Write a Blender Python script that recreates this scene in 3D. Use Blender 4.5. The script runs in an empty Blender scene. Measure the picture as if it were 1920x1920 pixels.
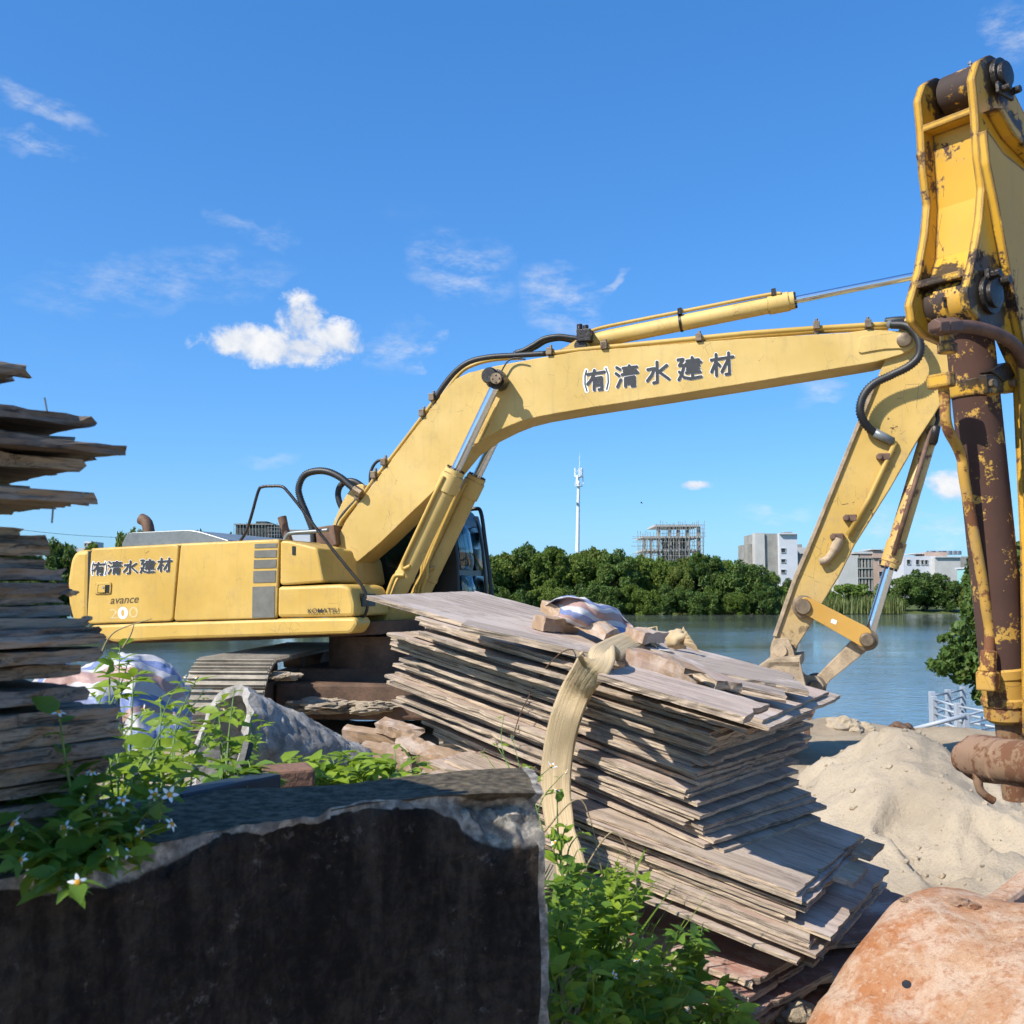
import bpy, bmesh, math, random
from mathutils import Vector, Matrix, noise
V = Vector
scene = bpy.context.scene
COL = scene.collection
# ---------------------------------------------------------------- camera, sky, sun, exposure
FPX = 1925.0
CAMZ = 1.5
PITCH = math.atan(150 / FPX)
cam = bpy.data.cameras.new("camera")
cam.sensor_width = 36.0
cam.lens = 36.0 * FPX / 1920.0
cam.clip_start = 0.02
cam.clip_end = 6000
cam.dof.use_dof = True
cam.dof.focus_distance = 6.0
cam.dof.aperture_fstop = cam.lens / 1000 / 0.0022
camo = bpy.data.objects.new("camera", cam)
COL.objects.link(camo)
camo.location = (0, 0, CAMZ)
camo.rotation_euler = (math.pi / 2 + PITCH, 0, 0)
scene.camera = camo

SUN_EL = math.radians(43)
SX, SY = -0.82, -0.57
SUN_AZ = math.atan2(SX, SY)
sun = bpy.data.lights.new("sun", 'SUN')
sun.energy = 5.0
sun.angle = math.radians(0.5)
sun.color = (1.0, 0.94, 0.85)
suno = bpy.data.objects.new("sun", sun)
COL.objects.link(suno)
S = V((SX * math.cos(SUN_EL), SY * math.cos(SUN_EL), math.sin(SUN_EL)))
S = V((SX, SY, 0)).normalized() * math.cos(SUN_EL) + V((0, 0, math.sin(SUN_EL)))
suno.location = S * 40
suno.rotation_euler = S.to_track_quat('Z', 'Y').to_euler()

cy = scene.cycles
cy.max_bounces = 6; cy.diffuse_bounces = 3; cy.glossy_bounces = 3; cy.transmission_bounces = 4; cy.transparent_max_bounces = 6
cy.use_adaptive_sampling = True; cy.adaptive_threshold = 0.03; cy.adaptive_min_samples = 16
scene.view_settings.view_transform = 'Standard'
scene.view_settings.look = 'None'
scene.view_settings.exposure = 0.42
scene.view_settings.gamma = 1.0
scene.view_settings.use_curve_mapping = False


class NT:
    """small node-tree writer: n(type, {input: value or socket}, **props)"""
    def __init__(s, tree):
        s.t = tree
        tree.nodes.clear()

    def n(s, ty, ins=None, **props):
        nd = s.t.nodes.new(ty)
        for k, v in props.items():
            setattr(nd, k, v)
        for k, v in (ins or {}).items():
            sk = nd.inputs[k]
            if hasattr(v, 'is_output') or isinstance(v, bpy.types.NodeSocket):
                s.t.links.new(v, sk)
            else:
                if isinstance(v, (tuple, list)) and sk.type == 'RGBA' and len(v) == 3:
                    v = (*v, 1)
                sk.default_value = v
        return nd

    def math(s, op, a, b=0.0, c=None, clamp=False):
        ins = {0: a, 1: b}
        if c is not None:
            ins[2] = c
        return s.n('ShaderNodeMath', ins, operation=op, use_clamp=clamp).outputs[0]

    def mix(s, f, a, b, bt='MIX'):
        return s.n('ShaderNodeMix', {0: f, 6: a, 7: b}, data_type='RGBA', blend_type=bt).outputs[2]

    def ramp(s, f, stops, interp='LINEAR'):
        nd = s.n('ShaderNodeValToRGB', {0: f})
        cr = nd.color_ramp
        cr.interpolation = interp
        while len(cr.elements) < len(stops):
            cr.elements.new(0.5)
        for e, (p, c) in zip(cr.elements, stops):
            e.position = p
            e.color = (*c, 1) if len(c) == 3 else c
        return nd.outputs[0]

    def step(s, f, lo, hi):
        return s.n('ShaderNodeMapRange', {0: f, 1: lo, 2: hi, 3: 0.0, 4: 1.0}, interpolation_type='SMOOTHSTEP').outputs[0]

    def noise(s, vec, scale, detail=4, rough=0.55, dist=0.0):
        return s.n('ShaderNodeTexNoise', {'Vector': vec, 'Scale': scale, 'Detail': detail, 'Roughness': rough, 'Distortion': dist}).outputs[0]

    def mapv(s, vec, scale=(1, 1, 1), rot=(0, 0, 0), loc=(0, 0, 0)):
        return s.n('ShaderNodeMapping', {0: vec, 1: loc, 2: rot, 3: scale}).outputs[0]


# clouds of the photograph: azimuth and elevation of each, half width, half height, tilt, density, kind
def az_el(px, py):
    a = (px - 960) / FPX
    b = (960 - py) / FPX
    d = V((a, math.cos(PITCH) - b * math.sin(PITCH), math.sin(PITCH) + b * math.cos(PITCH))).normalized()
    return math.atan2(d.x, d.y), math.asin(d.z)


world = bpy.data.worlds.new("World")
scene.world = world
world.use_nodes = True
world.cycles.sampling_method = 'MANUAL'
world.cycles.sample_map_resolution = 256
W = NT(world.node_tree)
sky = W.n('ShaderNodeTexSky', sky_type='NISHITA', sun_disc=False, sun_elevation=SUN_EL, sun_rotation=SUN_AZ,
          altitude=0.0, air_density=1.0, dust_density=0.6, ozone_density=4.0)
hs = W.n('ShaderNodeHueSaturation', {'Saturation': 1.25, 'Value': 1.0, 'Color': sky.outputs[0]})
tc = W.n('ShaderNodeTexCoord').outputs['Generated']
sep = W.n('ShaderNodeSeparateXYZ', {0: tc})
azn = W.math('ARCTAN2', sep.outputs[0], sep.outputs[1])
eln = W.math('ARCSINE', sep.outputs[2])
ae = W.n('ShaderNodeCombineXYZ', {0: azn, 1: eln, 2: 0.0}).outputs[0]
wn = W.n('ShaderNodeTexNoise', {'Vector': W.mapv(ae, (1, 1.5, 1)), 'Scale': 17.0, 'Detail': 3, 'Roughness': 0.6})
ws = W.n('ShaderNodeSeparateColor', {0: wn.outputs[1]})
azw = W.math('ADD', azn, W.math('MULTIPLY', W.math('SUBTRACT', ws.outputs[0], 0.5), 0.06))
elw = W.math('ADD', eln, W.math('MULTIPLY', W.math('SUBTRACT', ws.outputs[1], 0.5), 0.05))
aw = W.n('ShaderNodeCombineXYZ', {0: azw, 1: elw, 2: 0.0}).outputs[0]
nzf = W.noise(W.mapv(ae, (1, 1.25, 1)), 26, 6, 0.58, 0.4)
nzs = W.noise(W.mapv(ae, (1, 2.6, 1), (0, 0, 0.5)), 24, 6, 0.68, 0.0)
nzx = W.noise(ae, 85, 4, 0.65)
# faint high cloud all round the sky
wisp = W.math('MULTIPLY', W.step(W.noise(W.mapv(ae, (1, 2.6, 1), (0, 0, 0.3)), 4.2, 5, 0.62, 0.0), 0.6, 0.92), 0.10)
dens = wisp
puff = 0.0
thin = 0.0
for (px, py, hw, hh, tilt, k, kind) in [
        (535, 652, 185, 44, 0.0, 1.5, 0), (565, 602, 56, 66, 0.15, 1.1, 0), (450, 640, 75, 40, 0.1, 0.9, 0),
        (635, 635, 72, 42, -0.2, 0.9, 0),
        (865, 505, 120, 66, -0.2, 0.5, 1), (745, 655, 80, 42, 0.6, 0.5, 1), (795, 665, 62, 20, 0.65, 0.6, 1),
        (1045, 565, 90, 74, -0.9, 0.6, 1), (1135, 530, 62, 13, 0.6, 0.55, 1), (470, 425, 95, 22, -0.15, 0.35, 1),
        (85, 205, 95, 26, -0.25, 0.6, 1), (60, 275, 85, 20, -0.05, 0.5, 1), (1895, 60, 60, 48, -0.3, 0.55, 1),
        (300, 530, 260, 60, 0.2, 0.33, 1), (1545, 738, 62, 30, 0, 0.5, 1), (1790, 912, 60, 38, 0, 0.75, 0),
        (1650, 965, 90, 34, 0, 0.5, 1), (1460, 955, 80, 22, 0, 0.4, 1), (1305, 910, 44, 11, 0, 0.55, 0),
        (1800, 985, 90, 30, 0, 0.5, 1), (510, 860, 60, 16, 0, 0.25, 1)]:
    a0, e0 = az_el(px, py)
    mp = W.n('ShaderNodeMapping', {0: ae if kind == 0 else aw, 1: (a0, e0, 0), 2: (0, 0, tilt), 3: (hw / FPX, hh / FPX, 1)}, vector_type='TEXTURE').outputs[0]
    r2 = W.n('ShaderNodeVectorMath', {0: mp, 1: mp}, operation='DOT_PRODUCT').outputs['Value']
    if kind == 0:
        puff = W.math('MAXIMUM', puff, W.math('MULTIPLY', W.math('SUBTRACT', 1.0, r2), min(1.0, 0.6 + 0.4 * k)))
    else:
        thin = W.math('MAXIMUM', thin, W.math('MULTIPLY', W.n('ShaderNodeMapRange', {0: r2, 1: 1.0, 2: 0.1, 3: 0.0, 4: 1.0}).outputs[0], k * 0.72))
puff = W.math('MAXIMUM', puff, 0.0)
m0 = W.step(W.math('ADD', W.math('MULTIPLY', puff, 0.46), W.math('ADD', W.math('MULTIPLY', nzf, 0.95), W.math('MULTIPLY', nzx, 0.42))), 0.78, 1.12)
m0 = W.math('MULTIPLY', m0, W.step(puff, 0.0, 0.12))
m1 = W.math('MULTIPLY', W.math('MULTIPLY', thin, W.step(nzs, 0.36, 0.74)), 1.25)
dens = W.math('MAXIMUM', dens, W.math('MAXIMUM', m0, m1), clamp=True)
gm = W.n('ShaderNodeGamma', {0: hs.outputs[0], 1: 0.68}).outputs[0]
skyc = W.mix(1.0, gm, (1.0, 1.62, 2.34), 'MULTIPLY')
bg_sky = W.n('ShaderNodeBackground', {0: skyc, 1: 0.105})
cl_col = W.mix(W.step(nzf, 0.35, 0.7), (0.66, 0.73, 0.86), (1.0, 1.0, 1.0))
bg_cl = W.n('ShaderNodeBackground', {0: cl_col, 1: 0.74})
mx = W.n('ShaderNodeMixShader', {0: W.math('MULTIPLY', dens, 0.97, clamp=True), 1: bg_sky.outputs[0], 2: bg_cl.outputs[0]})
W.n('ShaderNodeOutputWorld', {0: mx.outputs[0]})

# ---------------------------------------------------------------- helpers
R = random.Random(11)
ORD = ['first', 'second', 'third', 'fourth', 'fifth', 'sixth', 'seventh', 'eighth', 'ninth', 'tenth', 'eleventh', 'twelfth', 'thirteenth', 'fourteenth', 'fifteenth', 'sixteenth', 'seventeenth', 'eighteenth', 'nineteenth', 'twentieth', 'twenty-first', 'twenty-second', 'twenty-third', 'twenty-fourth', 'twenty-fifth', 'twenty-sixth', 'twenty-seventh', 'twenty-eighth', 'twenty-ninth', 'thirtieth', 'thirty-first', 'thirty-second', 'thirty-third', 'thirty-fourth', 'thirty-fifth', 'thirty-sixth']


def ray(px, py):
    a = (px - 960) / FPX
    b = (960 - py) / FPX
    return V((a, math.cos(PITCH) - b * math.sin(PITCH), math.sin(PITCH) + b * math.cos(PITCH)))


CAM = V((0, 0, CAMZ))


def D(px, py, y):            # where the sight line through a pixel reaches the distance y
    d = ray(px, py)
    return CAM + d * (y / d.y)


def PL(px, py, p, n):        # where it meets a plane
    d = ray(px, py)
    return CAM + d * ((V(p) - CAM).dot(n) / d.dot(n))


def GZ(px, py, z):
    d = ray(px, py)
    return CAM + d * ((z - CAMZ) / d.z)


def Z(ox, oy, k):
    return lambda x, y: (ox + x * k, oy + y * k)


ORIG = {}


def _link(o, parent):
    COL.objects.link(o)
    if parent is not None:
        o.parent = parent


def tag(o, label=None, cat=None, group=None, kind=None):
    if label: o['label'] = label
    if cat: o['category'] = cat
    if group: o['group'] = group
    if kind: o['kind'] = kind
    return o


def thing(name, label, cat, loc, group=None):
    o = bpy.data.objects.new(name, None)
    o.empty_display_size = 0.1
    o.location = loc
    COL.objects.link(o)
    ORIG[o] = V(loc)
    return tag(o, label, cat, group)


def obj(name, geo, mat, parent=None, smooth=False, bevel=0.0, origin=None, uv=None):
    """one mesh object from world-space (verts, faces); mat may be a list with a third face->slot list in geo"""
    vs, fs = geo[0], geo[1]
    if parent is not None:
        o0 = ORIG[parent]
    elif origin is not None:
        o0 = V(origin)
    else:
        n = len(vs)
        o0 = V((sum(v[0] for v in vs) / n, sum(v[1] for v in vs) / n, min(v[2] for v in vs)))
    me = bpy.data.meshes.new(name)
    me.from_pydata([tuple(V(v) - o0) for v in vs], [], fs)
    mats = mat if isinstance(mat, (list, tuple)) else [mat]
    for m in mats:
        me.materials.append(m)
    if len(geo) > 2 and geo[2] is not None:
        me.polygons.foreach_set('material_index', geo[2])
    bm = bmesh.new(); bm.from_mesh(me)
    bmesh.ops.recalc_face_normals(bm, faces=bm.faces)
    bm.to_mesh(me); bm.free()
    if smooth is True:
        me.polygons.foreach_set('use_smooth', [True] * len(me.polygons))
    elif smooth:
        me.polygons.foreach_set('use_smooth', [True] * len(me.polygons))
        me.set_sharp_from_angle(angle=smooth)
    o = bpy.data.objects.new(name, me)
    _link(o, parent)
    o.location = (0, 0, 0) if parent is not None else o0
    ORIG[o] = o0
    if bevel:
        b = o.modifiers.new('bevel', 'BEVEL')
        b.width = bevel; b.segments = 2; b.limit_method = 'ANGLE'; b.angle_limit = 0.7
    return o


def join(*gs):
    vs, fs, ms = [], [], []
    for g in gs:
        b = len(vs)
        vs += list(g[0])
        fs += [tuple(i + b for i in f) for f in g[1]]
        ms += list(g[2]) if len(g) > 2 and g[2] is not None else [0] * len(g[1])
    return vs, fs, ms


def slot(g, k):
    return g[0], g[1], [k] * len(g[1])


def prism(pts, vec):
    n = len(pts)
    vs = [V(p) for p in pts] + [V(p) + V(vec) for p in pts]
    fs = [tuple(range(n)), tuple(range(2 * n - 1, n - 1, -1))]
    fs += [(i, i + n, (i + 1) % n + n, (i + 1) % n) for i in range(n)]
    return vs, fs


def box(c, ax, ay, az):       # centre and three half-axis vectors
    c, ax, ay, az = V(c), V(ax), V(ay), V(az)
    vs = [c + ax * i + ay * j + az * k for i in (-1, 1) for j in (-1, 1) for k in (-1, 1)]
    return vs, [(0, 1, 3, 2), (4, 6, 7, 5), (0, 4, 5, 1), (2, 3, 7, 6), (0, 2, 6, 4), (1, 5, 7, 3)]


def abox(x0, x1, y0, y1, z0, z1):
    return box(((x0 + x1) / 2, (y0 + y1) / 2, (z0 + z1) / 2), ((x1 - x0) / 2, 0, 0), (0, (y1 - y0) / 2, 0), (0, 0, (z1 - z0) / 2))


def bar(a, b, w, h, up=(0, 0, 1)):   # square bar
    a, b = V(a), V(b)
    d = (b - a)
    x = d.normalized()
    y = x.cross(V(up))
    if y.length < 1e-4: y = x.cross(V((1, 0, 0)))
    y.normalize()
    z = y.cross(x)
    return box((a + b) / 2, d / 2, y * w / 2, z * h / 2)


def tube(path, r, seg=10, caps=True):
    path = [V(p) for p in path]
    n = len(path)
    rs = r if isinstance(r, (list, tuple)) else [r] * n
    vs, fs = [], []
    t0 = (path[1] - path[0]).normalized()
    nrm = t0.orthogonal().normalized()
    for i in range(n):
        t = (path[min(i + 1, n - 1)] - path[max(i - 1, 0)]).normalized()
        nrm = (nrm - t * nrm.dot(t))
        nrm = nrm.normalized() if nrm.length > 1e-6 else t.orthogonal().normalized()
        bn = t.cross(nrm)
        for k in range(seg):
            a = 2 * math.pi * k / seg
            vs.append(path[i] + (nrm * math.cos(a) + bn * math.sin(a)) * rs[i])
    for i in range(n - 1):
        for k in range(seg):
            k2 = (k + 1) % seg
            fs.append((i * seg + k, i * seg + k2, (i + 1) * seg + k2, (i + 1) * seg + k))
    if caps:
        fs.append(tuple(range(seg - 1, -1, -1)))
        fs.append(tuple((n - 1) * seg + k for k in range(seg)))
    return vs, fs


def cyl(a, b, r, seg=24, r2=None):
    return tube([a, b], [r, r if r2 is None else r2], seg)


def steps(a, b, prof, seg=28):      # turned shape along a-b, prof = [(fraction, radius)]
    a, b = V(a), V(b)
    t = (b - a).normalized()
    n = t.orthogonal().normalized()
    bn = t.cross(n)
    vs, fs = [], []
    for (f, r) in prof:
        for k in range(seg):
            an = 2 * math.pi * k / seg
            vs.append(a + (b - a) * f + (n * math.cos(an) + bn * math.sin(an)) * r)
    m = len(prof)
    for i in range(m - 1):
        for k in range(seg):
            k2 = (k + 1) % seg
            fs.append((i * seg + k, i * seg + k2, (i + 1) * seg + k2, (i + 1) * seg + k))
    fs.append(tuple(range(seg - 1, -1, -1)))
    fs.append(tuple((m - 1) * seg + k for k in range(seg)))
    return vs, fs


def spline(pts, n=8):
    pts = [V(p) for p in pts]
    out = []
    for i in range(len(pts) - 1):
        p0 = pts[max(i - 1, 0)]; p1 = pts[i]; p2 = pts[i + 1]; p3 = pts[min(i + 2, len(pts) - 1)]
        for k in range(n):
            t = k / n
            out.append(0.5 * ((2 * p1) + (p2 - p0) * t + (2 * p0 - 5 * p1 + 4 * p2 - p3) * t * t + (3 * p1 - p0 - 3 * p2 + p3) * t ** 3))
    out.append(pts[-1])
    return out


def resample(path, step):
    out = [path[0]]
    acc = 0.0
    for a, b in zip(path[:-1], path[1:]):
        L = (b - a).length
        d = step - acc
        while d <= L:
            out.append(a + (b - a) * (d / L))
            d += step
        acc = (acc + L) % step
    return out


def ribbed(pts, r, pitch, depth=0.14, seg=12):
    p = resample(spline(pts, 10), pitch / 2)
    return tube(p, [r * (1 + (depth if i % 2 else -depth)) for i in range(len(p))], seg)


def fbm(p, o=4, H=1.0):
    return noise.fractal(V(p), H, 2.0, o)


def copy_of(o, parent=None):
    c = o.copy()
    COL.objects.link(c)
    c.parent = parent
    ORIG[c] = ORIG.get(o, V((0, 0, 0)))
    return c
# ---------------------------------------------------------------- materials
def new_mat(name):
    m = bpy.data.materials.new(name)
    m.use_nodes = True
    return m, NT(m.node_tree)


def finish(N, col, rough=0.6, metal=0.0, bump=None, bs=0.2, bd=0.01, **extra):
    ins = {'Base Color': col, 'Roughness': rough, 'Metallic': metal}
    ins.update(extra)
    if bump is not None:
        b = N.n('ShaderNodeBump', {'Height': bump, 'Strength': bs, 'Distance': bd})
        ins['Normal'] = b.outputs[0]
    p = N.n('ShaderNodeBsdfPrincipled', ins)
    N.n('ShaderNodeOutputMaterial', {0: p.outputs[0]})
    return p


def plain(name, c, rough=0.6, metal=0.0, var=0.25, scale=6.0, bs=0.15, bd=0.004):
    m, N = new_mat(name)
    co = N.n('ShaderNodeTexCoord').outputs['Object']
    a = N.noise(co, scale, 6, 0.6)
    b = N.noise(co, scale * 9, 4, 0.6)
    f = N.math('ADD', N.math('MULTIPLY', a, 0.7), N.math('MULTIPLY', b, 0.3))
    col = N.mix(N.step(f, 0.3, 0.7), tuple(x * (1 - var) for x in c), tuple(min(1, x * (1 + var * 0.6)) for x in c))
    finish(N, col, N.math('ADD', rough - 0.1, N.math('MULTIPLY', b, 0.2)), metal, b, bs, bd)
    return m


def paint(name, c, chip=(0.07, 0.035, 0.022), chip_lo=0.66, chip_scale=5.0, dirt=0.3, dirt_c=(0.32, 0.23, 0.13), edge=0.0, rough=0.42,
          low=None, scratch=0.5, streak=0.25, grime=()):
    """machine paint: faded patches, grime, rubbed-through chips and scratches"""
    m, N = new_mat(name)
    co = N.n('ShaderNodeTexCoord').outputs['Object']
    big = N.noise(co, 1.3, 4, 0.6)
    med = N.noise(co, 6.0, 7, 0.65)
    fine = N.noise(co, 45, 5, 0.6)
    col = N.mix(N.step(big, 0.3, 0.72), (c[0] * 0.84, c[1] * 0.82, c[2] * 0.75), (min(1, c[0] * 1.03), c[1] * 1.05, c[2] * 1.25))
    # thin grime running down
    st = N.noise(N.mapv(co, (9, 9, 0.8)), 2.2, 6, 0.65)
    gm = N.math('MULTIPLY', N.step(st, 0.5, 0.78), streak)
    col = N.mix(gm, col, dirt_c)
    dm = N.math('MULTIPLY', N.step(N.math('ADD', N.math('MULTIPLY', med, 0.7), N.math('MULTIPLY', fine, 0.3)), 0.5, 0.72), dirt)
    col = N.mix(dm, col, dirt_c)
    # scratches: warped thin bands seen only in patches
    w = N.n('ShaderNodeTexVoronoi', {'Vector': N.mapv(co, (3.5, 3.5, 1.6), (0.4, 0.3, 0.9)), 'Scale': 2.6, 'Randomness': 1.0}, feature='DISTANCE_TO_EDGE').outputs[0]
    sc = N.math('MULTIPLY', N.math('LESS_THAN', w, 0.006), N.math('GREATER_THAN', N.noise(co, 3.7, 3, 0.5), 0.56))
    col = N.mix(N.math('MULTIPLY', sc, scratch), col, tuple(x * 1.5 for x in chip))
    pat = N.math('ADD', N.math('MULTIPLY', N.noise(co, chip_scale, 8, 0.72), 0.75), N.math('MULTIPLY', N.noise(co, chip_scale * 6, 5, 0.7), 0.25))
    if edge > 0:
        bv = N.n('ShaderNodeBevel', {'Radius': 0.02}, samples=6)
        ge = N.n('ShaderNodeNewGeometry')
        dt = N.n('ShaderNodeVectorMath', {0: bv.outputs[0], 1: ge.outputs['Normal']}, operation='DOT_PRODUCT').outputs['Value']
        ed = N.step(N.math('SUBTRACT', 1.0, dt), 0.002, 0.14)
        brk = N.step(N.noise(co, 6.5, 5, 0.65), 0.40, 0.62)
        pat = N.math('ADD', pat, N.math('MULTIPLY', N.math('MULTIPLY', ed, edge), N.math('ADD', 0.35, brk)))
    cm = N.step(pat, chip_lo, chip_lo + 0.03)
    cc = N.mix(med, chip, tuple(x * 2.2 for x in chip))
    col = N.mix(cm, col, cc)
    if low is not None:      # mud and sand worked into the end that digs
        z0, z1, mc = low
        gp = N.n('ShaderNodeNewGeometry').outputs['Position']
        zz = N.n('ShaderNodeSeparateXYZ', {0: gp}).outputs[2]
        lm = N.step(N.math('ADD', N.math('MULTIPLY', N.math('SUBTRACT', med, 0.5), 0.9), zz), z1, z0)
        col = N.mix(N.math('MULTIPLY', lm, 0.85), col, N.mix(fine, mc, tuple(x * 0.45 for x in mc)))
        dk = N.math('MULTIPLY', N.math('MULTIPLY', lm, N.step(N.noise(co, 8.5, 5, 0.6), 0.54, 0.64)), 0.8)
        col = N.mix(dk, col, (0.05, 0.032, 0.022))
    for (gp_, gr_) in grime:      # grease flung and run out around the pins
        dd = N.n('ShaderNodeVectorMath', {0: co, 1: tuple(gp_)}, operation='DISTANCE').outputs['Value']
        gk = N.step(N.math('ADD', N.math('DIVIDE', dd, gr_), N.math('MULTIPLY', N.math('SUBTRACT', N.noise(co, 16, 7, 0.75), 0.5), 2.4)), 1.0, 0.8)
        col = N.mix(N.math('MULTIPLY', gk, 0.93), col, (0.020, 0.014, 0.011))
    rg = N.math('ADD', rough, N.math('MULTIPLY', N.math('MAXIMUM', cm, dm), 0.4), clamp=True)
    ht = N.math('SUBTRACT', N.math('MULTIPLY', fine, 0.12), cm)
    finish(N, col, rg, 0.0, ht, 0.35, 0.003, **{'Specular IOR Level': 0.4})
    return m


M = {}
M['yellow'] = paint('faded_yellow_paint', (0.62, 0.43, 0.125), chip_lo=0.675, dirt=0.30, edge=0.2, streak=0.28, rough=0.58)
M['yellow_body'] = paint('body_yellow_paint', (0.61, 0.39, 0.08), chip_lo=0.675, dirt=0.34, edge=0.2, streak=0.30, rough=0.52)
M['yellow_arm'] = paint('muddy_arm_paint', (0.60, 0.395, 0.10), chip_lo=0.60, chip_scale=7, dirt=0.5, edge=0.22, streak=0.4, rough=0.6, scratch=0.9, low=(0.75, 1.95, (0.50, 0.37, 0.23)))
M['yellow_pipe'] = paint('pipe_yellow_paint', (0.54, 0.35, 0.075), chip_lo=0.7, dirt=0.4)
M['orange_link'] = paint('orange_link_paint', (0.56, 0.31, 0.06), chip_lo=0.69, dirt=0.25)
M['yellow2'] = paint('worn_yellow_paint', (0.62, 0.35, 0.03), chip=(0.045, 0.024, 0.017), chip_lo=0.585, chip_scale=6, dirt=0.35, edge=0.4, rough=0.4, scratch=0.9)
M['boss2'] = paint('greasy_boss_paint', (0.58, 0.31, 0.03), chip=(0.028, 0.018, 0.014), chip_lo=0.475, chip_scale=8, dirt=0.5, rough=0.35)
M['rusty'] = paint('rusted_through_paint', (0.56, 0.32, 0.05), chip=(0.046, 0.023, 0.016), chip_lo=0.425, chip_scale=13, dirt=0.4, rough=0.55)
M['rusty_gland'] = paint('half_rusted_paint', (0.52, 0.29, 0.045), chip=(0.11, 0.045, 0.02), chip_lo=0.51, chip_scale=10, dirt=0.6, rough=0.6)
M['cyl_arm'] = paint('chipped_cylinder_paint', (0.56, 0.37, 0.11), chip=(0.10, 0.05, 0.035), chip_lo=0.53, chip_scale=6, dirt=0.5)
M['rust_mud'] = paint('muddy_rust', (0.27, 0.165, 0.09), chip=(0.10, 0.045, 0.022), chip_lo=0.5, chip_scale=9, dirt=0.5, dirt_c=(0.40, 0.29, 0.18), rough=0.75)
M['mud_metal'] = plain('dried_mud_steel', (0.40, 0.30, 0.19), 0.85, 0, 0.45, 9, 0.5, 0.006)
M['undercarriage'] = plain('rusty_undercarriage', (0.13, 0.075, 0.045), 0.8, 0, 0.5, 5, 0.4, 0.01)
M['track'] = plain('worn_track_steel', (0.30, 0.26, 0.20), 0.6, 0.2, 0.4, 7, 0.4, 0.006)
M['chrome'] = plain('chromed_rod', (0.78, 0.80, 0.82), 0.16, 1.0, 0.05, 30, 0.0)
M['rubber'] = plain('black_rubber', (0.018, 0.018, 0.018), 0.5, 0, 0.4, 20)
M['rubber_brown'] = plain('rusty_brown_hose', (0.12, 0.065, 0.045), 0.6, 0, 0.4, 20)
M['grease'] = plain('greasy_black_steel', (0.03, 0.024, 0.02), 0.35, 0.2, 0.5, 12, 0.5, 0.006)
M['pin'] = plain('dull_pin_steel', (0.22, 0.16, 0.10), 0.5, 0.5, 0.5, 16, 0.3)
M['steel'] = plain('bare_steel', (0.42, 0.42, 0.42), 0.38, 0.8, 0.2, 14)
M['hood'] = plain('grey_engine_hood', (0.19, 0.21, 0.21), 0.38, 0.25, 0.25, 3)
M['grille'] = plain('grey_grille', (0.16, 0.155, 0.13), 0.6, 0.1, 0.25, 8)
M['cabblack'] = plain('cab_black_paint', (0.014, 0.016, 0.016), 0.4, 0, 0.3, 5)
M['exhaust'] = plain('rusty_exhaust', (0.17, 0.10, 0.065), 0.7, 0.3, 0.4, 14)
M['ink'] = plain('charcoal_sign_paint', (0.030, 0.032, 0.034), 0.55, 0, 0.3, 12, 0.0)
M['white_ink'] = plain('white_sign_paint', (0.80, 0.80, 0.78), 0.5, 0, 0.08, 12, 0.0)
M['ghost_ink'] = plain('worn_white_sticker', (0.66, 0.50, 0.22), 0.5, 0, 0.15, 25, 0.0)
M['brown_ink'] = plain('brown_sign_paint', (0.10, 0.065, 0.025), 0.5, 0, 0.2, 12, 0.0)
M['white_paint'] = plain('white_paint', (0.78, 0.80, 0.82), 0.45, 0, 0.08, 3)
M['rail'] = plain('pale_grey_rail_paint', (0.36, 0.40, 0.44), 0.45, 0, 0.12, 5)
M['conc_far'] = plain('raw_concrete', (0.29, 0.28, 0.25), 0.9, 0, 0.3, 0.35)
M['conc_pale'] = plain('pale_plaster', (0.48, 0.47, 0.44), 0.9, 0, 0.12, 0.3)
M['wall_white'] = plain('white_wall', (0.54, 0.56, 0.59), 0.85, 0, 0.06, 0.3)
M['wall_tan'] = plain('tan_wall', (0.46, 0.33, 0.25), 0.9, 0, 0.15, 0.3)
M['window'] = plain('dark_window', (0.03, 0.035, 0.04), 0.25, 0, 0.2, 1)
M['bamboo'] = plain('grey_bamboo_pole', (0.27, 0.26, 0.235), 0.8, 0, 0.3, 0.5)
M['dark_mesh'] = plain('dark_green_netting', (0.045, 0.055, 0.055), 0.9, 0, 0.3, 0.6)
M['bark'] = plain('bark', (0.10, 0.075, 0.05), 0.9, 0, 0.4, 5, 0.6, 0.02)
M['stem'] = plain('green_stem', (0.12, 0.20, 0.04), 0.6, 0, 0.3, 20)
M['dry_stem'] = plain('dry_stem', (0.33, 0.25, 0.13), 0.8, 0, 0.3, 20)
M['petal'] = plain('white_petal', (0.80, 0.80, 0.74), 0.7, 0, 0.06, 30)
M['disc'] = plain('yellow_flower_disc', (0.75, 0.36, 0.02), 0.8, 0, 0.3, 300, 0.6, 0.001)
M['blue_steel'] = plain('dark_blue_channel', (0.014, 0.026, 0.040), 0.6, 0, 0.35, 9)
M['brick'] = plain('red_brown_block', (0.22, 0.115, 0.07), 0.9, 0, 0.4, 12, 0.6, 0.006)
M['bird'] = plain('dark_feathers', (0.02, 0.02, 0.022), 0.8)
M['teal'] = plain('teal_wall', (0.30, 0.55, 0.55), 0.8)


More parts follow.
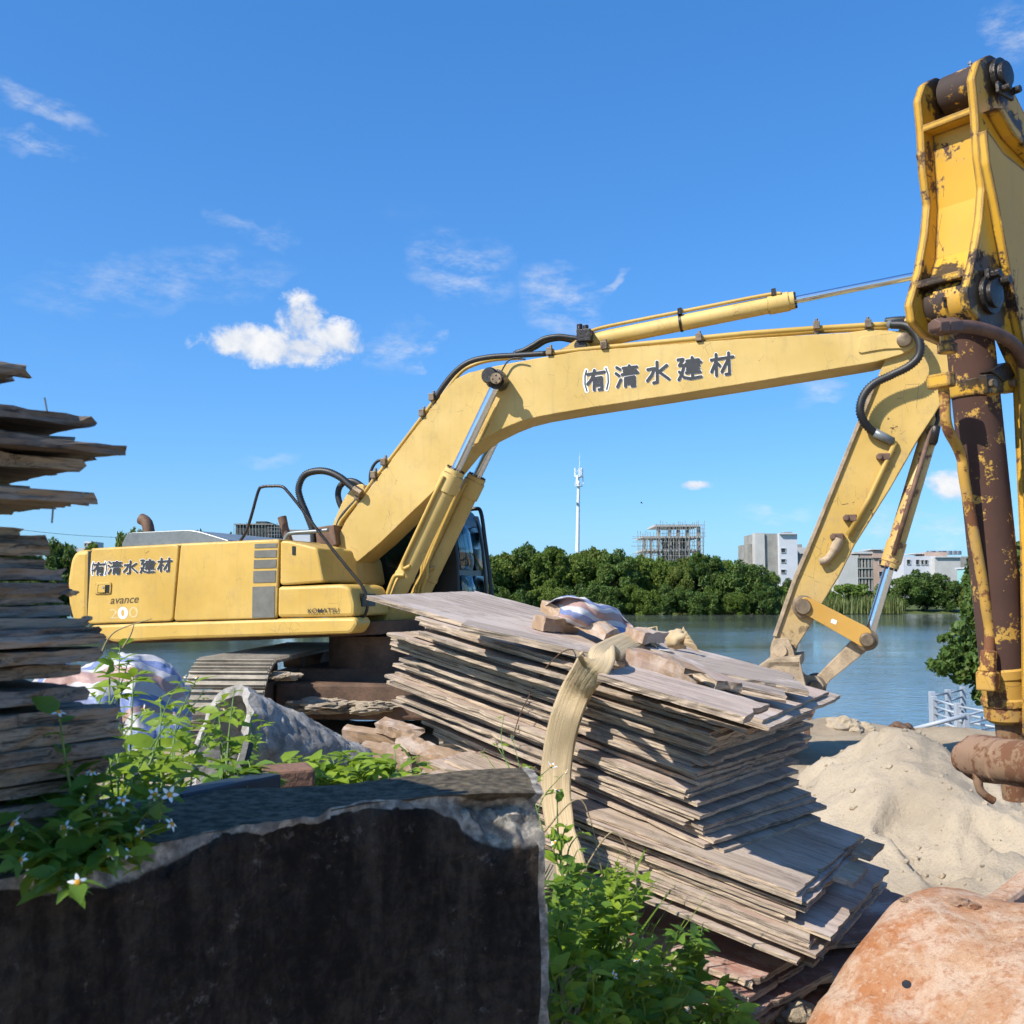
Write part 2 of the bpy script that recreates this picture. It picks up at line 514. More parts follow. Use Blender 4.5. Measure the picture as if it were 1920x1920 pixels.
def glass_mat():
    m, N = new_mat('cab_glass')
    g = N.n('ShaderNodeBsdfGlossy', {'Color': (0.85, 0.92, 0.95, 1), 'Roughness': 0.03})
    t = N.n('ShaderNodeBsdfTransparent', {'Color': (0.34, 0.42, 0.42, 1)})
    f = N.n('ShaderNodeFresnel', {'IOR': 1.5})
    mx = N.n('ShaderNodeMixShader', {0: N.math('ADD', f.outputs[0], 0.08), 1: t.outputs[0], 2: g.outputs[0]})
    N.n('ShaderNodeOutputMaterial', {0: mx.outputs[0]})
    return m


M['glass'] = glass_mat()


def leaf_mat(name, c1, c2, trans=0.35, gloss=0.35):
    m, N = new_mat(name)
    ge = N.n('ShaderNodeNewGeometry')
    oi = N.n('ShaderNodeObjectInfo')
    co = N.n('ShaderNodeTexCoord').outputs['Object']
    f = N.math('ADD', N.math('MULTIPLY', ge.outputs['Random Per Island'], 0.5), N.math('MULTIPLY', oi.outputs['Random'], 0.5))
    col = N.mix(f, c1, c2)
    col = N.mix(N.math('MULTIPLY', N.step(ge.outputs['Random Per Island'], 0.86, 1.0), 0.45), col, (0.26, 0.21, 0.05))
    vein = N.noise(co, 5.0, 4, 0.6)
    col = N.mix(N.math('MULTIPLY', N.step(vein, 0.45, 0.7), 0.3), col, tuple(x * 0.6 for x in c1))
    p = N.n('ShaderNodeBsdfPrincipled', {'Base Color': col, 'Roughness': 0.5, 'Specular IOR Level': gloss})
    tr = N.n('ShaderNodeBsdfTranslucent', {'Color': N.mix(0.5, col, (0.30, 0.42, 0.03, 1))})
    mx = N.n('ShaderNodeMixShader', {0: trans, 1: p.outputs[0], 2: tr.outputs[0]})
    N.n('ShaderNodeOutputMaterial', {0: mx.outputs[0]})
    return m


M['leaf_far'] = leaf_mat('far_foliage', (0.05, 0.095, 0.014), (0.175, 0.235, 0.045), 0.25, 0.15)
M['leaf_mid'] = leaf_mat('yellowish_foliage', (0.075, 0.11, 0.018), (0.21, 0.25, 0.06), 0.25, 0.15)
M['leaf_dark'] = leaf_mat('dark_foliage', (0.036, 0.075, 0.016), (0.11, 0.175, 0.038), 0.2, 0.2)
M['leaf_light'] = leaf_mat('pale_foliage', (0.06, 0.12, 0.02), (0.18, 0.26, 0.055), 0.25, 0.2)
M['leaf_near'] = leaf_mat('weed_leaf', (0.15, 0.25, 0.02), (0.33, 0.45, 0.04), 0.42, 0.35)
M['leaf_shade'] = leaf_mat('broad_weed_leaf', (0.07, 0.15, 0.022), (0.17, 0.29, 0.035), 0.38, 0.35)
M['reed'] = leaf_mat('reed_blade', (0.13, 0.16, 0.05), (0.26, 0.28, 0.11), 0.25, 0.2)


def wood_mat(name, tones, edge=False, grain=1.0, pale_k=0.55, gk=0.5, gc=(0.20, 0.155, 0.135)):
    m, N = new_mat(name)
    co = N.n('ShaderNodeTexCoord').outputs['Object']
    oi = N.n('ShaderNodeObjectInfo')
    rnd = oi.outputs['Random']
    sh = N.n('ShaderNodeVectorMath', {0: co, 1: N.n('ShaderNodeCombineXYZ', {0: N.math('MULTIPLY', rnd, 17.0), 1: N.math('MULTIPLY', rnd, 31.0), 2: rnd}).outputs[0]}, operation='ADD').outputs[0]
    if edge:
        g1 = N.noise(N.mapv(sh, (3.0, 3.0, 260)), 1.0, 4, 0.6)
        g2 = N.noise(N.mapv(sh, (22, 22, 520)), 1.0, 3, 0.6)
    else:
        g1 = N.noise(N.mapv(sh, (2.2 * grain, 46 * grain, 46 * grain)), 1.0, 6, 0.62, 0.3)
        g2 = N.noise(N.mapv(sh, (9 * grain, 210 * grain, 210 * grain)), 1.0, 4, 0.6)
    g = N.math('ADD', N.math('MULTIPLY', g1, 0.6), N.math('MULTIPLY', g2, 0.4))
    col = N.ramp(N.math('FRACT', N.math('MULTIPLY', rnd, 7.13)), [(i / max(1, len(tones) - 1), t) for i, t in enumerate(tones)])
    col = N.mix(N.step(g, 0.62, 0.36), col, (0.10, 0.075, 0.06), 'MIX') if edge else N.mix(N.math('MULTIPLY', N.step(g, 0.56, 0.36), gk), col, gc)
    pale = N.step(N.noise(N.mapv(sh, (1, 1.8, 1)), 3.6, 8, 0.78), 0.47, 0.60)
    col = N.mix(N.math('MULTIPLY', pale, pale_k), col, (0.60, 0.51, 0.435) if not edge else (0.56, 0.44, 0.31))
    red = N.math('MULTIPLY', N.step(N.noise(sh, 2.1, 5, 0.65), 0.58, 0.74), 0.0 if edge else 0.5)
    col = N.mix(red, col, (0.32, 0.15, 0.12))
    blk = N.math('MULTIPLY', N.step(N.noise(N.mapv(sh, (1, 2.5, 2.5)), 6.0, 7, 0.75), 0.55, 0.70), 0.6)
    col = N.mix(blk, col, (0.10, 0.085, 0.075))
    finish(N, col, 0.85, 0.0, g, 0.55, 0.004, **{'Specular IOR Level': 0.2})
    return m


M['wood'] = wood_mat('weathered_board_face', [(0.47, 0.375, 0.285), (0.53, 0.405, 0.325), (0.37, 0.305, 0.245), (0.57, 0.46, 0.345)], False, 1.4, 0.55, 0.7, (0.15, 0.115, 0.095))
M['wood_edge'] = wood_mat('weathered_board_edge', [(0.55, 0.42, 0.29), (0.47, 0.375, 0.275), (0.60, 0.47, 0.33), (0.40, 0.325, 0.25)], True)
M['wood_red'] = wood_mat('red_film_board_face', [(0.34, 0.16, 0.12), (0.38, 0.22, 0.17), (0.28, 0.14, 0.10)])
M['wood_dark'] = wood_mat('grey_old_plank', [(0.26, 0.205, 0.15), (0.35, 0.27, 0.19), (0.18, 0.145, 0.115), (0.42, 0.31, 0.19)], False, 3.4, 0.2, 0.95, (0.03, 0.024, 0.02))
M['lumber'] = wood_mat('split_lumber', [(0.38, 0.255, 0.145), (0.31, 0.20, 0.12), (0.42, 0.30, 0.185)])


def strap_mat():
    m, N = new_mat('ribbed_beige_webbing')
    uv = N.n('ShaderNodeUVMap').outputs[0]
    s = N.n('ShaderNodeSeparateXYZ', {0: uv})
    rib = N.n('ShaderNodeTexNoise', {'Vector': N.mapv(uv, (26, 1.2, 1)), 'Scale': 1.0, 'Detail': 3}).outputs[0]
    weave = N.n('ShaderNodeTexWave', {'Vector': N.mapv(uv, (1, 60, 1)), 'Scale': 1.0, 'Distortion': 1.5, 'Detail': 2}, bands_direction='Y').outputs[1]
    col = N.mix(N.step(rib, 0.35, 0.65), (0.42, 0.31, 0.17), (0.56, 0.43, 0.25))
    co = N.n('ShaderNodeTexCoord').outputs['Object']
    col = N.mix(N.math('MULTIPLY', N.step(N.noise(co, 9, 5, 0.6), 0.5, 0.75), 0.5), col, (0.36, 0.29, 0.19))
    finish(N, col, 0.8, 0, N.math('ADD', N.math('MULTIPLY', rib, 0.8), N.math('MULTIPLY', weave, 0.2)), 0.7, 0.004)
    return m


M['strap'] = strap_mat()


def tarp_mat(name, stops, dirt=0.3):
    m, N = new_mat(name)
    uv = N.n('ShaderNodeUVMap').outputs[0]
    wob = N.noise(uv, 3.0, 2, 0.5)
    u = N.n('ShaderNodeSeparateXYZ', {0: uv}).outputs[0]
    f = N.math('FRACT', N.math('ADD', u, N.math('MULTIPLY', wob, 0.03)))
    col = N.ramp(f, stops, 'CONSTANT')
    wv = N.noise(N.mapv(uv, (240, 60, 1)), 1.0, 2, 0.5)
    d = N.noise(uv, 5.0, 6, 0.65)
    col = N.mix(N.math('MULTIPLY', N.step(d, 0.45, 0.75), dirt), col, (0.42, 0.33, 0.24))
    col = N.mix(N.math('MULTIPLY', N.step(N.noise(N.mapv(uv, (70, 70, 1)), 1.0, 3, 0.7), 0.5, 0.66), 0.4), col, (0.62, 0.62, 0.66))
    p = N.n('ShaderNodeBsdfPrincipled', {'Base Color': col, 'Roughness': 0.5, 'Normal': N.n('ShaderNodeBump', {'Height': wv, 'Strength': 0.2, 'Distance': 0.002}).outputs[0]})
    t = N.n('ShaderNodeBsdfTranslucent', {'Color': col})
    mx = N.n('ShaderNodeMixShader', {0: 0.25, 1: p.outputs[0], 2: t.outputs[0]})
    N.n('ShaderNodeOutputMaterial', {0: mx.outputs[0]})
    return m


WH, BL, RD = (0.66, 0.64, 0.63), (0.20, 0.27, 0.50), (0.50, 0.31, 0.255)
M['tarp'] = tarp_mat('striped_woven_sheet', [(0, WH), (0.16, BL), (0.33, WH), (0.46, RD), (0.66, WH), (0.78, BL), (0.92, RD)])


def concrete_mat():
    m, N = new_mat('mould_blackened_concrete')
    co = N.n('ShaderNodeTexCoord').outputs['Object']
    fr = N.n('ShaderNodeAttribute', attribute_name='fracture').outputs['Fac']
    tp = N.n('ShaderNodeAttribute', attribute_name='topface').outputs['Fac']
    big = N.noise(co, 5, 7, 0.68)
    fine = N.noise(co, 60, 6, 0.65)
    run = N.math('ADD', N.math('MULTIPLY', N.noise(N.mapv(co, (13, 13, 3.2)), 1.0, 8, 0.72, 0.6), 0.55), N.math('MULTIPLY', N.noise(co, 47, 7, 0.8, 0.4), 0.45))
    black = N.mix(N.step(run, 0.40, 0.66), (0.0095, 0.0072, 0.0055), (0.058, 0.044, 0.032))
    spk = N.step(N.math('ADD', N.math('MULTIPLY', N.noise(co, 38, 7, 0.8), 0.65), N.math('MULTIPLY', big, 0.35)), 0.545, 0.64)
    black = N.mix(N.math('MULTIPLY', spk, 0.7), black, (0.15, 0.128, 0.105))
    lich = N.step(N.noise(N.mapv(co, (8, 8, 5)), 1.0, 7, 0.75), 0.56, 0.72)
    black = N.mix(N.math('MULTIPLY', lich, 0.5), black, (0.05, 0.041, 0.035))
    topc = N.mix(N.step(fine, 0.35, 0.7), (0.045, 0.036, 0.023), (0.15, 0.122, 0.08))
    raw = N.mix(N.step(fine, 0.3, 0.7), (0.12, 0.105, 0.085), (0.45, 0.405, 0.33))
    vor = N.n('ShaderNodeTexVoronoi', {'Vector': co, 'Scale': 38.0}).outputs['Distance']
    raw = N.mix(N.math('MULTIPLY', N.step(vor, 0.5, 0.75), 0.6), raw, (0.12, 0.105, 0.09))
    col = N.mix(tp, black, topc)
    col = N.mix(N.step(N.math('ADD', fr, N.math('MULTIPLY', N.math('SUBTRACT', big, 0.5), 1.3)), 0.40, 0.62), col, raw)
    h = N.math('ADD', N.math('MULTIPLY', fine, 0.5), N.math('MULTIPLY', vor, 0.4))
    finish(N, col, 0.9, 0, h, 0.9, 0.009, **{'Specular IOR Level': 0.2})
    return m


M['block'] = concrete_mat()


def rough_concrete():
    m, N = new_mat('rough_pipe_concrete')
    co = N.n('ShaderNodeTexCoord').outputs['Object']
    f = N.noise(co, 22, 8, 0.7)
    b = N.noise(co, 4, 4, 0.6)
    col = N.mix(N.step(f, 0.35, 0.65), (0.22, 0.20, 0.175), (0.44, 0.42, 0.38))
    col = N.mix(N.math('MULTIPLY', N.step(b, 0.5, 0.7), 0.5), col, (0.15, 0.135, 0.115))
    finish(N, col, 0.92, 0, f, 1.0, 0.012)
    return m


M['pipe'] = rough_concrete()


def sand_mat(name, c, damp=(0.25, 0.195, 0.13), peb=0.4):
    m, N = new_mat(name)
    co = N.n('ShaderNodeTexCoord').outputs['Object']
    big = N.noise(co, 0.9, 5, 0.6)
    f = N.noise(co, 70, 5, 0.75)
    g = N.noise(co, 240, 3, 0.7)
    vo = N.n('ShaderNodeTexVoronoi', {'Vector': co, 'Scale': 42.0}).outputs['Distance']
    col = N.mix(N.step(big, 0.35, 0.68), c, tuple(x * 0.66 for x in c))
    col = N.mix(N.math('MULTIPLY', N.step(f, 0.50, 0.66), peb), col, damp)
    col = N.mix(N.math('MULTIPLY', N.step(g, 0.55, 0.8), 0.35), col, (0.72, 0.66, 0.55))
    h = N.math('ADD', N.math('MULTIPLY', f, 0.7), N.math('MULTIPLY', g, 0.3))
    finish(N, col, 0.95, 0, N.math('SUBTRACT', h, N.math('MULTIPLY', vo, 0.3)), 0.8, 0.014, **{'Specular IOR Level': 0.1})
    return m


M['sand'] = sand_mat('pale_river_sand', (0.47, 0.385, 0.275))


def ground_mat():
    m, N = new_mat('sandy_ground')
    co = N.n('ShaderNodeTexCoord').outputs['Object']
    pos = N.n('ShaderNodeSeparateXYZ', {0: co})
    big = N.noise(co, 0.6, 6, 0.6)
    f = N.noise(co, 26, 7, 0.72)
    g = N.noise(co, 120, 4, 0.7)
    col = N.mix(N.step(big, 0.4, 0.62), (0.42, 0.34, 0.235), (0.31, 0.24, 0.16))
    col = N.mix(N.math('MULTIPLY', N.step(f, 0.5, 0.72), 0.45), col, (0.18, 0.13, 0.085))
    grass = N.step(N.math('ADD', pos.outputs[1], N.math('MULTIPLY', big, 20)), 128, 150)
    col = N.mix(grass, col, N.mix(f, (0.05, 0.075, 0.022), (0.13, 0.15, 0.05)))
    finish(N, col, 0.95, 0, N.math('ADD', f, N.math('MULTIPLY', g, 0.3)), 0.8, 0.02, **{'Specular IOR Level': 0.1})
    return m


M['ground'] = ground_mat()


def water_mat():
    m, N = new_mat('river_water')
    co = N.n('ShaderNodeTexCoord').outputs['Object']
    w1 = N.noise(N.mapv(co, (1.0, 1.0, 1)), 2.3, 5, 0.6, 0.3)
    w2 = N.noise(N.mapv(co, (0.35, 0.6, 1)), 0.5, 4, 0.6, 0.6)
    calm = N.step(N.noise(N.mapv(co, (0.35, 1.0, 1)), 0.035, 3, 0.5), 0.38, 0.62)
    h = N.math('ADD', N.math('MULTIPLY', w1, 0.5), w2)
    col = N.mix(w2, (0.095, 0.115, 0.092), (0.115, 0.13, 0.105))
    finish(N, col, N.math('ADD', 0.045, N.math('MULTIPLY', calm, 0.05)), 0, N.math('MULTIPLY', h, N.math('ADD', 0.35, calm)), 0.3, 0.16, **{'IOR': 1.33, 'Specular IOR Level': 0.55})
    return m


M['water'] = water_mat()


def bucket_mat():
    m, N = new_mat('orange_rust_bucket')
    co = N.n('ShaderNodeTexCoord').outputs['Object']
    a = N.noise(co, 3.0, 8, 0.7, 0.6)
    a2_ = N.noise(co, 7.5, 7, 0.7, 0.3)
    brush = N.noise(N.mapv(co, (42, 42, 2.6)), 1.6, 6, 0.65)
    wipe = N.noise(N.mapv(co, (5, 5, 1.2), (0.5, 0.4, 0)), 1.7, 6, 0.68, 0.8)
    f = N.noise(co, 75, 6, 0.75)
    col = N.mix(N.step(a, 0.40, 0.60), (0.42, 0.165, 0.06), (0.49, 0.30, 0.175))
    col = N.mix(N.math('MULTIPLY', N.step(wipe, 0.44, 0.60), 0.85), col, (0.56, 0.40, 0.28))
    col = N.mix(N.math('MULTIPLY', N.step(brush, 0.48, 0.66), 0.65), col, (0.34, 0.125, 0.04))
    col = N.mix(N.math('MULTIPLY', N.step(a2_, 0.56, 0.70), 0.6), col, (0.30, 0.12, 0.045))
    col = N.mix(N.math('MULTIPLY', N.step(f, 0.52, 0.66), 0.6), col, (0.58, 0.45, 0.32))
    col = N.mix(N.step(N.noise(co, 15, 7, 0.8), 0.645, 0.69), col, (0.13, 0.065, 0.035))
    col = N.mix(N.step(N.noise(co, 9, 7, 0.78), 0.63, 0.68), col, (0.58, 0.46, 0.34))
    finish(N, col, 0.75, 0.0, N.math('ADD', N.math('ADD', f, N.math('MULTIPLY', brush, 0.7)), N.math('MULTIPLY', a2_, 1.5)), 0.75, 0.010, **{'Specular IOR Level': 0.3})
    return m


M['bucket'] = bucket_mat()
# ---------------------------------------------------------------- ground, river
WATER_Z = -1.8


def sm(a, b, x):
    t = max(0.0, min(1.0, (x - a) / (b - a)))
    return t * t * (3 - 2 * t)


def gh(x, y):
    z = 0.16 * sm(5.5, 2.5, y)
    z += 0.16 * math.exp(-((x - 0.7) ** 2 + (y - 2.9) ** 2) / 1.1)
    bank = 11.6 + 0.5 * math.sin(x * 0.5) + (2.6 if x < -4 else 0) * sm(-4, -8, x)
    z -= 3.2 * sm(bank, bank + 5.0, y)
    z += 0.12 * math.exp(-((y - bank + 0.6) / 0.7) ** 2)
    if x > 4.4 and 11 < y < 19:
        z = max(z, -0.62 - 2.5 * sm(15.6, 17.6, y) - 2.0 * sm(5.2, 4.4, x))
    z -= 0.14 * sm(3.4, 4.6, x) * sm(8, 10.5, y) * sm(14, 12, y)
    far = sm(150, 158, y)
    z += far * 2.0 + 1.6 * sm(160, 260, y)
    if y < 40:
        n = fbm((x * 0.55, y * 0.55, 0.3), 5)
        z += (0.05 + 0.05 * sm(8, 11, y)) * n + 0.018 * fbm((x * 5, y * 5, 2.0), 3)
    else:
        z += 0.4 * fbm((x * 0.05, y * 0.05, 0.0), 4)
    return z


def axis(lo, hi, fine_lo, fine_hi, st, grow=1.12):
    xs = []
    v = fine_lo
    while v <= fine_hi:
        xs.append(v); v += st
    s, v = st, fine_lo
    left = []
    while v > lo:
        s *= grow; v -= s; left.append(v)
    s, v = st, xs[-1]
    right = []
    while v < hi:
        s *= grow; v += s; right.append(v)
    return left[::-1] + xs + right


gx = axis(-2500, 2500, -5.0, 6.5, 0.085)
gy = axis(-60, 3000, 1.2, 15.5, 0.085)
gv = [(x, y, gh(x, y)) for y in gy for x in gx]
nx = len(gx)
gf = [(j * nx + i, j * nx + i + 1, (j + 1) * nx + i + 1, (j + 1) * nx + i) for j in range(len(gy) - 1) for i in range(nx - 1)]
tag(obj('ground', (gv, gf), M['ground'], smooth=True, origin=(0, 0, 0)), kind='structure')
wv = [(-2500, 9.0, WATER_Z), (2500, 9.0, WATER_Z), (2500, 168, WATER_Z), (-2500, 168, WATER_Z)]
tag(obj('river', (wv, [(0, 1, 2, 3)]), M['water'], origin=(0, 0, WATER_Z)), kind='structure')


# sand heap beside the near bucket
def pile_h(x, y):
    zs = []
    for (cx, cy, cz, sl, e) in [(2.22, 6.05, 0.72, 0.64, 0.42), (2.85, 5.7, 0.60, 0.55, 0.4), (3.4, 5.2, 0.52, 0.45, 0.5)]:
        d = math.hypot(x - cx, (y - cy) * (e if y < cy else 1.0))
        zs.append(cz - sl * (math.sqrt(d * d + 0.002) - 0.045))
    z = max(zs)
    z = math.log(sum(math.exp((q - z) * 18) for q in zs)) / 18 + z
    rid = abs(fbm((x * 2.1, y * 0.9, 4.0), 4))
    z += 0.09 * (0.35 - rid) * sm(0.0, 0.4, z)
    z += 0.009 * fbm((x * 6, y * 6, 1.0), 5, 0.9)
    q = fbm((x * 16, y * 16, 6.0), 4, 0.7)
    z += 0.006 * q + 0.05 * max(0.0, q - 0.62)
    z -= 0.09 * sm(0.05, 0.45, fbm((x * 2.3, y * 1.2, 9.0), 3)) * sm(0.1, 0.35, z)
    # slumped scarp on the side towards the near bucket
    sc = 2.52 + 0.16 * fbm((y * 1.7, 3.0, 0), 3)
    if 4.6 < y < 5.9:
        z -= 0.20 * sm(sc, sc + 0.09, x) * sm(4.6, 4.9, y) * sm(5.9, 5.6, y) * sm(3.3, 2.9, x)
    return z


xs = [1.0 + 0.02 * i for i in range(152)]
ys = [3.6 + 0.02 * j for j in range(172)]
pv = []
for y in ys:
    for x in xs:
        pv.append((x, y, pile_h(x, y)))
for i, (x, y, z) in enumerate(pv):
    e = min(x - xs[0], xs[-1] - x, y - ys[0], ys[-1] - y)
    pv[i] = (x, y, min(z, gh(x, y) - 0.25 + 1.2 * e) if e < 0.6 else z)
n2 = len(xs)
pf = [(j * n2 + i, j * n2 + i + 1, (j + 1) * n2 + i + 1, (j + 1) * n2 + i) for j in range(len(ys) - 1) for i in range(n2 - 1)]
tag(obj('sand_heap', (pv, pf), M['sand'], smooth=True), 'pale sand heap with a slumped side behind the orange bucket', 'sand')


HB = random.Random(3)
_gs = []


def rock(c, r, seed, flat=0.7, sub=3):
    bm = bmesh.new()
    bmesh.ops.create_icosphere(bm, subdivisions=sub, radius=1.0)
    vs = []
    for v in bm.verts:
        k = 1 + 0.42 * fbm(v.co * 1.3 + V((seed * 7.1, 0, seed)), 5, 0.6)
        vs.append(V(c) + V((v.co.x * r * k, v.co.y * r * k, v.co.z * r * k * flat)))
    fs = [tuple(v.index for v in f.verts) for f in bm.faces]
    bm.free()
    return vs, fs


for i in range(600):
    x, y = HB.uniform(1.3, 3.6), HB.uniform(3.9, 6.6)
    r_ = 0.004 + 0.02 * HB.random() ** 5
    z = max(pile_h(x, y), gh(x, y))
    _gs.append(rock((x, y, z + r_ * 0.2), r_, i * 0.37, 0.75, 1))
tag(obj('sand_crumbs', join(*_gs), M['sand']), 'loose crumbs of damp sand scattered over the sand heap', 'sand crumbs', kind='stuff')

for i, (px, py, y, r, lab) in enumerate([
        (1580, 1362, 11.2, 0.16, 'largest sand clod on the bank edge right of the far bucket'),
        (1602, 1368, 11.1, 0.10, 'middle sand clod of the row on the bank edge'),
        (1622, 1368, 11.2, 0.11, 'rightmost pale sand clod in the row on the bank edge'),
        (1552, 1370, 11.3, 0.08, 'small sand clod nearest the far bucket teeth'),
        (1690, 1370, 11.4, 0.13, 'dark damp clod lying on the bank edge before the railing'),
        (1762, 1415, 8.2, 0.08, 'dark clod behind the sand heap crest'),
        (1450, 1885, 2.7, 0.07, 'broken stone on the soil below the leaning board pile'),
        (1490, 1900, 2.55, 0.05, 'smaller stone beside the orange bucket foot')]):
    p = D(px, py, y)
    g = rock(p, r, i + 1)
    tag(obj('sand_clod' if i < 6 else 'stone', g, M['undercarriage'] if i in (4, 5) else M['sand']), lab, 'clod' if i < 6 else 'stone')


# ---------------------------------------------------------------- far bank: trees
def crown(seed, w, d, h, lobes, leaves, ls, asp=1.6, droop=0.3, z0=0.0, centers=None, kr=1.0):
    r = random.Random(seed)
    L = centers or []
    while len(L) < lobes:
        p = V((r.uniform(-1, 1), r.uniform(-1, 1), r.uniform(-0.9, 1)))
        if p.length > 1: continue
        k = r.uniform(0.10, 0.30) * kr
        L.append((V((p.x * w * 0.5, p.y * d * 0.5, z0 + h * 0.5 + p.z * h * 0.42)), k * min(w, h) * 0.5 * r.uniform(0.8, 1.25)))
    tot = sum(q[1] ** 2 for q in L)
    vs, fs = [], []
    for c, rad in L:
        for _ in range(max(6, int(leaves * rad * rad / tot))):
            while True:
                dr = V((r.gauss(0, 1), r.gauss(0, 1), r.gauss(0, 1)))
                if dr.length > 0.1: break
            dr.normalize()
            if dr.z < -0.35 and r.random() < 0.6: dr.z *= -1
            p = c + dr * rad * (r.uniform(0.62, 1.08)) + V((0, 0, -droop * rad * r.random()))
            nrm = (dr * 0.8 + V((r.gauss(0, 0.6), r.gauss(0, 0.6), r.gauss(0.25, 0.6)))).normalized()
            t = nrm.orthogonal().normalized()
            t = Matrix.Rotation(r.uniform(0, 6.28), 3, nrm) @ t
            t = (t + V((0, 0, -droop))).normalized()
            b = nrm.cross(t)
            s = ls * r.uniform(0.55, 1.3)
            k = len(vs)
            vs += [p - t * s * asp * 0.5, p + b * s * 0.5 - nrm * s * 0.1, p + t * s * asp * 0.5 - nrm * s * 0.25, p - b * s * 0.5 - nrm * s * 0.1]
            fs += [(k, k + 1, k + 2, k + 3)]
    return vs, fs


def mesh_only(name, geo, mat):
    me = bpy.data.meshes.new(name)
    me.from_pydata([tuple(v) for v in geo[0]], [], geo[1])
    me.materials.append(mat)
    return me


def trunk_geo(h, r, seed, n=4):
    rr = random.Random(seed)
    gs = [tube([(0, 0, -0.6), (0.1, 0, h * 0.3), (0.0, 0.1, h * 0.62)], [r, r * 0.8, r * 0.4], 8)]
    for i in range(n):
        a = i * 6.28 / n + rr.uniform(0, 1)
        gs.append(tube([(0.06, 0, h * rr.uniform(0.2, 0.4)), (math.cos(a) * h * 0.12, math.sin(a) * h * 0.12, h * 0.6), (math.cos(a) * h * 0.24, math.sin(a) * h * 0.24, h * 0.8)], [r * 0.5, r * 0.3, r * 0.12], 6))
    return join(*gs)


CROWNS = {}
for k in range(4):
    CROWNS['far%d' % k] = mesh_only('crown', crown(30 + k, 8.8 - k * 1.1, 7, 10.0, 85 - k * 8, 15000, 0.25, 2.1, 0.8), M['leaf_mid'] if k == 1 else M['leaf_dark'] if k == 2 else M['leaf_far'])
for k in range(2):
    CROWNS['dark%d' % k] = mesh_only('crown', crown(60 + k, 9.5, 8, 8.5, 66, 14000, 0.26, 1.6, 0.5), M['leaf_dark'])
for k in range(2):
    CROWNS['pale%d' % k] = mesh_only('crown', crown(70 + k, 6.5, 5, 5.0, 26, 4200, 0.34, 2.2, 0.5), M['leaf_light'])
TRUNK = mesh_only('trunk', trunk_geo(8.5, 0.22, 5), M['bark'])


def tree(px, py_top, y, kind, label, group, sx=1.0, base=None, name='broadleaf_tree'):
    top = D(px, py_top, y)
    zb = gh(top.x, y) if base is None else base
    H = {'far': 10.0, 'dark': 8.6, 'pale': 5.1}[kind[:-1]]
    k = (top.z - zb) / H
    o = thing(name, label, 'tree' if kind[:-1] != 'pale' else 'shrub', (top.x, y, zb), group)
    o.rotation_euler = (0, 0, R.uniform(0, 6.28))
    c = bpy.data.objects.new('crown', CROWNS[kind]); _link(c, o); c.scale = (k * sx, k * sx, k)
    t = bpy.data.objects.new('trunk', TRUNK); _link(t, o); t.scale = (k * sx, k * sx, k * H / 10)
    return o


G1 = 'dense trees along the far bank'
marks = [(905, 1038, 'far0', 'tree at the left end of the far-bank row, just right of the cab mirror bar'),
         (945, 1018, 'far1', 'second tree of the far-bank row right of the cab'),
         (988, 1008, 'far2', 'tall tree of the far-bank row midway between cab and telecom mast'),
         (1032, 1013, 'far3', 'far-bank tree just left of the telecom mast'),
         (1070, 1016, 'far0', 'far-bank tree hiding the foot of the telecom mast'),
         (1112, 1022, 'far1', 'far-bank tree just right of the telecom mast'),
         (1150, 1024, 'far2', 'far-bank tree between the mast and the scaffolded building'),
         (1190, 1036, 'far3', 'far-bank tree under the left poles of the scaffolded building'),
         (1232, 1044, 'far0', 'far-bank tree below the left half of the scaffolded building'),
         (1275, 1042, 'far1', 'far-bank tree below the middle of the scaffolded building'),
         (1318, 1038, 'far2', 'far-bank tree below the right end of the scaffolded building'),
         (1350, 1034, 'far3', 'feathery far-bank tree right of the scaffolded building'),
         (1392, 1040, 'dark0', 'broad dark tree ending the row left of the grey tower block'),
         (1432, 1062, 'dark1', 'dark round tree in front of the grey tower block')]
for i, (px, pt, kd, lab) in enumerate(marks):
    tree(px, pt + (-9, 6, 3, -4, 8)[i % 5], 157 + 3 * (i % 3), kd, lab, G1, (1.0, .8, 1.1, .9)[i % 4])
for i, px in enumerate(range(888, 1420, 41)):
    tree(px, 1030 + R.uniform(-10, 14), 168 + (i % 2) * 4, ['far1', 'dark0', 'far3', 'far0', 'dark1'][i % 5], ORD[i] + ' back-row tree from the cab along the far bank', G1, 1.0)
G2 = 'bushes at the foot of the far-bank trees'
for i, px in enumerate(range(880, 1430, 42)):
    tree(px + R.uniform(-8, 8), 1092 + R.uniform(-10, 12), 152 + R.uniform(-1, 1), ['far0', 'far2', 'dark0', 'far3'][i % 4], ORD[i] + ' low leafy bush from the cab along the far water edge', G2, 1.15, name='bank_bush')
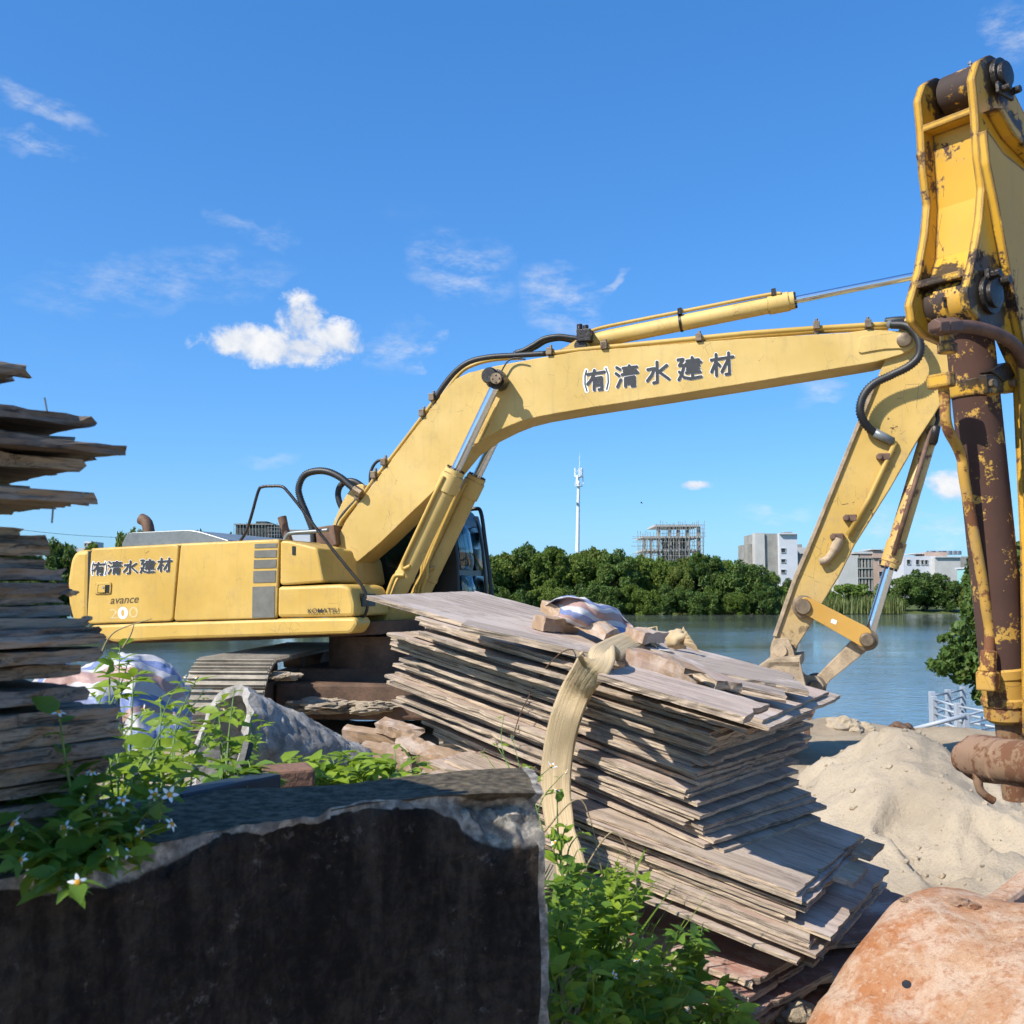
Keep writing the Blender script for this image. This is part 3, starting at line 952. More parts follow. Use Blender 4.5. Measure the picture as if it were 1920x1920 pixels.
for (px, pt, y, kd, lab, sx) in [
        (1480, 1080, 168, 'dark0', 'tree half hidden by the lower arm of the far excavator', 0.9),
        (1462, 1096, 160, 'pale0', 'pale banana-like shrub left of the far excavator arm', 1.2),
        (1548, 1098, 160, 'pale1', 'pale shrub just right of the far excavator lower arm', 1.2),
        (1590, 1090, 162, 'pale0', 'pale leafy shrub below the dark-windowed grey building', 1.3),
        (1625, 1088, 164, 'pale1', 'pale shrub behind the bright bucket cylinder rod', 1.2),
        (1690, 1068, 160, 'dark1', 'round dark tree right of the bright cylinder rod', 1.05),
        (1735, 1062, 162, 'dark0', 'highest dark tree below the white flat-roofed building', 1.05),
        (1780, 1078, 160, 'dark1', 'dark tree below the right end of the white building', 1.0),
        (1820, 1084, 158, 'far1', 'green tree left of the rusty cylinder across the river', 1.0),
        (1860, 1070, 158, 'dark0', 'dark tree behind the rusty cylinder across the river', 1.0),
        (1905, 1070, 158, 'far2', 'tree across the river at the right picture edge', 1.0),
        (112, 1000, 120, 'far2', 'bright tree between left plank stack and counterweight', 0.75),
        (66, 1040, 112, 'dark1', 'dark lower tree behind the end of the left plank stack', 0.8),
        (195, 1000, 135, 'far3', 'tree behind the rear of the yellow engine cover', 0.85),
        (250, 972, 140, 'far1', 'tallest tree behind the bent exhaust pipe', 0.55),
        (305, 1006, 140, 'dark0', 'tree behind the grey engine hood', 0.8),
        (390, 984, 140, 'far0', 'tree right of the grey engine hood', 0.8),
        (430, 992, 145, 'far2', 'tree left of the netted building behind the handrail', 0.7),
        (478, 1000, 145, 'dark1', 'small tree in front of the netted dark building', 0.5),
        (585, 1008, 145, 'far3', 'tree behind the front of the yellow machine body', 0.7),
        (650, 1010, 145, 'far1', 'tree behind the foot of the far boom', 0.7),
        (740, 1020, 150, 'far0', 'tree behind the boom cylinders', 0.9),
        (830, 1025, 152, 'far2', 'tree behind the cab glass', 0.9),
        (20, 992, 118, 'far1', 'tree at the left picture edge behind the plank stack', 0.7)]:
    tree(px, pt, y, kd, lab, 'trees and shrubs on the far bank', sx, name='shrub' if kd.startswith('pale') else 'broadleaf_tree')


def blades(pts, h, w, r, lean=0.35, per=1):
    vs, fs = [], []
    for p in pts:
        for _ in range(per):
            a = r.uniform(0, 6.28)
            d = V((math.cos(a), math.sin(a), 0))
            hh = h * r.uniform(0.55, 1.15)
            l = lean * hh * r.uniform(0.2, 1.2)
            sd = V((-d.y, d.x, 0)) * w * 0.5
            q = V(p) + V((r.gauss(0, w * 2), r.gauss(0, w * 2), 0))
            k = len(vs)
            vs += [q - sd, q + sd, q + d * l * 0.35 + V((0, 0, hh * 0.6)) - sd * 0.8, q + d * l * 0.35 + V((0, 0, hh * 0.6)) + sd * 0.8, q + d * l + V((0, 0, hh))]
            fs += [(k, k + 1, k + 3, k + 2), (k + 2, k + 3, k + 4)]
    return vs, fs


rr = random.Random(4)
rp = [D(rr.uniform(1440, 1690), 1150, 154) for _ in range(1600)]
rp = [V((p.x, rr.uniform(153, 158), -1.7)) for p in rp]
tag(obj('reeds', blades(rp, 2.6, 0.16, rr), M['reed']), 'band of pale reeds at the far water edge behind the far arm', 'reeds', kind='stuff')

# tree leaning over the water on the near bank, behind the rusty cylinder
base = D(1905, 1330, 18.5); base.z = gh(base.x, 18.5) + 0.0
rt = thing('riverside_tree', 'dark green tree hanging over the water behind the rusty cylinder', 'tree', base)
cen = []
for (px, py, r_) in [(1835, 1058, .22), (1828, 1085, .24), (1838, 1110, .26), (1815, 1150, .16), (1800, 1180, .16), (1826, 1130, .2), (1820, 1230, .3), (1780, 1238, .22), (1845, 1300, .2), (1850, 1075, .34), (1870, 1120, .35), (1845, 1140, .26), (1880, 1180, .4), (1850, 1200, .3), (1838, 1170, .2), (1822, 1205, .22), (1800, 1215, .2), (1785, 1222, .16),
                     (1845, 1240, .3), (1815, 1245, .24), (1790, 1250, .18), (1765, 1252, .14), (1750, 1246, .1), (1880, 1240, .4), (1830, 1265, .2), (1805, 1268, .14), (1850, 1275, .22),
                     (1778, 1195, .1), (1765, 1198, .08), (1900, 1100, .45), (1920, 1180, .5), (1900, 1280, .35), (1930, 1060, .5), (1858, 1050, .2), (1870, 1300, .2)]:
    cen.append((D(px, py, 18.5 + R.uniform(-0.5, 0.5)) - base, r_ * 0.95))
cg = crown(9, 1, 1, 1, 0, 15000, 0.085, 1.5, 0.35, centers=cen)
obj('crown', ([v + base for v in cg[0]], cg[1]), M['leaf_dark'], rt)
obj('trunk', join(tube([base - V((0, 0, .4)), D(1902, 1200, 18.5), D(1915, 1080, 18.6)], [.14, .1, .06], 8),
                  tube([D(1902, 1220, 18.5), D(1850, 1215, 18.5), D(1795, 1225, 18.5)], [.06, .035, .012], 6),
                  tube([D(1903, 1260, 18.5), D(1850, 1255, 18.4), D(1765, 1250, 18.4)], [.06, .03, .01], 6)), M['bark'], rt, True)
gp = []
for _ in range(900):
    q = D(rr.uniform(1745, 1900), 1330, rr.uniform(16.5, 20)); q.z = max(gh(q.x, q.y), WATER_Z) - 0.02
    gp.append(q)
tag(obj('bank_grass', blades(gp, 0.75, 0.03, rr, 0.5), M['reed']), 'rough pale grass by the water below the overhanging tree', 'grass', kind='stuff')

# ---------------------------------------------------------------- far buildings, mast, wire, bird
def bbox(x0, x1, y0, y1, Y, dep):     # picture rectangle at distance Y, depth dep
    a, b = D(x0, y1, Y), D(x1, y0, Y)
    return abox(a.x, b.x, Y, Y + dep, a.z, b.z)


def windows(par, Y, rects, m='window', sill=True):
    for (x0, x1, y0, y1) in rects:
        a, b = D(x0, y1, Y), D(x1, y0, Y)
        w = obj('window', abox(a.x, b.x, Y - 0.06, Y + 0.05, a.z, b.z), M[m], par)
        t = 0.09
        obj('frame', join(abox(a.x - t, b.x + t, Y - 0.2, Y - 0.01, a.z - t, a.z), abox(a.x - t, b.x + t, Y - 0.25, Y - 0.01, b.z, b.z + t),
                          abox(a.x - t, a.x, Y - 0.15, Y - 0.012, a.z, b.z), abox(b.x, b.x + t, Y - 0.15, Y - 0.012, a.z, b.z)), M['conc_pale'], w)


zb = Z(1380, 960, 500 / 1920)


def R4(x0, x1, y0, y1):
    a = zb(x0, y0); b = zb(x1, y1)
    return (a[0], b[0], a[1], b[1])


Y = 235
b1 = thing('tower_block', 'tall grey concrete block with a white windowed side wing', 'building', V((D(1455, 1100, Y).x, Y, 0.5)))
obj('concrete_wall', bbox(*R4(150, 318, 155, 620), Y, 12), M['conc_far'], b1)
obj('pale_corner', bbox(*R4(146, 205, 150, 620), Y - 0.5, 3), M['conc_pale'], b1)
obj('lower_block', bbox(*R4(90, 150, 230, 620), Y + 3, 10), M['conc_far'], b1)
obj('white_wing', bbox(*R4(320, 440, 160, 620), Y - 1.5, 12), M['wall_white'], b1)
obj('roof_slab', bbox(*R4(316, 446, 152, 160), Y - 2.2, 13.5), M['wall_white'], b1)
obj('roof_hut', bbox(*R4(345, 405, 143, 152), Y + 2, 4), M['conc_far'], b1)
for k, (ya, yb) in enumerate([(262, 290), (340, 362), (416, 438)]):
    windows(b1, Y - 1.5, [R4(325, 353, ya, yb)])
b2 = thing('low_building', 'low raw concrete building peeking from behind the far arm', 'building', V((D(1505, 1100, 245).x, 245, 0.5)))
obj('wall', bbox(*R4(440, 540, 262, 620), 245, 10), M['conc_far'], b2)
obj('white_band', bbox(*R4(436, 545, 255, 300), 244.5, 10), M['conc_pale'], b2)
obj('roof_room', bbox(*R4(443, 475, 233, 257), 246, 5), M['conc_far'], b2)
b3 = thing('grey_building', 'grey concrete building with a dark glazed front', 'building', V((D(1600, 1100, 225).x, 225, 0.5)))
obj('wall', bbox(*R4(740, 882, 312, 640), 225, 14), M['conc_pale'], b3)
fr = obj('dark_front', bbox(*R4(882, 985, 325, 640), 225.4, 13), M['window'], b3)
for i in range(5):
    obj('mullion', bbox(*R4(884 + i * 24, 888 + i * 24, 330, 640), 225.0, 0.3), M['conc_far'], b3)
for yy in (325, 400, 470, 560):
    obj('floor_band', bbox(*R4(880, 988, yy, yy + 9), 224.8, 0.5), M['conc_far'], b3)
b4 = thing('tan_building', 'tan building with roof canopy behind the grey concrete one', 'building', V((D(1640, 1100, 255).x, 255, 0.5)))
obj('wall', bbox(*R4(900, 1070, 300, 640), 255, 10), M['wall_tan'], b4)
obj('upper_room', bbox(*R4(985, 1080, 280, 330), 254.5, 8), M['wall_tan'], b4)
obj('roof_slab', bbox(*R4(975, 1088, 266, 273), 254, 9), M['conc_pale'], b4)
for (a_, c_) in ((990, 994), (1040, 1044), (1074, 1078)):
    obj('roof_post', bbox(*R4(a_, c_, 273, 281), 254.3, 0.6), M['conc_far'], b4)
obj('parapet', bbox(*R4(850, 990, 286, 300), 254.7, 6), M['conc_pale'], b4)
windows(b4, 255, [R4(1030, 1052, 345, 378), R4(1030, 1052, 430, 462)])
b5 = thing('white_building', 'white flat-roofed building with square windows and roof tanks', 'building', V((D(1740, 1100, 240).x, 240, 0.5)))
obj('left_wing', bbox(*R4(1215, 1440, 318, 640), 240, 10), M['wall_white'], b5)
obj('right_wing', bbox(*R4(1440, 1615, 325, 640), 238, 12), M['conc_pale'], b5)
obj('end_wing', bbox(*R4(1615, 1720, 320, 640), 244, 10), M['conc_far'], b5)
obj('roof_slab', bbox(*R4(1280, 1420, 296, 303), 243, 7), M['conc_pale'], b5)
for (a_, c_) in ((1290, 1294), (1345, 1349), (1405, 1409)):
    obj('roof_post', bbox(*R4(a_, c_, 303, 319), 243.3, 0.6), M['conc_far'], b5)
obj('roof_house', bbox(*R4(1365, 1520, 290, 326), 242.5, 6), M['wall_tan'], b5)
obj('cornice', bbox(*R4(1436, 1620, 320, 327), 237.5, 12.5), M['wall_white'], b5)
for i, xx in enumerate((1400, 1455, 1480, 1530, 1565, 1595)):
    p = D(*zb(xx, 292), 246); p2 = D(*zb(xx, 280), 246)
    obj('water_tank', cyl(V((p.x, 246, p.z - 0.5)), V((p2.x, 246, p2.z)), 0.9, 12), M['steel'], b5, 0.6)
windows(b5, 240, [R4(1230, 1252, 345, 375), R4(1295, 1316, 345, 378), R4(1333, 1348, 347, 377), R4(1360, 1378, 347, 377)])
b6 = thing('teal_house', 'small pale teal house just left of the rusty cylinder', 'building', V((D(1822, 1100, 210).x, 210, 0.5)))
obj('wall', bbox(1820, 1838, 1066, 1120, 210, 6), M['teal'], b6)
obj('roof_slab', bbox(1818, 1840, 1063, 1066, 209.6, 7), M['wall_white'], b6)

# unfinished building in bamboo scaffolding
zs = Z(880, 860, 560 / 1920)
Y = 230
b7 = thing('unfinished_building', 'unfinished concrete building wrapped in bamboo scaffolding', 'building', V((D(1260, 1100, Y).x, Y, 0.5)))


def RS(x0, x1, y0, y1):
    a = zs(x0, y0); b = zs(x1, y1)
    return (a[0], b[0], a[1], b[1])


obj('roof_slab', bbox(*RS(1190, 1480, 424, 436), Y - 0.5, 12), M['conc_pale'], b7)
for yy, xl in ((498, 1110), (585, 1110), (672, 1110)):
    obj('floor_slab', bbox(*RS(xl, 1490, yy, yy + 10), Y - 0.2, 12), M['conc_pale'], b7)
for xx in (1215, 1285, 1340, 1400, 1470):
    for dy in (0.3, 8):
        obj('column', bbox(*RS(xx, xx + 14, 436, 760), Y + dy, 1.2), M['conc_far'], b7)
for xx in (1120, 1165):
    obj('column', bbox(*RS(xx, xx + 12, 508, 760), Y + 0.3, 1.2), M['conc_far'], b7)
obj('back_wall', bbox(*RS(1240, 1420, 508, 760), Y + 7, 0.4), M['conc_far'], b7)
obj('window', bbox(*RS(1248, 1278, 525, 575), Y + 6.7, 0.2), M['window'], b7)
sr = random.Random(8)
gs = []
for i in range(34):
    x = 1085 + i * 13 + sr.uniform(-4, 4)
    top = 405 if x > 1195 else 470
    yy = Y - 1.6 - (i % 2) * 1.2
    gs.append(tube([D(*zs(x + sr.uniform(-8, 8), 780), yy), D(*zs(x, top + sr.uniform(-12, 25)), yy)], 0.075, 4, False))
for k in range(13):
    y_ = 430 + k * 22 + sr.uniform(-4, 4)
    xl = 1200 if y_ < 485 else 1060 - sr.uniform(-30, 40)
    yy = Y - 1.5 - (k % 2) * 1.3
    gs.append(tube([D(*zs(xl, y_ - sr.uniform(-4, 8)), yy), D(*zs(1500 + sr.uniform(-5, 22), y_ + sr.uniform(-8, 4)), yy)], 0.07, 4, False))
for k in range(10):
    xa = 1090 + 38 * k
    gs.append(tube([D(*zs(xa, 690), Y - 1.9), D(*zs(xa + sr.choice([-60, 60]), 500), Y - 1.9)], 0.06, 4, False))
tag(obj('scaffold_poles', join(*gs), M['bamboo'], b7), kind='stuff')
b8 = thing('netted_building', 'dark netted building site behind the handrail hoop', 'building', V((D(485, 1100, 200).x, 200, 0.5)))
z1 = Z(100, 860, 660 / 1920)


def R1(x0, x1, y0, y1):
    a = z1(x0, y0); b = z1(x1, y1)
    return (a[0], b[0], a[1], b[1])


obj('netted_wall', bbox(*R1(990, 1195, 360, 600), 200, 10), M['dark_mesh'], b8)
obj('upper_floor', bbox(*R1(1105, 1165, 342, 362), 201, 6), M['dark_mesh'], b8)
obj('roof_slab', bbox(*R1(985, 1200, 354, 360), 199.6, 11), M['conc_far'], b8)
tag(obj('scaffold_poles', join(*[tube([D(*z1(x, 430), 199), D(*z1(x, 345 + (x * 7) % 22), 199)], 0.06, 4, False) for x in list(range(985, 1215, 17)) + [1220, 1232]],
                               *[tube([D(*z1(1165, y_), 199), D(*z1(1240, y_), 199)], 0.05, 4, False) for y_ in (375, 395, 415)]), M['bamboo'], b8), kind='stuff')
b9 = thing('distant_house', 'tiny white house left of the yellow counterweight top', 'building', V((D(163, 1100, 170).x, 170, 0.5)))
obj('wall', bbox(156, 172, 1015, 1075, 170, 5), M['wall_white'], b9)
obj('side_wing', bbox(138, 157, 1027, 1075, 171, 5), M['conc_pale'], b9)
windows(b9, 170, [(159, 162, 1019, 1024), (165, 168, 1019, 1024)])
b10 = thing('pale_house', 'white roof line just left of the boom foot', 'building', V((D(560, 1100, 190).x, 190, 0.5)))
obj('wall', bbox(530, 588, 996, 1060, 190, 6), M['wall_white'], b10)
obj('roof_slab', bbox(527, 591, 993, 996, 189.6, 7), M['conc_far'], b10)

Y = 215
mb = D(1081, 1105, Y); mb.z = 0.5
mt = thing('telecom_mast', 'tall white telecom mast with antenna cluster above the trees', 'mast', mb)
p0 = D(1081.5, 1100, Y); p1 = D(1085, 905, Y)
obj('pole', tube([p0, p1], [0.5, 0.3], 14), M['white_paint'], mt, 0.7)
obj('lightning_rod', tube([D(1085, 905, Y), D(1086.5, 880, Y), D(1087, 848, Y)], [0.18, 0.07, 0.03], 6), M['white_paint'], mt)
for yy in (912, 895):
    c = D(1085.2, yy, Y)
    obj('platform', cyl(c, c + V((0, 0, 0.12)), 0.85, 16), M['white_paint'], mt)
for i in range(9):
    a = i * 2 * math.pi / 9
    c = D(1085.5, 886 if i % 3 else 900, Y) + V((math.cos(a) * 0.85, math.sin(a) * 0.85, 0))
    dr = V((math.cos(a), math.sin(a), 0))
    obj('antenna', box(c, dr * 0.09, V((-dr.y, dr.x, 0)) * 0.16, V((0, 0, 0.95))), M['white_paint'], mt)
obj('railing', join(*[tube([D(1085.2, yy, Y) + V((math.cos(k * .7) * .95, math.sin(k * .7) * .95, 0)) for k in range(10)], 0.03, 4, False) for yy in (905, 908, 893, 884)]), M['white_paint'], mt)
obj('equipment_box', box(D(1082, 945, Y) + V((0, -0.4, 0)), (0.14, 0, 0), (0, 0.12, 0), (0, 0, 0.3)), M['hood'], mt)
for k, (pa, pb, lab) in enumerate([((-40, 982), (230, 1008), 'upper thin wire crossing the sky at the left edge'), ((-40, 1000), (110, 1010), 'lower thin wire above the left plank stack')]):
    a, b = D(*pa, 100), D(*pb, 112)
    tag(obj('power_line', tube([a + (b - a) * t - V((0, 0, 0.25 * math.sin(math.pi * t))) for t in [i / 10 for i in range(11)]], 0.022, 5), M['rubber']), lab, 'wire')
p = D(1203, 943, 60)
bd = thing('bird', 'small dark bird flying right of the telecom mast', 'bird', p)
obj('body', steps(p + V((-.07, 0, .01)), p + V((.08, .02, -.02)), [(0, .002), (.25, .014), (.6, .02), (.85, .014), (1, .004)], 8), M['bird'], bd, True)
for s_ in (-1, 1):
    obj('wing', ([p + V((.03, 0, .01)), p + V((-.03, 0, .012)), p + V((-.05 + .02 * s_, s_ * .05, .055)), p + V((.01, s_ * .06, .06)), p + V((-.07 * 1, s_ * .10, .045 if s_ < 0 else .02))], [(0, 1, 2, 3), (3, 2, 4)]), M['bird'], bd)

# pale steel railing at the water's edge
z5 = Z(1380, 1000, 540 / 1920)
YR = 15.0


def rail_run(name, label, posts, Ys, nrail, low=0.0, ext=None):
    pts = []
    for (x, yt, yb), yy in zip(posts, Ys):
        pts.append((D(*z5(x, yt), yy), D(*z5(x, yb), yy)))
    o = thing(name, label, 'railing', pts[0][1], 'pale railings by the water')
    for a, b in pts:
        b = V((a.x, a.y, min(b.z, gh(a.x, a.y) - 0.1)))
        obj('post', box((a + b) / 2, (0.038, 0, 0), (0, 0.038, 0), (0, 0, (a.z - b.z) / 2)), M['rail'], o, bevel=0.006)
    ends = [(a, b) for a, b in pts]
    if ext:
        (x, yt, yb), yy = ext
        ends.append((D(*z5(x, yt), yy), D(*z5(x, yb), yy)))
    for (a, b), (c, d) in zip(ends[:-1], ends[1:]):
        for k in range(nrail):
            f = 0.12 + k * (0.76 / max(1, nrail - 1))
            obj('rail', tube([a + (b - a) * f, c + (d - c) * f], 0.016, 8), M['rail'], o, True)
    return o


rail_run('steel_railing', 'tall pale railing section running away over the water', [(1305, 1055, 1290), (1412, 1040, 1255), (1510, 1022, 1205)], [15, 16.4, 17.8], 4)
rail_run('steel_railing', 'pale railing section going right from the tall corner post', [(1318, 1085, 1265), (1475, 1130, 1320), (1780, 1185, 1370)], [14.9, 14.2, 13.6], 4)
rail_run('steel_railing', 'nearest pale railing section rising behind the rusty cylinder', [(1530, 1200, 1345), (1770, 1130, 1310)], [13.4, 14.6], 3)
o = thing('fallen_rail', 'pale rail lying out toward the sand at the bank edge', 'rail', D(*z5(1165, 1310), 13.6))
obj('rail', tube([D(*z5(1160, 1312), 13.6), D(*z5(1528, 1215), 13.36)], 0.03, 8), M['rail'], o, True)
o = thing('railing_stub', 'short pale railing stub poking above the sand beside the far bucket', 'railing', D(*z5(545, 1300), 12.6))
obj('post', bar(D(*z5(548, 1275), 12.6), D(*z5(548, 1360), 12.6), 0.1, 0.1), M['rail'], o)
obj('rail', tube([D(*z5(330, 1278), 12.6), D(*z5(680, 1296), 12.6)], 0.024, 8), M['rail'], o, True)
# ---------------------------------------------------------------- far excavator (side on)
z2 = Z(560, 480, 680 / 1920)
z3 = Z(1300, 60, 620 / 1920)
z4 = Z(1400, 560, 520 / 1920)
zt = Z(1080, 630, 320 / 1920)
PSI = math.radians(18)
F1 = V((math.cos(PSI), -math.sin(PSI), 0))
N1 = V((-math.sin(PSI), -math.cos(PSI), 0))
P1 = V((-1.74, 10.8, 0))


def e1(p, t):
    return PL(p[0], p[1], P1 + N1 * t, N1)


def zz(fn, *pts):
    return [fn(*p) for p in pts]


def side(pts, t0, t1):          # plate cut to a side outline, from offset t0 (near) to t1 (far)
    return prism([e1(p, t0) for p in pts], -N1 * (t0 - t1))


def rnd(pts, r, n=5):           # round the corners of a picture-plane outline (r in pixels)
    out = []
    m = len(pts)
    for i in range(m):
        a, b, c = V(pts[i - 1]), V(pts[i]), V(pts[(i + 1) % m])
        u, w = (a - b), (c - b)
        d = min(r, u.length * 0.45, w.length * 0.45)
        s, e = b + u.normalized() * d, b + w.normalized() * d
        for k in range(n + 1):
            t = k / n
            q = s * (1 - t) ** 2 + b * 2 * t * (1 - t) + e * t * t
            out.append((q.x, q.y))
    return out


EX = thing('excavator', 'yellow excavator with sign-painted boom parked beyond the board pile', 'excavator', V((-1.45, 10.9, 0.0)))
Yb, Yl = M['yellow_body'], M['yellow']
# --- house
obj('counterweight', side(rnd(zz(z1, (196, 494), (120, 500), (92, 545), (70, 680), (78, 800), (110, 905), (185, 905)), 14), 1.16, -1.2), Yb, EX, bevel=0.05)
obj('house_frame', side(zz(z1, (190, 505), (1222, 455), (1222, 872), (182, 905)), 1.15, -1.15), M['cabblack'], EX)
door1 = obj('side_door', side(rnd(zz(z1, (205, 492), (684, 467), (650, 886), (181, 902)), 9), 1.2, 1.151), Yb, EX, bevel=0.014)
door2 = obj('side_door', side(rnd(zz(z1, (694, 466), (1232, 441), (1217, 871), (656, 886)), 7), 1.2, 1.151), Yb, EX, bevel=0.014)
obj('latch_recess', side(rnd(zz(z1, (226, 676), (316, 674), (312, 738), (222, 740)), 4), 1.212, 1.201), Yb, door1, bevel=0.004)
obj('latch_pocket', side(zz(z1, (243, 688), (306, 688), (304, 733), (240, 733)), 1.2145, 1.2125), M['cabblack'], door1)
obj('latch', side(rnd(zz(z1, (245, 690), (282, 690), (281, 731), (242, 731)), 2), 1.225, 1.2146), Yb, door1, bevel=0.003)
c = e1(z1(272, 702), 1.225)
obj('lock', cyl(c, c + N1 * 0.006, 0.011, 12), M['steel'], door1)
for k, (y0, y1, xa, xb) in enumerate([(465, 487, 1099, 1220), (501, 540, 1097, 1218), (553, 598, 1094, 1216), (613, 677, 1091, 1213), (699, 868, 1086, 1208)]):
    o = obj('vent_grille', side(zz(z1, (xa, y0), (xb, y0 - 4), (xb - 2, y1 - 3), (xa - 2, y1)), 1.206, 1.2005), M['grille'], door2)
obj('top_cover', side(zz(z1, (205, 489), (690, 463), (1230, 438), (1230, 452), (205, 505)), 1.13, -1.1), Yb, EX, bevel=0.03)
# front tank and tool box
obj('fuel_tank', side(rnd(zz(z1, (1234, 690), (1236, 446), (1290, 448), (1440, 486), (1478, 674), (1290, 688)), 7), 1.19, 0.45), Yb, EX, bevel=0.03)
obj('tank_filler', side(zz(z1, (1302, 476), (1320, 478), (1320, 526), (1302, 524)), 1.196, 1.19), M['cabblack'], EX)
obj('tool_box', side(rnd(zz(z1, (1221, 697), (1578, 684), (1618, 704), (1642, 790), (1640, 862), (1221, 868)), 8), 1.19, 0.42), Yb, EX, bevel=0.04)
q = side(zz(z1, (1641, 760), (1644, 800)), 1.05, 0.75)
fa = [e1(z1(1641, 772), 1.0) + F1 * 0.03, e1(z1(1641, 772), 0.62) + F1 * 0.03]
obj('front_vent', box(e1(z1(1642, 790), 1.19) + F1 * 0.0 - N1 * 0.28 + V((0, 0, 0.03)), F1 * 0.012, N1 * 0.14, V((0, 0, 0.06))), M['cabblack'], EX)
obj('base_skirt', side(rnd(zz(z1, (200, 907), (650, 891), (1220, 873), (1645, 866), (1660, 900), (1625, 955), (1100, 972), (640, 985), (330, 1002), (205, 960)), 8), 1.2, 0.9), Yb, EX, bevel=0.03)
obj('revolving_frame', side(zz(z1, (240, 940), (1640, 890), (1780, 890), (1760, 960), (1100, 990), (300, 1010)), 0.88, -1.15), M['undercarriage'], EX)
obj('front_deck', side(zz(z1, (1600, 870), (1790, 790), (1830, 830), (1800, 940), (1640, 960)), 0.42, -0.3), Yb, EX, bevel=0.02)
# engine hood and exhaust
obj('engine_hood', side(rnd(zz(z1, (366, 482), (398, 412), (425, 402), (740, 388), (800, 398), (955, 445), (955, 456)), 8), 0.95, -0.75), M['hood'], EX, bevel=0.05)
obj('exhaust_pipe', tube(spline([e1(z1(*p), 0.3) for p in [(522, 430), (520, 390), (512, 355), (498, 338), (478, 328)]], 6), [0.062] * 25, 14), M['exhaust'], EX, 0.8)
# hand rails and small posts
obj('handrail', tube(spline([e1(z1(*p), 1.02) for p in [(1010, 462), (1048, 405), (1075, 330), (1118, 178), (1142, 154), (1190, 150), (1245, 152), (1275, 176), (1345, 262), (1480, 440), (1600, 590), (1690, 705), (1712, 790), (1705, 840), (1685, 862), (1640, 856)]], 6), 0.015, 10), M['grease'], EX, True)
obj('handrail', tube(spline([e1(z1(*p), 0.9) for p in [(1262, 448), (1272, 425), (1302, 406), (1440, 396), (1500, 388)]], 6), 0.02, 10), M['hood'], EX, True)
obj('stub_post', tube([e1(z1(1286, 465), 0.75), e1(z1(1262, 380), 0.75), e1(z1(1247, 318), 0.75)], [0.05, 0.04, 0.045], 10), M['exhaust'], EX, 0.8)
obj('boom_foot_bracket', side(rnd(zz(z1, (1462, 700), (1462, 524), (1560, 512), (1596, 540), (1622, 690)), 10), 0.42, -0.42), Yl, EX, bevel=0.02)
obj('pivot_pin', join(cyl(e1(z1(1548, 590), 0.52), e1(z1(1548, 590), 0.35), 0.085, 16), side(rnd(zz(z1, (1515, 560), (1575, 545), (1585, 640), (1525, 645)), 6), 0.47, 0.42)), M['grease'], EX, 0.7, bevel=0.008)
obj('valve_block', side(zz(z1, (1425, 375), (1530, 360), (1545, 470), (1440, 490)), 0.3, -0.3), M['exhaust'], EX, bevel=0.01)
# --- cab on the far side
CB = obj('cab', side(rnd(zz(z2, (395, 1850), (400, 1540), (500, 1420), (600, 1330), (770, 1316), (812, 1372), (845, 1600), (852, 1840)), 10), -0.46, -1.30), M['cabblack'], EX, bevel=0.02)


def front_strip(nm, pts, ta, tb, m, off=0.012):
    vs = []
    for p in pts:
        q = e1(z2(*p), -0.46) + F1 * off
        vs += [q - N1 * ta, q - N1 * tb]
    g = (vs, [(2 * k, 2 * k + 1, 2 * k + 3, 2 * k + 2) for k in range(len(pts) - 1)])
    o = obj(nm, g, M[m], CB, True)
    s_ = o.modifiers.new('thick', 'SOLIDIFY'); s_.thickness = 0.008
    return o


front_strip('windscreen', [(805, 1385), (822, 1450), (836, 1540), (846, 1660)], 0.05, 0.74, 'glass')
front_strip('lower_pane', [(848, 1690), (853, 1760), (856, 1825)], 0.05, 0.74, 'glass')
front_strip('pillar', [(798, 1350), (818, 1430), (836, 1530), (848, 1670), (856, 1835)], 0.76, 0.86, 'cabblack', 0.02)
obj('side_pane', side(rnd(zz(z2, (465, 1640), (465, 1560), (580, 1480), (720, 1480), (720, 1640), (560, 1668)), 5), -0.452, -0.458), M['glass'], CB)
obj('grab_bar', tube(spline([e1(z2(*p), -0.75) for p in [(880, 1352), (935, 1338), (965, 1358), (986, 1500), (1010, 1680), (1030, 1850)]], 6), 0.022, 8), M['cabblack'], CB, True)
# --- boom
boom_px = zz(z4, (1160, 295), (1140, 250), (1060, 225), (850, 213), (700, 235), (0, 275)) + zz(z2, (1480, 505), (1240, 545), (1030, 585), (900, 618), (830, 652), (760, 730), (660, 862), (470, 1110), (330, 1290), (250, 1400), (205, 1490), (212, 1560), (240, 1620), (270, 1645),
        (320, 1612), (430, 1520), (720, 1240), (830, 1105), (890, 1032), (950, 990), (1000, 955), (1100, 905), (1180, 873), (1280, 848), (1480, 813), (1920, 745)) + zz(z4, (0, 585), (600, 487), (880, 440), (1060, 390), (1130, 360))
BM = obj('boom', side(boom_px, 0.2, -0.2), Yl, EX, bevel=0.006)
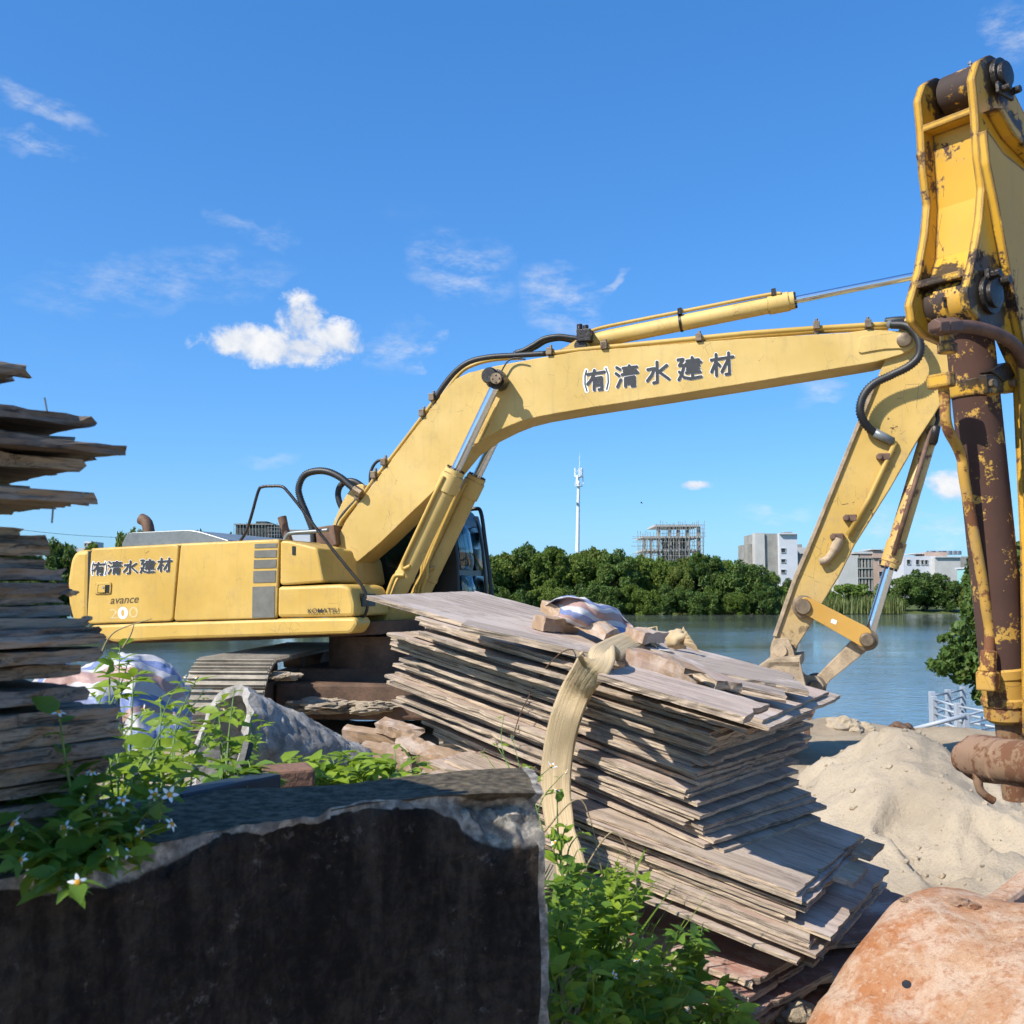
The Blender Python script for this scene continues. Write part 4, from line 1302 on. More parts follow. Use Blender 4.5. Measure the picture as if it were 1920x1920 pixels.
# welded flange lips on the tip, pin boss
obj('tip_plate', side(rnd(zz(z4, (770, 380), (940, 350), (1060, 342), (1110, 366), (1160, 330), (1165, 280), (1120, 235), (1050, 232), (780, 262)), 8), 0.215, 0.2005), Yl, BM, bevel=0.004)
obj('hump_bracket', side(rnd(zz(z2, (150, 1490), (230, 1300), (280, 1220), (350, 1200), (340, 1290), (240, 1420), (210, 1500)), 12), 0.12, -0.2), Yl, BM, bevel=0.01)
for (p, r_, t0, t1, nm, m) in [(z4(1088, 293), 0.062, 0.26, 0.19, 'arm_pin', 'pin'), (z2(1055, 660), 0.082, 0.47, 0.19, 'cylinder_pin', 'grease')]:
    c = e1(p, t1)
    o = obj(nm, steps(c, c + N1 * (t0 - t1), [(0, r_ * 1.25), (0.3, r_ * 1.25), (0.32, r_), (0.93, r_), (1.0, r_ * 0.85)], 24), M[m], BM, 0.6)
c = e1(z2(1048, 650), 0.47)
obj('pin_cap', join(cyl(c, c + N1 * 0.03, 0.055, 18), *[cyl(c + N1 * 0.03 + (F1 * math.cos(a) + V((0, 0, math.sin(a)))) * 0.035, c + N1 * 0.04 + (F1 * math.cos(a) + V((0, 0, math.sin(a)))) * 0.035, 0.008, 8) for a in (0, 1.57, 3.14, 4.71)]), M['pin'], BM, 0.6)
obj('grease_line', tube(spline([e1(z2(*p), 0.25) for p in [(1065, 630), (1085, 590), (1110, 555), (1150, 540), (1200, 548)]], 5), 0.008, 6), M['rubber'], BM, True)
obj('gusset_rib', side(zz(z2, (905, 1000), (960, 935), (1040, 800), (1046, 812), (960, 990)), 0.206, 0.2005), Yl, BM)


# sign-written characters on the boom, drawn stroke by stroke
GLY = [
    [[(130, 432), (320, 403)], [(207, 385), (190, 450), (160, 505), (130, 542)], [(203, 470), (203, 606)], [(203, 477), (286, 464), (290, 598), (258, 602)], [(208, 512), (282, 506)], [(208, 553), (284, 547)]],
    [[(457, 355), (492, 375)], [(449, 422), (482, 446)], [(503, 490), (466, 572)], [(528, 362), (682, 345)], [(540, 398), (672, 384)], [(518, 434), (692, 408)], [(598, 333), (598, 420)],
     [(555, 478), (555, 565)], [(555, 475), (655, 457), (658, 558), (628, 562)], [(560, 506), (650, 496)], [(560, 536), (652, 528)]],
    [[(910, 292), (913, 518), (872, 527)], [(805, 378), (882, 364), (850, 440), (802, 504)], [(1020, 328), (940, 395)], [(930, 400), (1046, 484)]],
    [[(1146, 268), (1202, 260), (1162, 332), (1216, 330), (1192, 420), (1156, 492)], [(1162, 405), (1215, 466), (1290, 478), (1408, 456)], [(1246, 280), (1378, 264), (1382, 332)], [(1236, 312), (1402, 290)],
     [(1248, 344), (1380, 330)], [(1250, 378), (1380, 364)], [(1240, 412), (1396, 400)], [(1305, 240), (1310, 448)]],
    [[(1520, 270), (1626, 254)], [(1574, 206), (1580, 444)], [(1568, 300), (1525, 404)], [(1588, 302), (1616, 334)], [(1636, 252), (1766, 232)], [(1715, 188), (1726, 424), (1686, 430)], [(1710, 262), (1640, 402)]],
]
PAREN = [[(116, 388), (100, 450), (100, 540), (122, 618)], [(335, 362), (358, 430), (362, 520), (344, 600)]]


def stroke_geo(strokes, fn, hw, t):
    gs = []
    k = 0
    for st in strokes:
        pts = [V(fn(*p)) for p in st]
        for a, b in zip(pts[:-1], pts[1:]):
            d = (b - a).normalized(); ang = math.atan2(d.y, d.x)
            ring = []
            for i in range(9):
                g = ang + math.pi / 2 + math.pi * i / 8
                ring.append((a.x + math.cos(g) * hw, a.y + math.sin(g) * hw))
            for i in range(9):
                g = ang - math.pi / 2 + math.pi * i / 8
                ring.append((b.x + math.cos(g) * hw, b.y + math.sin(g) * hw))
            gs.append(([e1(p, t + k * 0.00012) for p in ring], [tuple(range(18))]))
            k += 1
    return join(*gs)


cent = [(215, 500), (570, 460), (920, 410), (1280, 370), (1645, 325)]
for gi, g in enumerate(GLY):
    wob = stroke_geo(g + (PAREN if gi == 0 else []), zt, 24 / 6, 0.2012)
    ink = stroke_geo(g, zt, 17 / 6, 0.2060)
    if gi == 0: ink = join(ink, stroke_geo(PAREN, zt, 7 / 6, 0.2058))
    o = obj('painted_character', ink, M['ink'], BM)
    obj('white_outline', wob, M['white_ink'], o)
body_c = [(245, 601), (334, 597), (420, 593), (514, 588), (607, 581)]
for gi, g in enumerate(GLY):
    ca, cb = cent[gi], body_c[gi]
    k = 0.295
    an = math.radians(5)

    def fn(x, y, ca=ca, cb=cb):
        dx, dy = (x - ca[0]) * k, (y - ca[1]) * k
        return z1(cb[0] + dx * math.cos(an) - dy * math.sin(an), cb[1] + dx * math.sin(an) + dy * math.cos(an))
    wob = stroke_geo(g + (PAREN if gi == 0 else []), fn, 7.3 * 0.344, 1.2012)
    ink = stroke_geo(g, fn, 5.0 * 0.344, 1.2060)
    if gi == 0: ink = join(ink, stroke_geo(PAREN, fn, 2.0 * 0.344, 1.2058))
    o = obj('painted_character', ink, M['ink'], door1)
    obj('white_outline', wob, M['white_ink'], o)


def text_geo(s, px0, px1, hpx, t, bold=0.0, shear=0.0):
    cu = bpy.data.curves.new('t', 'FONT'); cu.body = s; cu.offset = bold; cu.shear = shear
    ob = bpy.data.objects.new('t', cu); COL.objects.link(ob)
    dg = bpy.context.evaluated_depsgraph_get(); me = ob.evaluated_get(dg).to_mesh()
    vs = [v.co.copy() for v in me.vertices]; fs = [tuple(p.vertices) for p in me.polygons]
    ob.to_mesh_clear() if False else None
    COL.objects.unlink(ob); bpy.data.objects.remove(ob); bpy.data.curves.remove(cu)
    x0, x1 = min(v.x for v in vs), max(v.x for v in vs); y0, y1 = min(v.y for v in vs), max(v.y for v in vs)
    out = []
    for v in vs:
        u = (v.x - x0) / (x1 - x0); w = (v.y - y0) / (y1 - y0)
        out.append(e1((px0[0] + (px1[0] - px0[0]) * u, px0[1] + (px1[1] - px0[1]) * u - hpx * w), t))
    return out, fs


obj('maker_lettering', text_geo("KOMATSU", z1(1388, 844), z1(1557, 838), 26 * .344, 1.2005, 0.010), M['ink'], EX)
obj('model_lettering', text_geo("avance", z1(311, 794), z1(466, 786), 30 * .344, 1.2015, 0.012, 0.25), M['brown_ink'], door1)
obj('number_lettering', text_geo("0", z1(352, 876), z1(406, 874), 66 * .344, 1.2015, 0.04), M['white_ink'], door1)
obj('worn_number', text_geo("2", z1(308, 872), z1(350, 871), 52 * .344, 1.2015, 0.0), M['ghost_ink'], door1)
obj('worn_number', text_geo("0", z1(412, 868), z1(462, 866), 58 * .344, 1.2015, 0.0), M['ghost_ink'], door1)

# --- pipes and hoses along the boom
def pline(fn, pts, t, r, m, nm, par, n=6, seg=10):
    return obj(nm, tube(spline([e1(fn(*p), t) for p in pts], n), r, seg), M[m], par, True)


pline(z2, [(195, 1500), (215, 1420), (250, 1370), (330, 1275), (400, 1180), (470, 1092), (560, 975), (660, 842), (722, 758)], 0.17, 0.018, 'yellow_pipe', 'hard_line', BM)
pline(z2, [(210, 1530), (232, 1440), (268, 1392), (345, 1290), (410, 1200), (480, 1105), (570, 985), (668, 855), (732, 772)], 0.05, 0.018, 'yellow_pipe', 'hard_line', BM)
pline(z2, [(722, 758), (765, 690), (830, 612), (905, 560), (1010, 535), (1150, 526), (1310, 516)], 0.17, 0.028, 'rubber', 'black_hose', BM)
pline(z2, [(740, 770), (850, 625), (930, 575), (1040, 548), (1180, 540)], 0.05, 0.02, 'yellow_pipe', 'hard_line', BM)
pline(z2, [(1150, 512), (1195, 498), (1245, 470), (1300, 438), (1375, 425), (1440, 432), (1500, 440)], 0.1, 0.026, 'rubber', 'black_hose', BM)
pline(z2, [(1140, 518), (1200, 506), (1255, 482), (1310, 450), (1380, 437), (1440, 446), (1490, 452)], 0.0, 0.026, 'rubber', 'black_hose', BM)
tp = [e1(z2(*p), 0.17) for p in [(1310, 516), (1370, 511), (1480, 498), (1600, 486), (1920, 455)]] + [e1(z4(*p), 0.17) for p in [(0, 240), (480, 205), (900, 180), (985, 178)]]
obj('hard_line', tube(tp, 0.024, 10), M['yellow_pipe'], BM, True)
tp2 = [p - N1 * 0.14 + V((0, 0, 0.004)) for p in tp]
obj('hard_line', tube(tp2, 0.024, 10), M['yellow_pipe'], BM, True)
for i, (fn, p) in enumerate([(z2, (670, 838)), (z2, (415, 1163)), (z2, (468, 1095)), (z2, (330, 1276)), (z2, (1625, 484)), (z2, (1340, 515)), (z4, (485, 200)), (z4, (840, 190)), (z2, (722, 755)), (zt, (340, 130)), (zt, (1395, 40))]):
    c = e1(fn(*p), 0.12)
    obj('pipe_clamp', join(box(c, F1 * 0.028, N1 * 0.11, V((0, 0, 0.035))), cyl(c + N1 * 0.03 + V((0, 0, 0.03)), c + N1 * 0.03 + V((0, 0, 0.075)), 0.014, 8), box(c - V((0, 0, 0.06)), F1 * 0.02, N1 * 0.06, V((0, 0, 0.05)))), M['pin'], BM, bevel=0.004)
obj('corrugated_hose', ribbed([e1(z1(*p), 0.25) for p in [(1420, 480), (1415, 395), (1385, 310), (1350, 225), (1338, 160), (1368, 92), (1430, 68), (1500, 72), (1570, 105), (1625, 152), (1672, 186)]], 0.034, 0.02), M['rubber'], EX, True)
pline(z1, [(1590, 295), (1562, 240), (1553, 190), (1566, 148), (1602, 122), (1650, 128), (1702, 166)], 0.05, 0.032, 'rubber', 'black_hose', EX)
pline(z1, [(1728, 130), (1730, 80), (1748, 35), (1775, 10), (1800, 12)], 0.05, 0.016, 'rubber', 'black_hose', EX)
for k in range(4):
    pline(z1, [(1520 + 12 * k, 470 - k * 6), (1540 + 10 * k, 400 - k * 12), (1570 + 22 * k, 320 - 18 * k), (1640 + 14 * k, 240 - 14 * k), (1690 + 8 * k, 195 - 10 * k)], 0.16 - k * 0.08, 0.02, 'yellow_pipe' if k % 2 else 'rubber', 'hose_run', EX)
obj('hose_fitting', tube([e1(z1(1640, 165), 0.25), e1(z1(1680, 192), 0.25)], 0.045, 8), M['pin'], EX)
obj('corrugated_hose', ribbed([e1(z4(*p), tt) for p, tt in [((1000, 180), .2), ((1100, 185), .26), ((1160, 225), .3), ((1200, 310), .32), ((1190, 400), .32), ((1120, 470), .32), ((1000, 530), .3), ((880, 590), .3), ((810, 670), .3), ((785, 760), .3), ((800, 830), .28), ((850, 900), .24), ((920, 950), .2), ((990, 985), .19)]], 0.036, 0.024), M['rubber'], EX, True)
obj('corrugated_hose', ribbed([e1(z4(*p), tt) for p, tt in [((960, 160), 0.0), ((1040, 150), .02), ((1130, 150), .02), ((1230, 175), 0)]], 0.034, 0.024), M['rubber'], EX, True)
obj('hose_sleeve', tube([e1(z4(980, 178), .18), e1(z4(1110, 186), .25)], 0.036, 10), M['hood'], EX, True)
obj('hose_sleeve', tube([e1(z4(885, 925), .23), e1(z4(1010, 990), .19)], 0.04, 10), M['hood'], EX, True)


# --- rams
def ram(nm, a, b, f, r, rr, par, m='yellow', ends=True):
    """barrel from a to the fraction f of a-b, chromed rod from there to b"""
    a, b = V(a), V(b)
    j = a + (b - a) * f
    L = (j - a).length
    B = obj(nm, steps(a, j, [(0, r * .8), (.02, r), (1 - .24 / L, r), (1 - .235 / L, r * 1.14), (1 - .05 / L, r * 1.16), (1 - .045 / L, r * 1.05), (1, r * 1.05)], 30), M[m], par, 0.5)
    obj('rod', steps(j - (j - a).normalized() * 0.05, b, [(0, rr), (1, rr)], 24), M['chrome'], B, 0.6)
    u = (j - a).normalized(); pr = u.orthogonal().normalized(); pq = u.cross(pr)
    obj('gland_bolts', join(*[cyl(j + (pr * math.cos(k * .785) + pq * math.sin(k * .785)) * r * .85, j + u * .02 + (pr * math.cos(k * .785) + pq * math.sin(k * .785)) * r * .85, .012, 6) for k in range(8)]), M['grease'], B)
    return B


pin_b = z2(1055, 662)
for t in (0.31, -0.31):
    a = e1(z2(455, 1920), 0.31) + N1 * (t - 0.31)
    b = e1(pin_b, 0.31) + N1 * (t - 0.31)
    f = (e1(z2(832, 1135), 0.31) - e1(z2(455, 1920), 0.31)).length / (b - a).length
    B = ram('boom_cylinder', a, b, f, 0.098, 0.05, EX)
    sh = N1 * (t - 0.31)
    obj('oil_pipe', tube(spline([e1(z2(*p), 0.43) + sh for p in [(768, 1165), (752, 1195), (715, 1270), (640, 1430), (565, 1590), (550, 1630), (556, 1655), (590, 1640)]], 5), 0.02, 8), M['yellow_pipe'], B, True)
    obj('oil_pipe', tube(spline([e1(z2(*p), 0.45) + sh for p in [(450, 1835), (470, 1790), (500, 1710), (520, 1690), (560, 1690)]], 5), 0.022, 8), M['yellow_pipe'], B, True)
    obj('pipe_band', join(*[steps(a + (b - a) * q, a + (b - a) * (q + .018), [(0, .104), (1, .104)], 26) for q in (.17, f * .93)]), Yl, B, 0.5)
    obj('rod_eye', cyl(b - N1 * 0.07, b + N1 * 0.07, 0.09, 24), M['grease'], B, 0.6)
# cross tube between the two rams at their feet
obj('cylinder_foot_hoses', join(*[tube(spline([e1(z2(*p), .1) for p in [(610 + 18 * k, 1800), (625 + 18 * k, 1740), (650 + 14 * k, 1690), (660 + 12 * k, 1620), (720 + 10 * k, 1480), (790 + 8 * k, 1330), (850, 1230)]], 5), .02, 8) for k in range(3)]), M['yellow_pipe'], EX, True)

a, b = e1((1098, 642), 0), e1((1752, 510), 0)
AC = ram('arm_cylinder', a, b, (e1((1490, 567), 0) - a).length / (b - a).length, 0.078, 0.036, EX)
obj('base_lug', join(side(rnd(zz(z2, (1300, 520), (1400, 490), (1470, 440), (1520, 440), (1545, 480), (1545, 515)), 8), .12, .07), side(rnd(zz(z2, (1300, 520), (1400, 490), (1470, 440), (1520, 440), (1545, 480), (1545, 515)), 8), -.07, -.12)), Yl, AC, bevel=.005)
c = e1(z2(1490, 472), .15)
obj('base_pin', cyl(c, c - N1 * .3, .06, 20), M['grease'], AC, .6)
c = e1(z2(1520, 430), .08)
obj('port_block', join(box(c, F1 * .07, N1 * .1, V((0, 0, .06))), cyl(c + V((-.06, 0, 0)), c + V((-.06, 0, .13)), .03, 8), cyl(c, c + V((0, 0, .12)), .03, 8)), M['grease'], AC, bevel=.006)
u = (b - a).normalized()
obj('oil_pipe', tube(spline([c + V((.05, 0, .06)), a + u * .25 + N1 * .04 + V((0, 0, .105)), a + u * 1.0 + N1 * .04 + V((0, 0, .1)), a + u * 1.75 + N1 * .05 + V((0, 0, .09)), a + u * 1.9 + N1 * .06 + V((0, 0, .07))], 6), .018, 8), M['yellow_pipe'], AC, True)
for q in (.95, 1.83):
    cc = a + u * q
    obj('pipe_band', join(steps(cc - u * .012, cc + u * .012, [(0, .086), (1, .086)], 24), box(cc + N1 * .05 + V((0, 0, .1)), u * .02, N1 * .03, V((0, 0, .03)))), M['grease'], AC, .5)

# --- arm (stick)
arm_px = [(1446, 1208), (1453, 1190), (1470, 1146), (1492, 1084), (1515, 1031), (1535, 982), (1590, 846), (1644, 712), (1660, 672), (1676, 636), (1692, 606), (1718, 560), (1735, 502), (1765, 498), (1790, 560), (1792, 640), (1785, 700), (1763, 760), (1722, 823), (1671, 912), (1603, 1020), (1573, 1080), (1537, 1138), (1523, 1166), (1494, 1212), (1488, 1236), (1470, 1246), (1452, 1236)]
AR = obj('arm', side(arm_px, 0.155, -0.155), M['yellow_arm'], EX, bevel=0.006)
obj('arm_back_strip', side([(1449, 1192), (1466, 1142), (1488, 1080), (1511, 1028), (1531, 980), (1586, 844), (1640, 710), (1646, 714), (1592, 848), (1537, 984), (1517, 1033), (1494, 1086), (1472, 1148), (1456, 1194)], 0.185, -0.185), M['mud_metal'], AR, bevel=0.004)
obj('arm_oil_line', tube([e1(z4(*p), .19) for p in [(1010, 985), (1025, 1005), (985, 1090), (850, 1380), (700, 1640)]], .024, 8), M['yellow_pipe'], AR, True)
for p in [(950, 1098), (720, 1520), (630, 1650)]:
    c = e1(z4(*p), .155)
    obj('line_clamp', join(box(c + N1 * .03, F1 * .05, N1 * .03, V((0, 0, .03))), cyl(c - F1 * .04, c - F1 * .04 + N1 * .08, .03, 6)), M['exhaust'], AR, bevel=.006)
obj('line_elbow', tube(spline([e1(z4(*p), .2) for p in [(640, 1660), (615, 1720), (585, 1770), (545, 1810), (505, 1822)]], 5), [.045] * 8 + [.034] * 13, 10), M['mud_metal'], AR, .7)
for (p, r_, t1, nm, m) in [((1508, 1137), .078, .25, 'link_pin', 'pin'), ((1466, 1217), .07, .26, 'bucket_pin', 'mud_metal')]:
    c = e1(p, 0)
    obj(nm, steps(c - N1 * t1, c + N1 * t1, [(0, r_ * .8), (.03, r_ * .85), (.1, r_), (.11, r_ * 1.3), (.2, r_ * 1.3), (.21, r_), (.79, r_), (.8, r_ * 1.3), (.89, r_ * 1.3), (.9, r_), (.97, r_ * .85), (1, r_ * .8)], 24), M[m], AR, .6)
a, b = e1((1752, 782), 0), e1((1628, 1196), 0)
BC = ram('bucket_cylinder', a, b, (e1((1676, 1066), 0) - a).length / (b - a).length, .075, .044, EX, 'cyl_arm')
u = (b - a).normalized()
obj('oil_pipe', tube([a + u * .1 + N1 * .1, a + u * .7 + N1 * .1, a + u * 1.28 + N1 * .1], .022, 8), M['exhaust'], BC, True)
obj('port_hoses', join(*[tube(spline([e1(z4(*p), .05 - .06 * k) for p in [(1330 - 20 * k, 720), (1325, 800), (1310, 860), (1290, 910)]], 5), .026, 8) for k in (0, 1)], side(rnd(zz(z4, (1280, 870), (1345, 880), (1320, 1010), (1255, 1000)), 6), .12, -.1)), M['grease'], BC, True)
for t in (.2, -.2):
    o = obj('side_link', side(rnd([(1506, 1118), (1520, 1122), (1634, 1180), (1636, 1212), (1618, 1214), (1510, 1152), (1496, 1140)], 12), t + .02, t - .02), M['orange_link'], EX, bevel=.004)
    if t > 0:
        obj('sticker', side([(1560, 1160), (1570, 1164), (1567, 1171), (1557, 1167)], .2215, .2205), M['white_ink'], o)
HL = obj('bucket_link', side(rnd([(1608, 1190), (1634, 1196), (1636, 1212), (1552, 1280), (1545, 1302), (1520, 1300), (1516, 1282), (1532, 1268)], 10), .1, -.1), M['mud_metal'], EX, bevel=.008)
for (p, r_) in (((1625, 1198), .082), ((1529, 1285), .085)):
    c = e1(p, 0)
    obj('link_pin', steps(c - N1 * .27, c + N1 * .27, [(0, r_ * .6), (.02, r_ * .75), (.1, r_ * .8), (.11, r_ * 1.15), (.25, r_ * 1.15), (.26, r_), (.74, r_), (.75, r_ * 1.15), (.89, r_ * 1.15), (.9, r_ * .8), (.98, r_ * .75), (1, r_ * .6)], 24), M['pin'], HL, .6)
# bucket
BK = obj('bucket', join(
    side([(1500, 1232), (1440, 1236), (1405, 1262), (1380, 1310), (1378, 1350), (1400, 1380), (1412, 1372), (1396, 1345), (1398, 1312), (1420, 1270), (1452, 1250), (1500, 1252)], .5, -.5),
    side([(1438, 1240), (1500, 1240), (1512, 1290), (1512, 1310), (1503, 1350), (1505, 1385), (1450, 1392), (1400, 1380), (1384, 1350), (1385, 1312), (1408, 1264)], .5, .46),
    side([(1438, 1240), (1500, 1240), (1512, 1290), (1512, 1310), (1503, 1350), (1505, 1385), (1450, 1392), (1400, 1380), (1384, 1350), (1385, 1312), (1408, 1264)], -.46, -.5)), M['mud_metal'], EX, bevel=.006)
for t in (.24, -.2):
    obj('ear', side(rnd([(1450, 1198), (1478, 1196), (1488, 1220), (1494, 1246), (1510, 1266), (1532, 1268), (1546, 1286), (1536, 1304), (1512, 1308), (1500, 1290), (1440, 1262), (1444, 1230)], 6), t, t - .04), M['mud_metal'], BK, bevel=.005)
obj('spill_guard', side(zz(z5, (180, 912), (240, 860), (370, 868), (412, 910), (375, 950), (200, 990)), .3, -.3), M['mud_metal'], BK, bevel=.01)
for k in range(5):
    t = .44 - k * .22
    obj('tooth', join(side(zz(z5, (460, 1290), (490, 1300), (495, 1370), (470, 1410), (445, 1360)), t + .05, t - .05), side(rnd(zz(z5, (462, 1170), (490, 1205), (505, 1160), (520, 1152), (530, 1185), (505, 1240), (478, 1250), (460, 1220)), 4), t + .03, t - .03)) if k < 2 else side(zz(z5, (460, 1290), (490, 1300), (495, 1370), (470, 1410), (445, 1360)), t + .05, t - .05), M['undercarriage'], BK, bevel=.005)

# --- undercarriage, turned end-on to the camera
T = V((0.07, 0.9975, 0)); TX = V((0.9975, -0.07, 0))
S0 = V((-2.52, 9.05, 0.45))
shoe_src = None
for side_k in (0, 1):
    o0 = S0 + TX * (2.25 * side_k)
    TR = obj('track_frame', join(box(o0 + T * 1.75, TX * .2, T * 1.45, V((0, 0, .2))), cyl(o0 + T * .42 - TX * .12, o0 + T * .42 + TX * .12, .36, 24), cyl(o0 + T * 3.1 - TX * .12, o0 + T * 3.1 + TX * .12, .36, 24),
                             *[cyl(o0 + T * (.8 + .36 * k) - V((0, 0, .27)) - TX * .15, o0 + T * (.8 + .36 * k) - V((0, 0, .27)) + TX * .15, .12, 14) for k in range(6)],
                             *[cyl(o0 + T * (1.2 + 1.0 * k) + V((0, 0, .3)) - TX * .1, o0 + T * (1.2 + 1.0 * k) + V((0, 0, .3)) + TX * .1, .07, 12) for k in range(2)]), M['undercarriage'], EX, .6)
    Rr, Ls = .42, 2.68
    per = 2 * Ls + 2 * math.pi * Rr
    n = 44
    for i in range(n):
        s = per * i / n
        if s < Ls: p, nn = o0 + T * (.42 + s) + V((0, 0, Rr)), V((0, 0, 1))
        elif s < Ls + math.pi * Rr:
            a_ = (s - Ls) / Rr; nn = V((0, 0, math.cos(a_))) + T * math.sin(a_); p = o0 + T * (.42 + Ls) + nn * Rr
        elif s < 2 * Ls + math.pi * Rr: p, nn = o0 + T * (.42 + Ls - (s - Ls - math.pi * Rr)) - V((0, 0, Rr)), V((0, 0, -1))
        else:
            a_ = (s - 2 * Ls - math.pi * Rr) / Rr; nn = -V((0, 0, math.cos(a_))) - T * math.sin(a_); p = o0 + T * .42 + nn * Rr
        tt = TX.cross(nn).normalized()
        if shoe_src is None:
            me = bpy.data.meshes.new('track_shoe')
            g = join(box((0, 0, 0), (.36, 0, 0), (0, .083, 0), (0, 0, .012)), *[box((0, y_, .024), (.355, 0, 0), (0, .008, 0), (0, 0, .014)) for y_ in (-.066, 0, .066)], box((.06, 0, -.04), (.03, 0, 0), (0, .085, 0), (0, 0, .03)), box((-.06, 0, -.04), (.03, 0, 0), (0, .085, 0), (0, 0, .03)))
            me.from_pydata([tuple(v) for v in g[0]], [], g[1]); me.materials.append(M['track'])
            shoe_src = me
        so = bpy.data.objects.new('track_shoe', shoe_src)
        COL.objects.link(so); so.parent = TR
        mt_ = Matrix((TX, tt, nn)).transposed().to_4x4(); mt_.translation = p - ORIG[EX]
        so.matrix_local = mt_
cc = S0 + TX * 1.12 + T * 1.8
obj('car_body', join(box(cc + V((0, 0, .1)), TX * .8, T * .6, V((0, 0, .2))), box(cc + V((0, 0, .02)) - T * .9, TX * .9, T * .12, V((0, 0, .17))), box(cc + V((0, 0, .02)) + T * .9, TX * .9, T * .12, V((0, 0, .17)))), M['undercarriage'], EX, bevel=.03)
obj('slew_ring', cyl(V((cc.x, cc.y, .72)), V((cc.x, cc.y, 1.06)), .62, 40), M['undercarriage'], EX, .6)
# loose sand thrown up on the undercarriage
for k, (px, py, y, r_) in enumerate([(530, 1268, 9.4, .16), (600, 1322, 9.7, .30), (690, 1324, 9.8, .30)]):
    tag(obj('sand_clod', rock(D(px, py, y), r_, 30 + k, .22, 4), M['sand']), ['sand lump on the inner end of the excavator track', 'sand lying on the undercarriage ledge left of the board pile', 'right heap of sand on the undercarriage ledge by the boards'][k], 'sand')
# ---------------------------------------------------------------- near excavator: arm, ram and bucket
N2 = V((0.61, -0.79, 0)).normalized()
F2 = V((0.79, 0.61, 0)).normalized()
P2 = V((1.42, 3.2, 0))


def a2(p, t):
    return PL(p[0], p[1], P2 + N2 * t, N2)


def side2(pts, t0, t1):
    return prism([a2(p, t0) for p in pts], -N2 * (t0 - t1))


_o = V((1.9, 3.2, 0.0))
_cu, _cl = a2(z3(1768, 262), .105) - _o, a2(z3(1712, 1530), .105) - _o
M['yellow2'] = paint('worn_yellow_paint', (0.62, 0.35, 0.03), chip=(0.045, 0.024, 0.017), chip_lo=0.558, chip_scale=6, dirt=0.35, edge=0.42, rough=0.4, scratch=0.9,
                     grime=[(_cu, .11), (_cl, .13), (_cu - V((0, 0, .16)) + F2 * .09, .07), (_cl - V((0, 0, .2)) + F2 * .02, .13), (_cu - N2 * .18, .11), (_cl - N2 * .12 + V((0, 0, .07)) - F2 * .03, .085)])
DX = thing('excavator', 'near excavator arm with rusty ram and orange bucket at the right edge', 'excavator', V((1.9, 3.2, 0.0)))
AW = .105
flange = rnd(zz(z3, (1650, 445), (1632, 260), (1660, 165), (1722, 128), (1790, 168), (1855, 330), (1925, 470), (2150, 780), (2260, 1100), (2260, 1900), (2200, 2600), (2150, 3400), (2050, 4100), (1960, 4100), (1945, 3000), (1900, 2000), (1790, 1752), (1680, 1700), (1606, 1610), (1590, 1500), (1640, 1300), (1676, 1080), (1690, 900), (1664, 700)), 5, 3)
fr_ = obj('arm_plate', side2(flange, AW, AW - .028), M['yellow2'], DX, bevel=.004)
flange_l = rnd(zz(z3, (1650, 445), (1632, 260), (1660, 165), (1722, 128), (1790, 168), (1855, 330), (1925, 470), (2000, 800), (2000, 1500), (1900, 1720), (1790, 1752), (1680, 1700), (1606, 1610), (1590, 1500), (1640, 1300), (1676, 1080), (1690, 900), (1664, 700)), 5, 3)
fl_ = obj('arm_plate', prism([a2(p, AW) - N2 * (2 * AW - .028) for p in flange_l], -N2 * .028), M['yellow2'], DX, bevel=.004)
# raised box side, set back from the plate edge
rib = zz(z3, (1700, 560), (1745, 620), (1800, 700), (1925, 800), (2200, 1100), (2200, 2300), (2100, 3300), (2000, 4000), (1985, 3000), (1930, 1850), (1860, 1500), (1770, 1000), (1720, 760))
obj('box_side', side2(rnd(rib, 5, 3), AW + .03, AW), M['yellow2'], DX, bevel=.008)
obj('rib_strip', prism([a2(p, AW) for p in zz(z3, (1672, 470), (1700, 480), (1780, 620), (1925, 770), (2150, 980), (2150, 950), (1925, 720), (1790, 570), (1720, 460))], N2 * .045), M['yellow2'], DX, bevel=.006)
# web between the plates, following the front edge
wp = [a2(z3(1655, 455), AW) + F2 * .05, a2(z3(1660, 900), AW) + F2 * .075, a2(z3(1640, 1200), AW) + F2 * .085, a2(z3(1612, 1400), AW) + F2 * .06]
web_v = []
for p in wp: web_v += [p - N2 * .027, p - N2 * (2 * AW - .027)]
wf = [(2 * i, 2 * i + 1, 2 * i + 3, 2 * i + 2) for i in range(len(wp) - 1)]
wo = obj('front_web', (web_v, wf), M['yellow2'], DX)
sd = wo.modifiers.new('thick', 'SOLIDIFY'); sd.thickness = .015
top_a = a2(z3(1655, 440), AW)
obj('top_stop', box(top_a + F2 * .05 - N2 * AW, F2 * .055, N2 * (AW - .001), V((0, 0, .012))), M['yellow2'], DX, bevel=.004)
bot_a = a2(z3(1618, 1385), AW)
obj('lower_stop', box(bot_a + F2 * .05 - N2 * AW, F2 * .05, N2 * (AW - .027), V((0, 0, .012))), M['yellow2'], DX, bevel=.004)
# left weld bead
obj('weld_bead', tube([a2(p, AW) - N2 * (2 * AW - .01) + F2 * .015 + V((0, 0, .006 * math.sin(i * 3))) for i, p in enumerate(zz(z3, (1645, 560), (1648, 585), (1652, 610), (1658, 635), (1662, 655)))], [.009, .014, .012, .015, .009], 8), M['yellow2'], DX, True)
